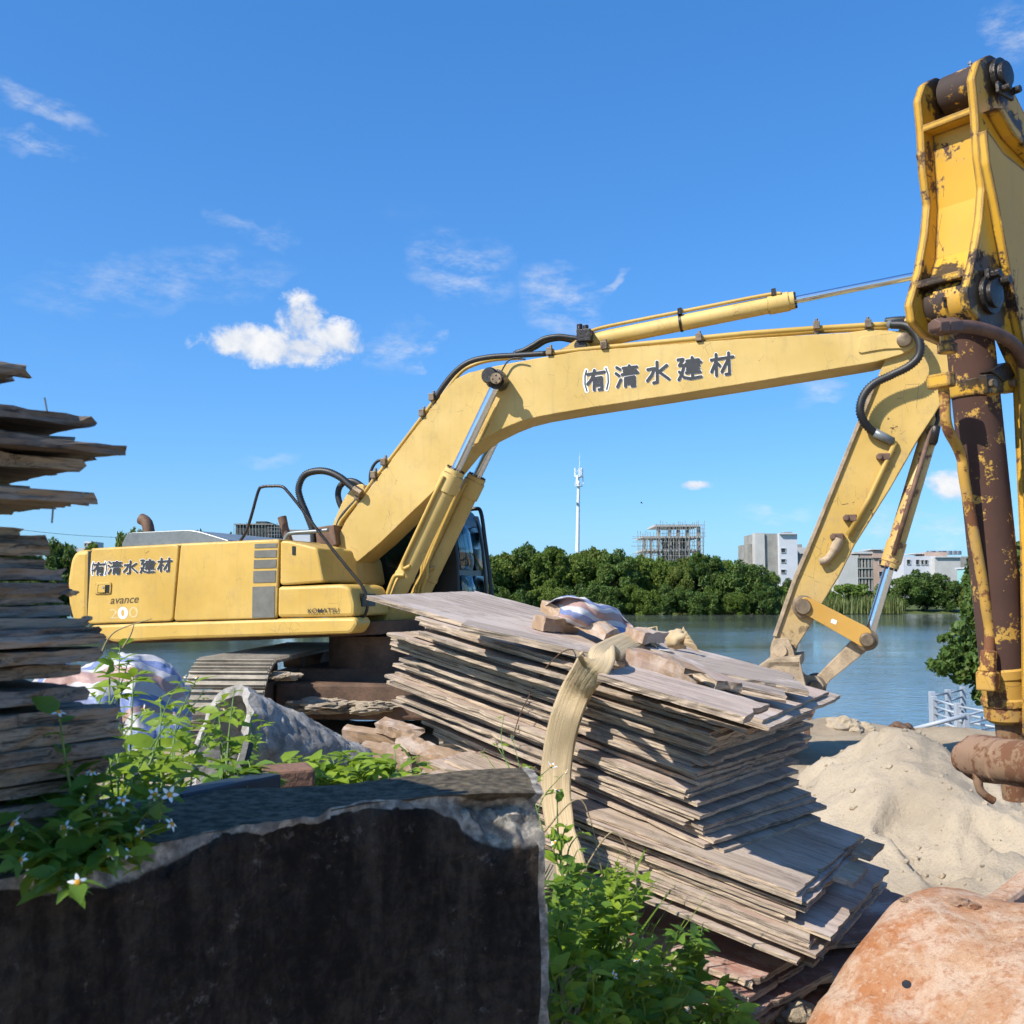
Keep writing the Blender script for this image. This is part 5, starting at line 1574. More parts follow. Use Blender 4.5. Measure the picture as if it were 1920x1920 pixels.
# upper pin and bosses
cu = a2(z3(1768, 262), AW)
obj('upper_pin', join(steps(cu - N2 * .0, cu + N2 * .035, [(0, .056), (.5, .056), (.52, .04), (.94, .04), (1, .034)], 28)), M['grease'], DX, .6)
lug = cu + V((.0, 0, -.055)) + N2 * .02
obj('pin_lock_bolts', join(cyl(lug - F2 * .02, lug - F2 * .02 + N2 * .03, .013, 6), cyl(lug + F2 * .045 + V((0, 0, .012)), lug + F2 * .045 + V((0, 0, .012)) + N2 * .03, .013, 6), box(lug, F2 * .05, N2 * .006, V((0, 0, .018)))), M['grease'], DX, bevel=.003)
ci = cu - N2 * .028
w_ = 2 * AW - .056
obj('upper_boss', steps(ci, ci - N2 * w_, [(0, .052), (.18, .055), (.2, .062), (.22, .064), (.62, .064), (.64, .05), (.72, .05), (.74, .056), (.98, .056), (1, .052)], 32), M['boss2'], DX, .5)
gn = ci - N2 * w_ * .4 + V((0, 0, .062))
obj('grease_nipple', join(cyl(gn, gn + V((0, 0, .018)), .005, 8), cyl(gn + V((0, 0, .018)), gn + V((0, 0, .026)), .0075, 8)), M['steel'], DX)
# lower pin, ram eye
cl = a2(z3(1712, 1530), AW)
obj('lower_pin', steps(cl, cl + N2 * .03, [(0, .06), (.5, .06), (.52, .043), (.94, .043), (1, .035)], 28), M['grease'], DX, .6)
lb = cl + V((0, 0, .06)) + N2 * .012
obj('pin_lock_bolts', join(cyl(lb - F2 * .01, lb - F2 * .01 + N2 * .035, .015, 6), cyl(lb + F2 * .05 - V((0, 0, .01)), lb + F2 * .05 - V((0, 0, .01)) + N2 * .035, .015, 6), box(lb + F2 * .02, F2 * .05, N2 * .008, V((0, 0, .016)))), M['grease'], DX, bevel=.003)
ce = cl - N2 * .028
obj('ram_eye', steps(ce, ce - N2 * w_, [(0, .066), (.1, .07), (.12, .076), (.2, .078), (.72, .078), (.75, .068), (.95, .066), (1, .06)], 32), M['boss2'], DX, .5)
gn = ce - N2 * w_ * .45 - F2 * .074
obj('grease_nipple', join(cyl(gn, gn - F2 * .014 - V((0, 0, .004)), .006, 8), cyl(gn - F2 * .004, gn - F2 * .004 - V((0, 0, .03)), .005, 6)), M['grease'], DX)
# bucket ram
ra = a2((1816, 612), 0) + F2 * .0
rb = a2((1893, 1352), 0)
rb2 = a2((1888, 1300), 0)
RL = (rb - ra).length
RB = obj('bucket_ram', steps(ra, rb, [(0, .05), (.02, .07), (.05, .072), (.86, .072), (.865, .078), (.885, .078), (.89, .074), (.935, .074), (.94, .079), (.955, .079), (.96, .074), (.99, .073), (1, .06)], 36), [M['rusty'], M['rusty_gland']], DX, .5)
me = RB.data
u = (rb - ra).normalized()
for p in me.polygons:
    if (p.center + ORIG[DX] - ra).dot(u) / RL > .84: p.material_index = 1
cb_ = ra + (rb - ra) * .155
sw = u.cross(N2).normalized()
cl_band = obj('clamp_band', join(steps(cb_ - u * .026, cb_ + u * .026, [(0, .078), (1, .078)], 32), box(cb_ + N2 * .07 + sw * 0, u * .03, N2 * .014, sw * .085)), M['yellow2'], RB, .5, bevel=.003)
obj('clamp_bolt', join(cyl(cb_ + N2 * .084 - sw * .06, cb_ + N2 * .1 - sw * .06, .013, 6), cyl(cb_ + N2 * .084 + sw * .065, cb_ + N2 * .1 + sw * .065, .013, 6)), M['pin'], cl_band)
obj('clamp_block', box(a2(z4(1345, 570), 0), N2 * .04, F2 * .018, V((0, 0, .022))), M['yellow2'], RB, bevel=.006)
lp = [a2(z4(*p), 0) for p in [(1360, 610), (1372, 700), (1378, 830), (1400, 920), (1450, 1010), (1490, 1110), (1508, 1260)]] + [a2(z5(*p), 0) for p in [(1640, 300), (1668, 500), (1690, 640), (1690, 800), (1686, 960)]]
obj('side_pipe', tube(spline(lp, 6), .0165, 12), M['rusty_gland'], RB, True)
obj('pipe_elbow', join(tube([a2(z5(1685, 780), 0), a2(z5(1680, 930), 0)], .025, 12), box(a2(z5(1680, 985), 0), N2 * .03, F2 * .022, V((0, 0, .03)))), M['rusty_gland'], RB, bevel=.006)
hz = [((1300, 196), .1), ((1360, 196), .1), ((1450, 190), .1), ((1560, 196), .11), ((1660, 218), .12), ((1760, 256), .13), ((1840, 308), .13), ((1900, 390), .13), ((1950, 520), .12)]
obj('thick_hose', tube(spline([a2(z4(*p), t) for p, t in hz], 6), .0195, 14), M['rubber_brown'], DX, True)
h0, h1 = a2(z4(1300, 197), .1), a2(z4(1452, 191), .1)
obj('hose_fitting', join(steps(h0, h0 + (h1 - h0) * .38, [(0, .024), (.9, .028), (1, .024)], 6), steps(h0 + (h1 - h0) * .42, h1, [(0, .025), (.5, .028), (.9, .028), (1, .024)], 6)), M['rubber_brown'], DX, .4, bevel=.002)
sb = a2(z4(1385, 235), .09)
obj('fitting_stub', join(cyl(sb, sb - V((0, 0, .05)), .02, 10), cyl(sb - V((0, 0, .035)), sb - V((0, 0, .06)), .028, 10)), M['yellow2'], DX, .5)
obj('hidden_block', side2(zz(z4, (1700, 500), (1800, 440), (1890, 450), (1860, 540), (1790, 580)), .09, .03), M['grease'], DX, bevel=.006)
# upper piece of the next ram showing at the frame edge
t0 = a2(z3(1880, 380), -.02)
obj('arm_ram_rod', tube([cu - N2 * AW, cu - N2 * AW + F2 * .9 + V((0, 0, -.32))], .035, 20), M['chrome'], DX, True)
obj('arm_ram_eye', cyl(cu - N2 * .04, cu - N2 * (2 * AW - .04), .066, 24), M['boss2'], DX, .6)

# linkage under the ram
LA, LB = D(*z5(1520, 1490), 2.95), D(*z5(2150, 1560), 2.55)
LK = obj('link_hub', steps(LA, LB, [(0, .03), (.02, .044), (.10, .046), (.11, .052), (.14, .062), (.36, .064), (.46, .06), (.47, .05), (.5, .05), (.51, .062), (1, .062)], 28), M['rust_mud'], DX, .5)
for v in LK.data.vertices:
    v.co += V((1, 1, 1)) * .006 * fbm(v.co * 18, 3)
hk = spline([D(*z5(*p), 2.82) for p in [(1605, 1590), (1612, 1650), (1628, 1710), (1665, 1750), (1718, 1784)]], 5)
obj('bent_rod', tube(hk, [.012] * 8 + [.011] * (len(hk) - 8), 10), M['rust_mud'], DX, True)
obj('rod_end', cyl(rb, rb + u * .25, .045, 20), M['rust_mud'], DX, .6)

# bucket: curved back swept across the width, with corner rounding and dents
CBK = V((.835, 2.25, .43))
Wd = 1.0
vs, fs = [], []
nu, nv = 130, 130
up = V((0, 0, 1))
for i in range(nu + 1):
    w = i / nu
    s_ = w * Wd
    edge = min(w * Wd, .11) / .11
    shrink = 1 - .20 * (1 - math.sqrt(max(0, 1 - (1 - edge) ** 2)))
    for j in range(nv + 1):
        a_ = math.radians(-60 + 270 * j / nv)
        rr_ = .455 * shrink
        ex = 1 + .05 * math.cos(2 * a_)
        rr_ *= .93 * (abs(math.cos(a_ - .5)) ** 2.7 + abs(math.sin(a_ - .5)) ** 2.7) ** (-1 / 2.7)
        p = CBK + N2 * (s_ - .02) + F2 * (math.cos(a_) * rr_ * ex) + up * (math.sin(a_) * rr_)
        dn = fbm((p.x * 3, p.y * 3, p.z * 3), 4)
        dn2 = fbm((s_ * 2.2, a_ * 1.1, 7), 3)
        rim = .012 * sm(.30, .305, w) * sm(.42, .415, w) + .012 * sm(.60, .605, w) * sm(.72, .715, w)
        rim += .010 * sm(2.35, 2.37, a_) * sm(2.95, 2.93, a_) - .016 * max(0, fbm((s_ * 6, a_ * 2.5, 1), 3) - .25)
        p += (F2 * math.cos(a_) + up * math.sin(a_)) * (.011 * dn + .020 * dn2 + rim)
        vs.append(p)
n3 = nv + 1
for i in range(nu):
    for j in range(nv):
        fs.append((i * n3 + j, (i + 1) * n3 + j, (i + 1) * n3 + j + 1, i * n3 + j + 1))
fs.append(tuple(j for j in range(n3)))
# drain hole as a black disc on the shell, its dark inside only coloured
BKT = obj('bucket', (vs, fs), M['bucket'], DX, .9)
hp = PL(1700, 1846, CBK - F2 * .36 + up * .1, (-F2 * .9 + up * .35).normalized())
import mathutils
bvh = mathutils.bvhtree.BVHTree.FromPolygons([tuple(v) for v in vs], fs)
hit = bvh.ray_cast(CAM, ray(1700, 1846).normalized())
if hit[0] is not None:
    q = hit[0]; nn = hit[1] if hit[1].dot(ray(1700, 1846)) < 0 else -hit[1]
    obj('drain_hole', cyl(q - nn * .02, q + nn * .0015, .0085, 20), M['cabblack'], BKT)
    nn0 = nn
for k, (px, py, r_) in enumerate([(1800, 1694, .022), (1826, 1700, .014), (1700, 1688, .012)]):
    hit = bvh.ray_cast(CAM, ray(px, py).normalized())
    if hit[0] is not None:
        obj('mud_lump', rock(hit[0], r_, 60 + k, .5), M['rust_mud'], BKT)
# ears rising from the bucket back towards the link
for k, s_ in enumerate((.10, .46)):
    c = CBK + N2 * s_
    pts = [c + F2 * (x * 1.0) + up * z for x, z in [(-.06, .36), (.08, .415), (.2, .43), (.32, .455), (.42, .50), (.55, .58), (.75, .60), (.75, .2), (0, .2)]]
    obj('ear', prism(pts, N2 * .05), M['bucket'], BKT, bevel=.012)
# ---------------------------------------------------------------- boards
BR = random.Random(21)


def board_mesh(name, L, Wd, t, seed, face, edge, rough=.0022, chip=.012, n1=34, n2=24, bow=0.0):
    """flat sheet, long axis local x, with a ragged outline; slot 0 faces, slot 1 edges"""
    r = random.Random(seed)
    out = []
    def run(a, b, n, nrm):
        ch = 0.0
        for i in range(n):
            f = i / n
            if r.random() < .075: ch = r.uniform(.2, 1.0) * chip
            elif r.random() < .6: ch *= .15
            p = a + (b - a) * f
            out.append(p - nrm * (abs(r.gauss(0, rough)) * .6 + ch * (1 if 0 < i < n - 1 else .2)))
    c = [V((-L / 2, -Wd / 2)), V((L / 2, -Wd / 2)), V((L / 2, Wd / 2)), V((-L / 2, Wd / 2))]
    run(c[0], c[1], n1, V((0, -1))); run(c[1], c[2], n2, V((1, 0))); run(c[2], c[3], n1, V((0, 1))); run(c[3], c[0], n2, V((-1, 0)))
    n = len(out)
    vs = []
    for lay in range(3):
        for p in out:
            ins = 1.0
            j = r.gauss(0, rough * .35)
            zc = bow * ((2 * p.x / L) ** 2 - .4)
            vs.append(V((p.x * ins + j, p.y * ins + j, (-t / 2, 0, t / 2)[lay] + zc)))
    fs = [tuple(range(n - 1, -1, -1)), tuple(2 * n + i for i in range(n))]
    ms = [0, 0]
    for lay in range(2):
        for i in range(n):
            k = (i + 1) % n
            fs.append((lay * n + i, lay * n + k, (lay + 1) * n + k, (lay + 1) * n + i)); ms.append(1)
    me = bpy.data.meshes.new(name)
    me.from_pydata([tuple(v) for v in vs], [], fs)
    me.materials.append(face); me.materials.append(edge)
    me.polygons.foreach_set('material_index', ms)
    return me


def place(name, me, c, ex, ez, label, cat, group=None, yaw=0.0, tx=0.0, ty=0.0):
    ex = V(ex).normalized(); ez = V(ez).normalized()
    ey = ez.cross(ex).normalized(); ex = ey.cross(ez)
    m = Matrix((ex, ey, ez)).transposed()
    m = m @ Matrix.Rotation(yaw, 3, 'Z') @ Matrix.Rotation(tx, 3, 'X') @ Matrix.Rotation(ty, 3, 'Y')
    o = bpy.data.objects.new(name, me)
    m4 = m.to_4x4(); m4.translation = c
    o.matrix_world = m4
    COL.objects.link(o)
    ORIG[o] = V(c)
    return tag(o, label, cat, group)


TH = .0098
tl1 = math.radians(13.0); tl2 = math.radians(1.0)
E1 = V((-.88 * math.cos(tl1), .475 * math.cos(tl1), math.sin(tl1)))
E2 = V((.475 * math.cos(tl2), .88 * math.cos(tl2), math.sin(tl2)))
E3 = E2.cross(E1).normalized()
C0 = D(1338, 1650, 2.55)
GP = 'sheets of the large leaning board pile'
NB = 36
h = 0.0
WID = [.58, .66, .76, .86, .78, .70]
SH2 = {(q, v): board_mesh('plywood_sheet', L, w, TH, 100 + q * 3 + v, M['wood'], M['wood_edge'], bow=b) for q, w in enumerate(WID) for v, (L, b) in enumerate([(1.0, 0), (.96, .004), (1.03, 0)])}
for i in range(NB):
    f = i / (NB - 1)
    q = min(5, max(0, int(f * 5.2 + BR.uniform(-.6, .6))))
    v = BR.randrange(3)
    me = SH2[(q, v)]
    L, w = (1.0, .96, 1.03)[v], WID[q]
    yw = math.radians(48.7 + (61.6 - 48.7) * f + BR.uniform(-1.6, 1.6))
    e2 = V((math.cos(yw) * math.cos(tl2), math.sin(yw) * math.cos(tl2), math.sin(tl2)))
    e1_ = V((-math.sin(yw) * math.cos(tl1), math.cos(yw) * math.cos(tl1), math.sin(tl1)))
    sh = .09 * math.sin(f * 3.14) + BR.uniform(-.03, .03) - (.05 if f > .88 else 0)
    s2 = BR.uniform(-.03, .03)
    h += TH + (.0006 + BR.random() ** 3 * .003)
    c = C0 + e1_ * (L / 2 + sh) + e2 * (w / 2 + s2) + E3 * h
    tall = ORD[NB - 1 - i] + ' weathered sheet below the pale top sheet of the large leaning pile'
    place('plywood_sheet', me, c, e1_, E3, tall, 'board', GP, 0, BR.gauss(0, .0015), BR.gauss(0, .0022))
TOPH = h + TH / 2
# the loose upper boards of the photo
big = board_mesh('plywood_sheet', 1.12, .66, .013, 201, M['wood'], M['wood_edge'])
tp_c = C0 + E1 * .63 + E2 * .37 + E3 * (TOPH + .012)
place('plywood_sheet', big, tp_c, E1, E3, 'pale pinkish top sheet of the leaning pile reaching furthest left', 'board', None, .03)
TN = E3
TP = tp_c + E3 * .009


def on_top(px, py, lift=0.0):
    return PL(px, py, TP + E3 * lift, E3)


def plank_on(pa, pb, wdt, t, lift, seed, label, mat=None, name='plank', yawx=None):
    a, b = on_top(*pa, lift), on_top(*pb, lift)
    L = (b - a).length
    me = board_mesh(name, L, wdt, t, seed, mat or M['wood'], M['wood_edge'], .004, .012, 16, 6)
    return place(name, me, (a + b) / 2 + E3 * t / 2, (b - a), E3, label, 'board')


plank_on((868, 1178), (1470, 1312), .10, .018, .002, 301, 'long narrow plank lying along the front of the top sheet')
plank_on((1180, 1225), (1500, 1290), .24, .016, .003, 302, 'pale top board at the right end ending by the far bucket')
plank_on((1150, 1268), (1420, 1345), .22, .016, .022, 303, 'pale grey board with a clean sawn end overhanging the pile to the right')
plank_on((1190, 1210), (1365, 1295), .08, .022, .022, 304, 'short grey board with a dark split under the frayed lumber piece', M['wood'])
# splintered lumber on top
def lumber(a, b, w, t, seed, label, mat='lumber', up=None, frayed=True):
    a, b = V(a), V(b)
    L = (b - a).length
    r = random.Random(seed)
    me = bpy.data.meshes.new('lumber_piece')
    ns = 9
    vs, fs = [], []
    for i in range(ns):
        x = -L / 2 + L * i / (ns - 1)
        k = 1.0 if i < ns - 2 or not frayed else (.85 if i == ns - 2 else .55)
        for (yy, z_) in [(-1, -1), (0, -1.02), (1, -1), (1.02, 0), (1, 1), (0, 1.02), (-1, 1), (-1.02, 0)]:
            vs.append((x + (r.uniform(-.03, .03) if i == ns - 1 else r.gauss(0, .002)), yy * w / 2 * k + r.gauss(0, .002), z_ * t / 2 * k + r.gauss(0, .0018)))
    for i in range(ns - 1):
        for q in range(8):
            fs.append((i * 8 + q, i * 8 + (q + 1) % 8, (i + 1) * 8 + (q + 1) % 8, (i + 1) * 8 + q))
    fs += [tuple(range(7, -1, -1)), tuple((ns - 1) * 8 + q for q in range(8))]
    me.from_pydata(vs, [], fs); me.materials.append(M[mat])
    return place('lumber_piece', me, (a + b) / 2, b - a, up or E3, label, 'lumber')


lumber(on_top(1010, 1168, .02), on_top(1082, 1172, .02), .05, .04, 1, 'stubby weathered lumber end on the left of the pile top', frayed=False)
lumber(on_top(1030, 1130, .055), on_top(1150, 1200, .03), .055, .035, 2, 'lumber piece poking out from under the striped cloth', frayed=False)
lumber(on_top(1185, 1222, .06), on_top(1300, 1275, .035), .055, .045, 3, 'splintered lumber piece with a frayed red-brown end on the pile top')
lumber(on_top(1188, 1205, .05), on_top(1232, 1178, .09), .06, .03, 4, 'tilted wedge-shaped lumber offcut behind the strap end', frayed=False)


def sheet_from(name, pts, nu, nv, mat, label, cat, amp=.01, seed=0, ustretch=1.0, thick=.0016):
    """cloth through a coarse lattice of world points (rows x columns), finely wrinkled"""
    rows = [spline(r_, nu) for r_ in pts]
    cols = list(zip(*rows))
    grid = [spline(c_, nv) for c_ in cols]
    n, m = len(grid), len(grid[0])
    vs = []
    for i in range(n):
        for j in range(m):
            p = grid[i][j]
            q = p * 9 + V((seed, 0, 0))
            vs.append(p + V((fbm(q, 4), fbm(q + V((9, 0, 0)), 4), fbm(q + V((0, 9, 0)), 4))) * amp)
    fs = [(i * m + j, (i + 1) * m + j, (i + 1) * m + j + 1, i * m + j + 1) for i in range(n - 1) for j in range(m - 1)]
    o = obj(name, (vs, fs), mat, smooth=True)
    uv = o.data.uv_layers.new(name='uv')
    for lp in o.data.loops:
        k = lp.vertex_index
        uv.data[lp.index].uv = (ustretch * (k // m) / (n - 1), (k % m) / (m - 1))
    s_ = o.modifiers.new('thick', 'SOLIDIFY'); s_.thickness = thick
    return tag(o, label, cat)


# striped cloth scrap on the pile top
ct = [[(1012, 1140, .03), (1030, 1128, .05), (1050, 1140, .06), (1040, 1160, .03)], [(1050, 1120, .10), (1075, 1118, .11), (1085, 1150, .08), (1075, 1172, .03)], [(1090, 1120, .12), (1110, 1138, .10), (1118, 1165, .06), (1112, 1190, .02)],
      [(1120, 1134, .10), (1140, 1146, .09), (1146, 1172, .05), (1135, 1196, .02)], [(1150, 1140, .09), (1165, 1152, .07), (1170, 1178, .04), (1160, 1198, .02)], [(1172, 1162, .06), (1184, 1172, .05), (1186, 1188, .03), (1176, 1200, .015)]]
sheet_from('striped_cloth', [[on_top(a, b, c_) for a, b, c_ in r_] for r_ in ct], 7, 7, M['tarp'], 'blue and white striped woven cloth scrap on top of the board pile', 'cloth', .008, 3, 1.15)
sheet_from('cloth_rag', [[on_top(a, b, c_) for a, b, c_ in r_] for r_ in [[(1238, 1215, .05), (1240, 1228, .02)], [(1262, 1222, .05), (1260, 1236, .02)], [(1285, 1236, .02), (1282, 1246, .01)]]], 6, 5, M['tarp'], 'blue cloth rag beside the frayed lumber piece', 'cloth', .006, 7, .3)


# strap over the pile
def ribbon(name, path, widths, nrm, mat, parent, ribs=6, t=.009):
    vs, fs, uvs = [], [], []
    n = len(path)
    m = 13
    for i, p in enumerate(path):
        tg = (path[min(i + 1, n - 1)] - path[max(i - 1, 0)]).normalized()
        nr = nrm[i] if isinstance(nrm, list) else nrm
        b = tg.cross(nr).normalized(); nr2 = b.cross(tg)
        for k in range(m):
            f = k / (m - 1)
            ridge = .0022 * math.sin(f * math.pi * ribs) ** 2 - .004 * abs(2 * f - 1) ** 3
            vs.append(p + b * (f - .5) * widths[i] + nr2 * (ridge + .0025 * fbm(p * 14 + V((k * .4, 0, 0)), 3)))
            uvs.append((f, i / (n - 1) * 3))
    fs = [(i * m + k, i * m + k + 1, (i + 1) * m + k + 1, (i + 1) * m + k) for i in range(n - 1) for k in range(m - 1)]
    o = obj(name, (vs, fs), mat, parent, True)
    uv = o.data.uv_layers.new(name='uv')
    for lp in o.data.loops: uv.data[lp.index].uv = uvs[lp.vertex_index]
    s_ = o.modifiers.new('thick', 'SOLIDIFY'); s_.thickness = t
    return o


st = thing('webbing_strap', 'wide ribbed beige strap hanging over the side of the board pile', 'strap', D(1075, 1615, 2.6))
EM = V((math.cos(.96), math.sin(.96), 0))


def LF(px, py, off=.05):      # the pile's left flank, a little in front of the board edges
    return PL(px, py, C0 - EM * off, EM)


sp = spline([on_top(1205, 1190, .065), on_top(1170, 1203, .058), on_top(1138, 1222, .056), on_top(1110, 1248, .05), LF(1084, 1288, .10), LF(1062, 1340, .11), LF(1046, 1410, .10), LF(1041, 1480, .12), LF(1048, 1545, .17), LF(1062, 1600, .24), LF(1072, 1645, .28)], 8)
LN = (-E2).normalized()
nrms = []
for i, p in enumerate(sp):
    f = i / (len(sp) - 1)
    nrms.append((E3 * max(0, .75 - 3.2 * f) + (-E2) * (.35 + f) + V((0, -.6, 0))).normalized())
ribbon('band', sp, [.062 + .020 * min(1, i / 16) for i in range(len(sp))], nrms, M['strap'], st)
fr = []
for k in range(26):
    a = on_top(1200 + BR.uniform(-4, 8), 1188 + BR.uniform(-8, 10), .05 + BR.uniform(-.01, .015))
    fr.append(tube([a, a + V((.03, -.01, BR.uniform(-.02, .01))) * BR.uniform(.6, 1.4), a + V((.045, -.02, BR.uniform(-.07, -.02))) * BR.uniform(.6, 1.3)], [.004, .003, .001], 5))
obj('frayed_end', join(*fr), M['strap'], st, True)
kn = thing('strap_knot', 'knotted strap end with a fanned pale tail behind the pile top', 'strap', on_top(1270, 1205, .0))
kc = on_top(1268, 1200, .035)
g = rock(kc, .034, 77, .9)
obj('knot', g, M['strap'], kn, True)
fan = []
for k in range(5):
    f = k / 4
    a = kc + V((.01, .01, 0))
    b = on_top(1288 + 16 * f, 1182 + 34 * f, .07 - .03 * f)
    fan.append(prism([a + V((0, 0, -.008)), a + V((0, 0, .008)), b + V((-.010 * (1 - f), 0, .012)), b + V((.012 * f, 0, -.012))], V((0, .006, 0))))
obj('fanned_tail', join(*fan), M['strap'], kn, bevel=.002)
# thin wire across the pile
wp = [on_top(1150, 1198, .012), on_top(1100, 1218, .01), on_top(1055, 1222, .012), LF(1010, 1270, .03), LF(995, 1300, .02), LF(975, 1340, .02), LF(960, 1390, .03)]
tag(obj('wire', tube(spline(wp, 6), .0016, 5), M['exhaust']), 'thin rusty wire trailing over the left side of the board pile', 'wire')

# lower pile sticking out to the right
tl3 = math.radians(12.5)
Q1 = V((-.86 * math.cos(tl3), .51 * math.cos(tl3), math.sin(tl3)))
Q2 = V((.50, .866, .0)).normalized()
Q3 = Q2.cross(Q1).normalized()
C2 = D(1536, 1842, 2.36)
LOW = [board_mesh('plywood_sheet', L, w, TH, 400 + i, M['wood'], M['wood_edge']) for i, (L, w) in enumerate([(1.0, .66), (.92, .64), (1.05, .70)])]
h = 0.0
for i in range(13):
    k = i % 3
    L, w = [(1.0, .66), (.92, .64), (1.05, .70)][k]
    h += TH + .001 + BR.random() * .004
    c = C2 + Q1 * (L / 2 + BR.uniform(-.01, .05) + (.05 if i > 6 else 0) - (.02 if i == 0 else 0)) + Q2 * (w / 2 + BR.uniform(-.02, .05)) + Q3 * h
    lab = 'bottom sheet of the lower stack jutting out toward the orange bucket' if i == 0 else 'pink-stained top sheet of the lower stack beside the sand heap' if i == 12 else ORD[i] + ' weathered sheet from the bottom of the lower stack beside the orange bucket'
    place('plywood_sheet', LOW[k], c, Q1, Q3, lab, 'board', None if i in (0, 12) else 'sheets of the lower stack', BR.uniform(-.02, .02))
for k, (f1, f2, lab) in enumerate([(.02, .26, 'nearer short offcut strip on the right edge of the lower stack'), (.03, .52, 'farther short offcut strip on the right edge of the lower stack')]):
    me = board_mesh('offcut', .05, .16, .014, 450 + k, M['lumber'], M['wood_edge'], .003, .006, 6, 6)
    place('offcut', me, C2 + Q1 * f1 + Q2 * f2 + Q3 * (h + TH + .001), Q1, Q3, lab, 'offcut')
# reddish boards and packing at the very bottom
redm = [board_mesh('formwork_board', L, w, .015, 500 + i, M['wood_red'], M['wood_edge']) for i, (L, w) in enumerate([(.72, .42), (.66, .36), (.75, .30)])]
zb0 = .30
for i in range(12):
    b_ = V((.40 + .02 * math.sin(i * 2.1), 2.78 + .02 * math.cos(i * 1.7), zb0 + .029 * i))
    az = math.radians(148 + BR.uniform(-16, 16))
    place('formwork_board', redm[i % 3], b_, V((math.cos(az), math.sin(az), .04)), V((0.02, -.05, 1)), 'reddish board in the bottom heap among the weeds' if i < 11 else 'topmost reddish board of the bottom heap above the weeds', 'board', 'reddish boards under the piles' if i < 11 else None, 0)
for i in range(10):
    az = math.radians(20 + BR.uniform(-14, 14))
    b_ = V((.86 + BR.uniform(-.04, .04), 2.95 + BR.uniform(-.05, .05), .20 + .042 * i))
    me = redm[(i + 1) % 3]
    place('formwork_board', me, b_, V((math.cos(az), math.sin(az), .02)), V((0.0, -.03, 1)), 'dark board in the shaded packing under the lower stack', 'board', 'shaded packing boards under the lower stack')
# lumber lying on the ground left of the pile
zl = Z(660, 1080, 660 / 1920)
for k, (pa, pb, y, w, t, lab) in enumerate([
        ((-40, 868), (340, 895), 4.3, .05, .05, 'upper split lumber bar on the ground left of the board pile'),
        ((60, 955), (430, 1000), 3.95, .05, .05, 'lower lumber bar on the ground left of the board pile'),
        ((160, 1030), (320, 960), 3.6, .06, .06, 'brown lumber block lying in front of the lumber bars'),
        ((310, 985), (400, 870), 3.55, .07, .025, 'short lumber board leaning up against the pile'),
        ((155, 825), (345, 850), 4.25, .07, .04, 'rounded lumber end poking out under the pile'),
        ((420, 935), (760, 1060), 3.45, .06, .02, 'pale board sticking out low on the left of the pile'),
        ((400, 1010), (560, 1060), 3.3, .05, .05, 'pale squared lumber behind the concrete block top')]):
    lumber(D(*zl(*pa), y), D(*zl(*pb), y - .1), w, t, 20 + k, lab, up=V((0, -.3, 1)), frayed=False)

# ---------------------------------------------------------------- concrete block
BT = 1.205
fa_, fb_ = V((.045, 1.48, 0)), V((-1.25, .26, 0))       # front top edge, right to left
bk_, bl_ = V((.025, 1.76, 0)), V((-1.9, .92, 0))
fdir = (fb_ - fa_).normalized()
fn_ = V((-fdir.y, fdir.x, 0)); fn_ = fn_ if fn_.y < 0 else -fn_


EDGE = [V((.050, 1.56, 0)), V((-.14, 1.50, 0)), V((-.30, 1.37, 0)), V((-.43, 1.20, 0)), V((-.57, 1.0, 0)), V((-1.25, .30, 0))]
_el = [0.0]
for _a, _b in zip(EDGE[:-1], EDGE[1:]): _el.append(_el[-1] + (_b - _a).length)


def edge_at(u):
    s_ = u * _el[-1]
    for k in range(len(EDGE) - 1):
        if s_ <= _el[k + 1] + 1e-9:
            return EDGE[k].lerp(EDGE[k + 1], (s_ - _el[k]) / (_el[k + 1] - _el[k]))
    return EDGE[-1].copy()


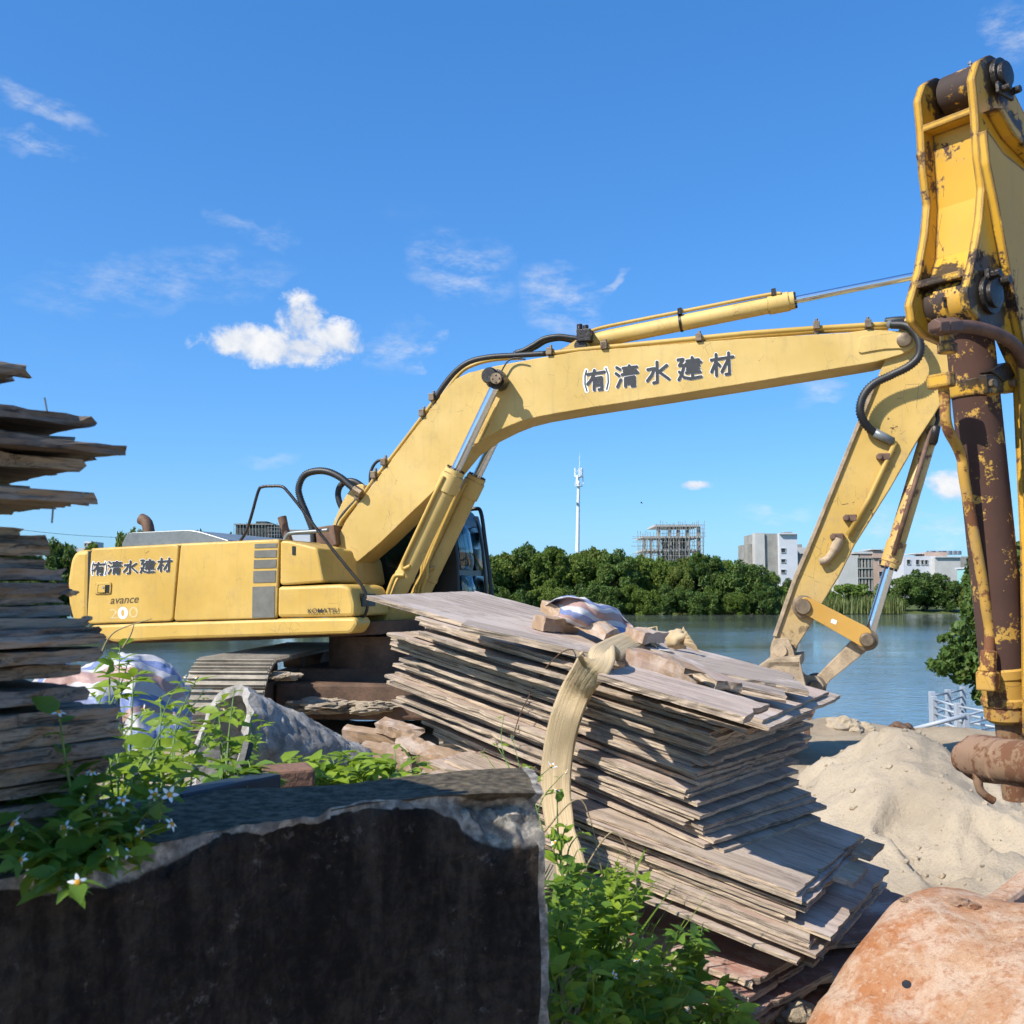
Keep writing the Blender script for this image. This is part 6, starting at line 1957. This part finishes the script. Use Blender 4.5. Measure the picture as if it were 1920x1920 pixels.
def block_geo():
    """front, top and right faces as one displaced skin, closed behind"""
    nu, nf, nt = 260, 110, 46
    vs, frac, top = [], [], []
    n = nf + nt + 1
    for i in range(nu + 1):
        u = (i / nu)
        u = u * u * .35 + u * .65
        fp = edge_at(u)
        bp = bk_ + (bl_ - bk_) * u
        d = (fb_ - fa_).length * u
        br = .012 + .075 * math.exp(-((d - .05) / .11) ** 2) + .030 * math.exp(-((d - .62) / .10) ** 2) + .016 * fbm((d * 9, 1, 0), 6, .8)   # how far the top edge is broken away
        br = max(.004, br)
        for j in range(n):
            if j <= nf:
                f = j / nf
                z = BT * f ** .6
                p = V((fp.x, fp.y, z))
                e = BT - z
                fr = 0.0
            else:
                f = (j - nf) / nt
                p = fp + (bp - fp) * f
                p.z = BT
                e = (p - fp).length
            k = max(0, 1 - e / br)
            rough = fbm(p * 17, 6, .7)
            cut = k * br * (.40 + .34 * rough) * (.4 + .6 * math.exp(-(d / .25) ** 2))
            q = p + (-fn_) * cut * .8 + V((0, 0, -cut * .55))
            q += V((fbm(p * 6 + V((3, 0, 0)), 4), fbm(p * 6, 4), fbm(p * 6 + V((0, 5, 0)), 4))) * (.006 + .014 * (k > 0))
            q += V((0, 0, .010 * fbm(p * 2.2, 3)))
            if i == 0:
                q.x += .006 * fbm(p * 20, 4)
            vs.append(q); frac.append(max(min(1, k * 1.6), .85 if i < 3 else 0.0)); top.append(1.0 if j > nf else 0.0)
    fs = [(i * n + j, (i + 1) * n + j, (i + 1) * n + j + 1, i * n + j + 1) for i in range(nu) for j in range(n - 1)]
    # right end: strip from the first column to a back edge
    base = len(vs)
    m = 8
    for s_ in range(1, m + 1):
        for j in range(n):
            p = vs[j].copy()
            tgt = V((bk_.x, bk_.y, p.z)) if j <= nf else vs[n - 1].copy()
            if j > nf:
                tgt = V((bk_.x, bk_.y, p.z))
            q = p + (tgt - p) * (s_ / m)
            q += V((fbm(q * 14, 4) * .008, 0, 0))
            vs.append(q); frac.append(.75); top.append(0.0)
    for s_ in range(m):
        for j in range(n - 1):
            a = j if s_ == 0 else base + (s_ - 1) * n + j
            b = j + 1 if s_ == 0 else base + (s_ - 1) * n + j + 1
            c = base + s_ * n + j + 1; d = base + s_ * n + j
            fs.append((a, b, c, d))
    # back wall
    b0 = len(vs)
    cols = list(range(nu + 1))
    for i in cols:
        p = vs[i * n + n - 1]
        vs.append(V((p.x, p.y, 0))); frac.append(0); top.append(0)
    for i in range(nu):
        fs.append((i * n + n - 1, (i + 1) * n + n - 1, b0 + i + 1, b0 + i))
    return vs, fs, frac, top


bg = block_geo()
blk = obj('concrete_block', (bg[0], bg[1]), M['block'], smooth=.9)
for nm, dat in (('fracture', bg[2]), ('topface', bg[3])):
    at = blk.data.attributes.new(nm, 'FLOAT', 'POINT'); at.data.foreach_set('value', dat)
tag(blk, 'mould-blackened concrete block with a broken upper edge in front', 'concrete block')


# ---------------------------------------------------------------- old plank stack at the left
PD = V((.64, .768, 0)).normalized()        # planks run this way
PE = V((-.768, .64, 0)).normalized()
za = Z(0, 660, 300 / 1920)
zc_ = Z(0, 960, 300 / 1920)
planks = []   # right end x, top y, bottom y in photo pixels, how wide the plank is
LIST = [(60, 692, 712, .16), (181, 784, 802, .20), (146, 816, 830, .2), (240, 838, 852, .26), (154, 870, 886, .22), (64, 912, 922, .14), (100, 924, 934, .14), (174, 932, 948, .20),
        (42, 998, 1006, .12), (92, 1008, 1020, .15), (88, 1026, 1044, .15), (82, 1052, 1066, .14), (124, 1074, 1088, .16), (132, 1094, 1104, .16), (118, 1110, 1124, .18), (137, 1138, 1156, .2), (172, 1162, 1172, .2),
        (178, 1176, 1190, .2), (196, 1194, 1208, .2), (184, 1212, 1232, .2), (152, 1252, 1268, .2), (163, 1292, 1312, .2), (238, 1330, 1350, .2), (228, 1356, 1384, .2), (242, 1390, 1412, .2), (208, 1424, 1446, .2), (160, 1458, 1480, .2), (180, 1490, 1512, .2), (150, 1524, 1545, .2)]
YL = 1.22
prev_bot = None
for i, (xr, yt, yb, wd) in enumerate(LIST):
    a, b = D(xr, yt, YL), D(xr, yb, YL)
    nxt = D(xr, LIST[i + 1][1], YL).z if i + 1 < len(LIST) else BT + .012
    t = (a.z - b.z) * 1.12
    L = 1.15
    me = board_mesh('old_plank', L, wd + .10, max(.012, t), 600 + i, M['wood_dark'], M['wood_dark'], .004, .014, 60, 22, bow=0.0)
    pr_ = random.Random(800 + i)
    for v in me.vertices:       # warped, split and worn
        w_ = fbm((v.co.x * 6 + i * 3.1, v.co.y * 5, v.co.z * 40), 4)
        v.co.z += .0032 * w_ + .0015 * pr_.uniform(-1, 1)
        v.co.y += .004 * fbm((v.co.x * 11, i * 2.7, v.co.z * 90), 4)
        if v.co.x > L * .46: v.co.x += .012 * fbm((v.co.y * 60, i * 1.3, v.co.z * 150), 3)
    c = V((a.x, a.y, (a.z + b.z) / 2)) - PD * (L / 2) + PE * ((wd + .10) / 2)
    lab = ['topmost old plank at the left edge against the sky', 'second plank from the top with a nail standing up', 'thin plank under the nail plank of the left stack', 'plank of the left stack reaching furthest right against the sky',
           'tan plank just below the furthest reaching one', 'short dark plank in the shaded gap of the left stack', 'dark splintered plank above the jagged tan one', 'tan plank with a jagged end, lowest one against the sky'][i] if i < 8 else ORD[i] + ' old plank from the top of the left stack'
    place('old_plank', me, c, PD, V((0, 0, 1)), lab, 'plank', None if i < 8 else 'old planks of the left stack', BR.uniform(-.03, .03), 0, BR.uniform(-.008, .008))
    gap = b.z - nxt - .002
    if gap > .012:      # packing sticks that carry the plank above, set back from the ends
        n_ = max(1, round(gap / .03))
        for s_ in range(n_):
            me2 = board_mesh('spacer_stick', .9, .12, gap / n_, 700 + i * 5 + s_, M['wood_dark'], M['wood_dark'], .004, .01, 10, 5)
            c2 = V((a.x, a.y, nxt + gap * (s_ + .5) / n_)) - PD * (.53 + .05 * (s_ % 2)) + PE * .16
            place('spacer_stick', me2, c2, PD, V((0, 0, 1)), 'packing stick hidden in a gap of the left plank stack', 'stick', 'packing sticks in the left stack')
nl = D(92, 770, 1.22)
tag(obj('nail', tube([nl - V((0, 0, .012)), nl + V((-.006, 0, .016))], .0011, 6), M['hood']), 'bent nail standing on the second plank of the left stack', 'nail')
nl = D(98, 962, 1.23)
tag(obj('nail', tube([nl + V((.001, 0, .01)), nl - V((0, 0, .012))], .0011, 6), M['hood']), 'nail hanging below the jagged tan plank', 'nail')
# mortar crumbs between the planks
for k, (px, py, r_) in enumerate([(132, 1112, .008), (150, 1168, .009), (164, 1160, .006), (40, 1136, .005), (176, 1192, .007)]):
    tag(obj('mortar_lump', rock(D(px, py, 1.225), r_, 90 + k, .5), M['mud_metal']), ['uppermost', 'second highest', 'middle', 'leftmost', 'lowest'][k] + ' crumbly mortar lump stuck at the left plank ends', 'mortar', 'mortar lumps on the left stack')

# ---------------------------------------------------------------- concrete pipe, striped sheet, blue channel
ax0 = D(412, 1390, 3.55); ax1 = D(668, 1466, 3.88)
u = (ax1 - ax0).normalized(); s1 = u.orthogonal().normalized(); s2 = u.cross(s1)
vs, fs = [], []
nr, na = 34, 56
for lay, (rad, sg) in enumerate([(.20, 1), (.165, -1)]):
    for i in range(nr + 1):
        f = i / nr
        for k in range(na):
            a = 2 * math.pi * k / na
            r_ = rad * (1 - .38 * f)
            e = (s1 * math.cos(a) + s2 * math.sin(a))
            p = ax0 + (ax1 - ax0) * f + e * r_
            if sg > 0:
                p += e * (.012 * fbm(p * 14, 5) + .010 * fbm(p * 40, 3))
            if i == 0: p -= u * (.02 * fbm(p * 9, 4))
            vs.append(p)
ring = (nr + 1) * na
for lay in range(2):
    for i in range(nr):
        for k in range(na):
            k2 = (k + 1) % na
            b = lay * ring + i * na
            fs.append((b + k, b + k2, b + na + k2, b + na + k))
for k in range(na):
    k2 = (k + 1) % na
    fs.append((k, k2, ring + k2, ring + k))
    fs.append((nr * na + k, nr * na + k2, ring + nr * na + k2, ring + nr * na + k))
tag(obj('concrete_pipe', (vs, fs), M['pipe'], smooth=.8), 'rough broken concrete pipe lying among the weeds', 'pipe')

tr_ = []
for (row, y) in [([(10, 1340), (60, 1320), (40, 1400), (20, 1480)], 3.0), ([(55, 1285), (90, 1275), (100, 1370), (90, 1470)], 2.95), ([(95, 1240), (130, 1250), (140, 1350), (140, 1460)], 2.9), ([(150, 1250), (175, 1262), (185, 1350), (185, 1460)], 2.84),
                 ([(205, 1238), (215, 1250), (225, 1350), (215, 1440)], 2.9), ([(245, 1222), (250, 1250), (250, 1330), (255, 1420)], 2.84), ([(290, 1230), (285, 1262), (290, 1330), (300, 1400)], 2.9), ([(330, 1262), (320, 1290), (330, 1340), (345, 1390)], 2.95), ([(352, 1290), (350, 1310), (356, 1345), (362, 1380)], 3.1)]:
    tr_.append([D(a, b, y + .25 - .09 * k + BR.uniform(-.03, .03)) for k, (a, b) in enumerate(row)])
sheet_from('striped_tarp', tr_, 9, 12, M['tarp'], 'crumpled red white and blue striped sheet behind the weeds', 'tarp', .022, 11, 1.45)
sheet_from('striped_tarp', [[D(700, 1425, 3.5), D(705, 1440, 3.4)], [D(725, 1430, 3.5), D(728, 1446, 3.4)], [D(742, 1440, 3.5), D(742, 1450, 3.4)]], 6, 6, M['tarp'], 'blue and white corner of a striped sheet under the lumber', 'tarp', .01, 15, .3)
ba, bb = D(318, 1508, 1.50), D(505, 1468, 1.72)
w_ = (bb - ba).normalized(); wy = w_.cross(V((0, 0, 1))).normalized()
tag(obj('steel_channel', join(box((ba + bb) / 2 + V((0, 0, .013)), (bb - ba) / 2, wy * .022, V((0, 0, .003))), box((ba + bb) / 2 - wy * .02, (bb - ba) / 2, wy * .003, V((0, 0, .014))), box((ba + bb) / 2 + wy * .02, (bb - ba) / 2, wy * .003, V((0, 0, .014)))), M['blue_steel'], bevel=.002),
    'dark blue steel channel lying on the block among the weeds', 'channel')
tag(obj('brick_block', box(D(535, 1456, 1.95), (.045, .02, 0), (-.015, .04, 0), (0, 0, .018)), M['brick'], bevel=.006), 'red-brown broken block at the back edge of the concrete block', 'brick')
tag(obj('dark_post', tube([D(440, 1500, 1.75), D(466, 1392, 1.78)], [.012, .010], 6), M['cabblack'], smooth=.5), 'short dark post leaning in the weeds before the pipe', 'post')
# ---------------------------------------------------------------- weeds
def leaf_geo(L, Wd, fold=.25, curl=.3, n=6):
    vs, fs = [], []
    for i in range(n + 1):
        f = i / n
        w = Wd * .5 * (math.sin(math.pi * min(1, f * 1.02) ** .72) ** .9 if 0 < f < 1 else 0.0)
        w *= 1 + (.10 if i % 2 else -.06)
        z = -curl * L * f * f
        vs += [V((f * L, -w, z + w * fold)), V((f * L, 0, z)), V((f * L, w, z + w * fold))]
    for i in range(n):
        a = i * 3
        fs += [(a, a + 1, a + 4, a + 3), (a + 1, a + 2, a + 5, a + 4)]
    return vs, fs


def xf(g, m):
    return [m @ v for v in g[0]], g[1]


def trifoliate(L, Wd):
    gs = [leaf_geo(L, Wd)]
    for s_ in (-1, 1):
        gs.append(xf(leaf_geo(L * .72, Wd * .75), Matrix.Translation((L * .02, 0, 0)) @ Matrix.Rotation(s_ * 1.0, 4, 'Z')))
    gs = [xf(g, Matrix.Translation((.35 * L, 0, 0))) for g in gs]
    gs.append(tube([V((0, 0, 0)), V((.38 * L, 0, .005 * L))], .012 * L, 4))
    return join(*gs)


def mesh_of(name, geo, mat):
    me = bpy.data.meshes.new(name)
    me.from_pydata([tuple(v) for v in geo[0]], [], geo[1])
    me.materials.append(mat)
    me.polygons.foreach_set('use_smooth', [True] * len(me.polygons))
    return me


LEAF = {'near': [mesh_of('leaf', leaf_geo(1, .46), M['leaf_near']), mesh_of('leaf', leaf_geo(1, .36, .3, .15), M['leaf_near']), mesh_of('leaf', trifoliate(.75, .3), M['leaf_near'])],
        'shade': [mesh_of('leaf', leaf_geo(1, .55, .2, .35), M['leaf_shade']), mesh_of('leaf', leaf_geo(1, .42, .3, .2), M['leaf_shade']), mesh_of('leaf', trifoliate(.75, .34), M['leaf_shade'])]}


def petals_geo():
    gs = []
    for k in range(5):
        a = k * 2 * math.pi / 5
        g = leaf_geo(1.0, .55, -.1, .18, 4)
        gs.append(xf(g, Matrix.Rotation(a, 4, 'Z') @ Matrix.Translation((.25, 0, 0))))
    return join(*gs)


PET = mesh_of('petals', petals_geo(), M['petal'])
DISC = mesh_of('flower_disc', steps(V((0, 0, -.25)), V((0, 0, .22)), [(0, .12), (.3, .3), (.6, .42), (.85, .36), (1, .15)], 12), M['disc'])
CALYX = mesh_of('calyx', steps(V((0, 0, -.55)), V((0, 0, -.15)), [(0, .1), (.4, .25), (1, .3)], 8), M['stem'])


def orient(o, p, x, z, s, par):
    x = V(x).normalized(); z = V(z); z = (z - x * z.dot(x))
    z = z.normalized() if z.length > 1e-4 else x.orthogonal().normalized()
    y = z.cross(x)
    m = Matrix((x * s, y * s, z * s)).transposed().to_4x4()
    m.translation = p - ORIG[par]
    o.matrix_local = m


def flower(p, d, s, par):
    f = bpy.data.objects.new('flower', DISC); COL.objects.link(f); f.parent = par
    d = V(d).normalized()
    orient(f, p, d.orthogonal(), d, s, par)
    for nm, me in (('petals', PET), ('calyx', CALYX)):
        q = bpy.data.objects.new(nm, me); COL.objects.link(q); q.parent = f
        if nm == 'petals': q.rotation_euler = (0, 0, R.uniform(0, 1.2)); q.scale = (1, 1, R.choice([1, -1.5, 2.0]))


def weed(label, base, tips, kind, nleaf, ls, flowers=0.0, seed=0, name='flowering_weed', group=None, fs=.006, sr=.0022, low=.12):
    r = random.Random(seed)
    base = V(base)
    o = thing(name, label, 'plant', base, group)
    gs = []
    for t in tips:
        t = V(t)
        mid = base.lerp(t, .5) + V((r.gauss(0, .15), r.gauss(0, .15), r.gauss(0.05, .1))) * (t - base).length * .4
        path = spline([base + V((r.gauss(0, .01), r.gauss(0, .01), -.03)), mid, t], 8)
        n = len(path)
        gs.append(tube(path, [sr * (1.15 - .75 * i / (n - 1)) for i in range(n)], 5))
        k = max(2, int(nleaf * r.uniform(.75, 1.25)))
        for i in range(k):
            f = low + (1 - low) * (i + r.random()) / k
            x = f * (n - 1); a = int(min(n - 2, x)); p = path[a].lerp(path[a + 1], x - a)
            tg = (path[a + 1] - path[a]).normalized()
            ang = i * 2.4 + r.uniform(-.6, .6)
            sd = V((math.cos(ang), math.sin(ang), 0))
            dr = (sd + tg * r.uniform(.1, .7) + V((0, 0, r.uniform(-.3, .35)))).normalized()
            lf = bpy.data.objects.new('leaf', r.choice(LEAF[kind])); COL.objects.link(lf); lf.parent = o
            orient(lf, p, dr, V((r.gauss(0, .35), r.gauss(-.25, .35), 1)), ls * r.uniform(.5, 1.2) * (1.1 - .35 * f), o)
        if r.random() < flowers:
            flower(t, (path[-1] - path[-2]).normalized() + V((r.gauss(0, .5), r.gauss(-.5, .4), r.gauss(.2, .3))), fs * r.uniform(.8, 1.2), o)
    obj('stem', join(*gs), M['stem'], o, True)
    return o


GF = 'white and yellow flowering weeds on the block'
def DP(*a): return [D(x, y, d) for x, y, d in a]


weed('drooping white-flowered weed at the lower left over the block face', D(150, 1590, 1.14), DP((120, 1552, 1.08), (146, 1655, 1.04), (118, 1662, 1.05), (40, 1612, 1.06), (25, 1545, 1.08), (60, 1640, 1.08), (210, 1600, 1.1)), 'shade', 12, .05, .9, 1, 'flowering_weed', GF, .0072)
weed('white-flowered weed rising at the left plank ends', D(170, 1570, 1.2), DP((152, 1500, 1.16), (172, 1448, 1.18), (158, 1462, 1.2), (110, 1335, 1.14), (130, 1430, 1.18), (60, 1480, 1.2), (230, 1500, 1.18)), 'shade', 10, .048, .9, 2, 'flowering_weed', GF, .0072)
weed('leggy weed leaning right over the block top with yellow buds', D(200, 1580, 1.22), DP((318, 1490, 1.2), (322, 1545, 1.2), (300, 1525, 1.22), (370, 1440, 1.3), (265, 1560, 1.2)), 'shade', 6, .042, 1, 3, 'flowering_weed', GF, .008)
weed('tall flowering weed in front of the striped sheet', D(230, 1520, 1.7), DP((250, 1256, 2.0), (160, 1290, 2.0), (245, 1405, 1.8), (335, 1385, 1.9), (290, 1420, 1.8), (300, 1310, 1.95), (215, 1340, 1.9)), 'near', 10, .062, .85, 4, 'flowering_weed', GF, .0078)
weed('bright weed in the mouth of the concrete pipe', D(330, 1490, 2.1), DP((345, 1270, 2.5), (395, 1380, 2.4), (300, 1340, 2.4), (380, 1300, 2.5), (260, 1390, 2.3), (420, 1330, 2.5), (370, 1270, 2.5)), 'near', 12, .07, .5, 5, 'flowering_weed', GF, .0095)
weed('upright bright weed right of the pipe mouth', D(420, 1490, 1.9), DP((410, 1320, 2.1), (470, 1335, 2.1), (390, 1350, 2.0), (450, 1400, 2.0), (440, 1290, 2.1), (480, 1380, 2.1)), 'near', 12, .065, .3, 6, 'flowering_weed', GF, .0078)
weed('low broad-leaved weed at the back edge of the block by the brick', D(460, 1490, 1.7), DP((440, 1440, 1.7), (490, 1450, 1.75), (420, 1465, 1.65), (465, 1425, 1.75), (500, 1470, 1.75), (400, 1485, 1.62)), 'shade', 8, .06, 0, 7, 'leafy_weed')
for i, (px, py, lab) in enumerate([(560, 1470, 'leafy weed just right of the red-brown broken block'), (620, 1468, 'leafy weed under the tapering end of the concrete pipe'), (680, 1462, 'leafy weed behind the middle of the block top'), (740, 1456, 'rightmost leafy weed behind the block top beside the lumber')]):
    weed(lab, D(px, py + 12, 2.25), [D(px + dx, py - dy, 2.25 + dz) for dx, dy, dz in ((-30, 42, 0), (0, 50, .1), (28, 36, 0), (-14, 28, -.1), (16, 20, -.1), (40, 16, 0))], 'near', 8 if i < 3 else 5, .075, 0, 20 + i, 'leafy_weed', 'leafy weeds along the back of the block')
weed('small weed left of the counterweight in the sheet folds', D(215, 1300, 2.7), DP((225, 1205, 2.8), (205, 1230, 2.8), (240, 1240, 2.8), (260, 1270, 2.7)), 'near', 7, .08, 0, 31, 'leafy_weed')
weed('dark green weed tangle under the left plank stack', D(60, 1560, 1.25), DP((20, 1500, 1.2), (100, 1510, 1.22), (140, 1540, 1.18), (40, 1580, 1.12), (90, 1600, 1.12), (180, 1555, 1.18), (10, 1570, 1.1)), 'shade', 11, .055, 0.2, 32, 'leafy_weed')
weed('sunlit weed mass left of the dark post', D(270, 1500, 1.8), DP((200, 1440, 1.8), (250, 1450, 1.85), (310, 1440, 1.9), (230, 1410, 1.9), (280, 1400, 1.95), (340, 1450, 1.9), (180, 1400, 1.9), (350, 1420, 2.0)), 'near', 11, .052, .5, 33, 'flowering_weed', GF, .0078)
weed('leggy weed spilling forward over the broken block edge', D(235, 1545, 1.28), DP((60, 1500, 1.2), (100, 1420, 1.25), (200, 1400, 1.3), (255, 1450, 1.28), (290, 1490, 1.25), (200, 1520, 1.18), (240, 1600, 1.14), (180, 1630, 1.08), (90, 1580, 1.1), (265, 1640, 1.12)), 'near', 9, .042, .6, 34, 'flowering_weed', GF, .0068, .0016)
weed('slender tall weed before the plank ends and striped sheet', D(180, 1520, 1.5), DP((200, 1290, 1.7), (150, 1340, 1.6), (230, 1360, 1.7), (270, 1330, 1.7), (320, 1350, 1.8), (120, 1400, 1.5)), 'near', 8, .05, .7, 35, 'flowering_weed', GF, .0075, .0016)
# thin flowering stalks against the strap
weed('thin yellow-flowered stalks between the block corner and the strap', D(1000, 1530, 1.95), DP((1000, 1440, 2.0), (985, 1452, 2.0), (1060, 1448, 2.05), (1035, 1436, 2.05), (945, 1340, 2.2), (905, 1410, 2.1), (960, 1380, 2.2), (930, 1395, 2.1)), 'near', 2, .03, .8, 41, 'flowering_weed', None, .008, .0014, .5)
weed('leafy stalk climbing beside the strap at the block corner', D(1050, 1640, 2.0), DP((1045, 1480, 2.05), (1062, 1545, 2.0), (1040, 1580, 2.0), (1090, 1560, 2.05)), 'near', 5, .06, .3, 42, 'flowering_weed', None, .008)
# bush right of the block
GB = 'bright weeds right of the concrete block'
k = 0
for (px, py, y, h_, lab) in [(1045, 1760, 1.95, 150, 'bright weed touching the right end of the block, upper one'), (1060, 1860, 1.85, 150, 'bright weed touching the right end of the block, middle one'), (1120, 1770, 2.05, 130, 'bright weed below the foot of the strap'),
                             (1130, 1900, 1.9, 150, 'large-leaved bright weed at the lower middle of the bush'), (1210, 1880, 2.05, 100, 'bright weed in front of the reddish boards'), (1220, 1940, 1.92, 130, 'bright weed at the bottom edge below the reddish boards'),
                             (1300, 1920, 2.05, 95, 'bright weed right of the reddish boards'), (1360, 1930, 2.1, 80, 'outermost low weed of the bush near the stones'), (1080, 1970, 1.75, 150, 'weed at the bottom edge beside the block foot'), (1170, 1690, 2.2, 60, 'small weed sprig on the dark gap under the pile'), (1290, 1790, 2.1, 50, 'sprig leaning on the reddish boards')]:
    r = random.Random(900 + k)
    n_ = 11 if h_ > 100 else 6
    tips = [D(px + r.uniform(-85, 85) * (h_ / 130), py - r.uniform(.3, 1.15) * h_, y + r.uniform(-.12, .12)) for _ in range(n_)]
    weed(lab, D(px, py + 40, y), tips, 'near' if k % 5 else 'shade', 12, .056, .12, 100 + k, 'leafy_weed', GB, .0075)
    k += 1
# dry stalks
for i, (pts, y, lab) in enumerate([
        ([(1130, 1640), (1075, 1700), (1195, 1602)], 2.2, 'dry broken twig pointing right below the strap'),
        ([(1020, 1560), (1090, 1500), (1130, 1640)], 2.1, 'thin curved dry stalk arching beside the strap'),
        ([(1090, 1640), (1150, 1560), (1200, 1640)], 2.2, 'thin dry stalk arching over the lower boards'),
        ([(1120, 1840), (1190, 1760), (1190, 1610)], 2.15, 'straight dry twig leaning out of the weeds'),
        ([(190, 1225), (215, 1185), (285, 1160)], 2.0, 'dry grass stalk crossing the lower yellow skirt'),
        ([(230, 1215), (245, 1190), (252, 1168)], 2.0, 'short dry grass blade by the counterweight')]):
    tag(obj('dry_stalk', tube(spline([D(a, b, y) for a, b in pts], 8), [.0022 * (1 - .04 * j) for j in range(17)], 5), M['dry_stem'], smooth=True), lab, 'stalk')
g_ = []
r = random.Random(77)
for i in range(70):
    b0 = D(1030 + r.uniform(-10, 50), 1925, 1.8 + r.uniform(-.1, .1)); t0 = D(1030 + r.uniform(-15, 75), 1800 + r.uniform(0, 90), 1.8 + r.uniform(-.1, .1))
    g_.append(tube(spline([b0, b0.lerp(t0, .6) + V((r.gauss(0, .01), 0, .02)), t0], 4), [.0016 * (1 - .1 * j) for j in range(9)], 4, False))
tag(obj('dry_grass', join(*g_), M['dry_stem'], smooth=True), 'wispy pale grass tuft at the bottom beside the block', 'grass', kind='stuff')
b_ = []
for i in range(5000):
    x, y = r.uniform(-.05, .50), r.uniform(1.75, 2.45)
    if x > .34 + (2.3 - y) * .3: continue
    b_.append(V((x, y, gh(x, y) - .01)))
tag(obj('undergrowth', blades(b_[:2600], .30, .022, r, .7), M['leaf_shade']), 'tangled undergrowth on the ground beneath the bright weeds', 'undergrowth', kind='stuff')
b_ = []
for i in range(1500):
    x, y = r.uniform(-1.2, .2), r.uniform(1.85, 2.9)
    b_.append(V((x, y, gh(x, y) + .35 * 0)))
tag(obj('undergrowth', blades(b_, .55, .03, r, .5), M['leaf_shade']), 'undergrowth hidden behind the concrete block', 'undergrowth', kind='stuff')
bpy.context.view_layer.update()
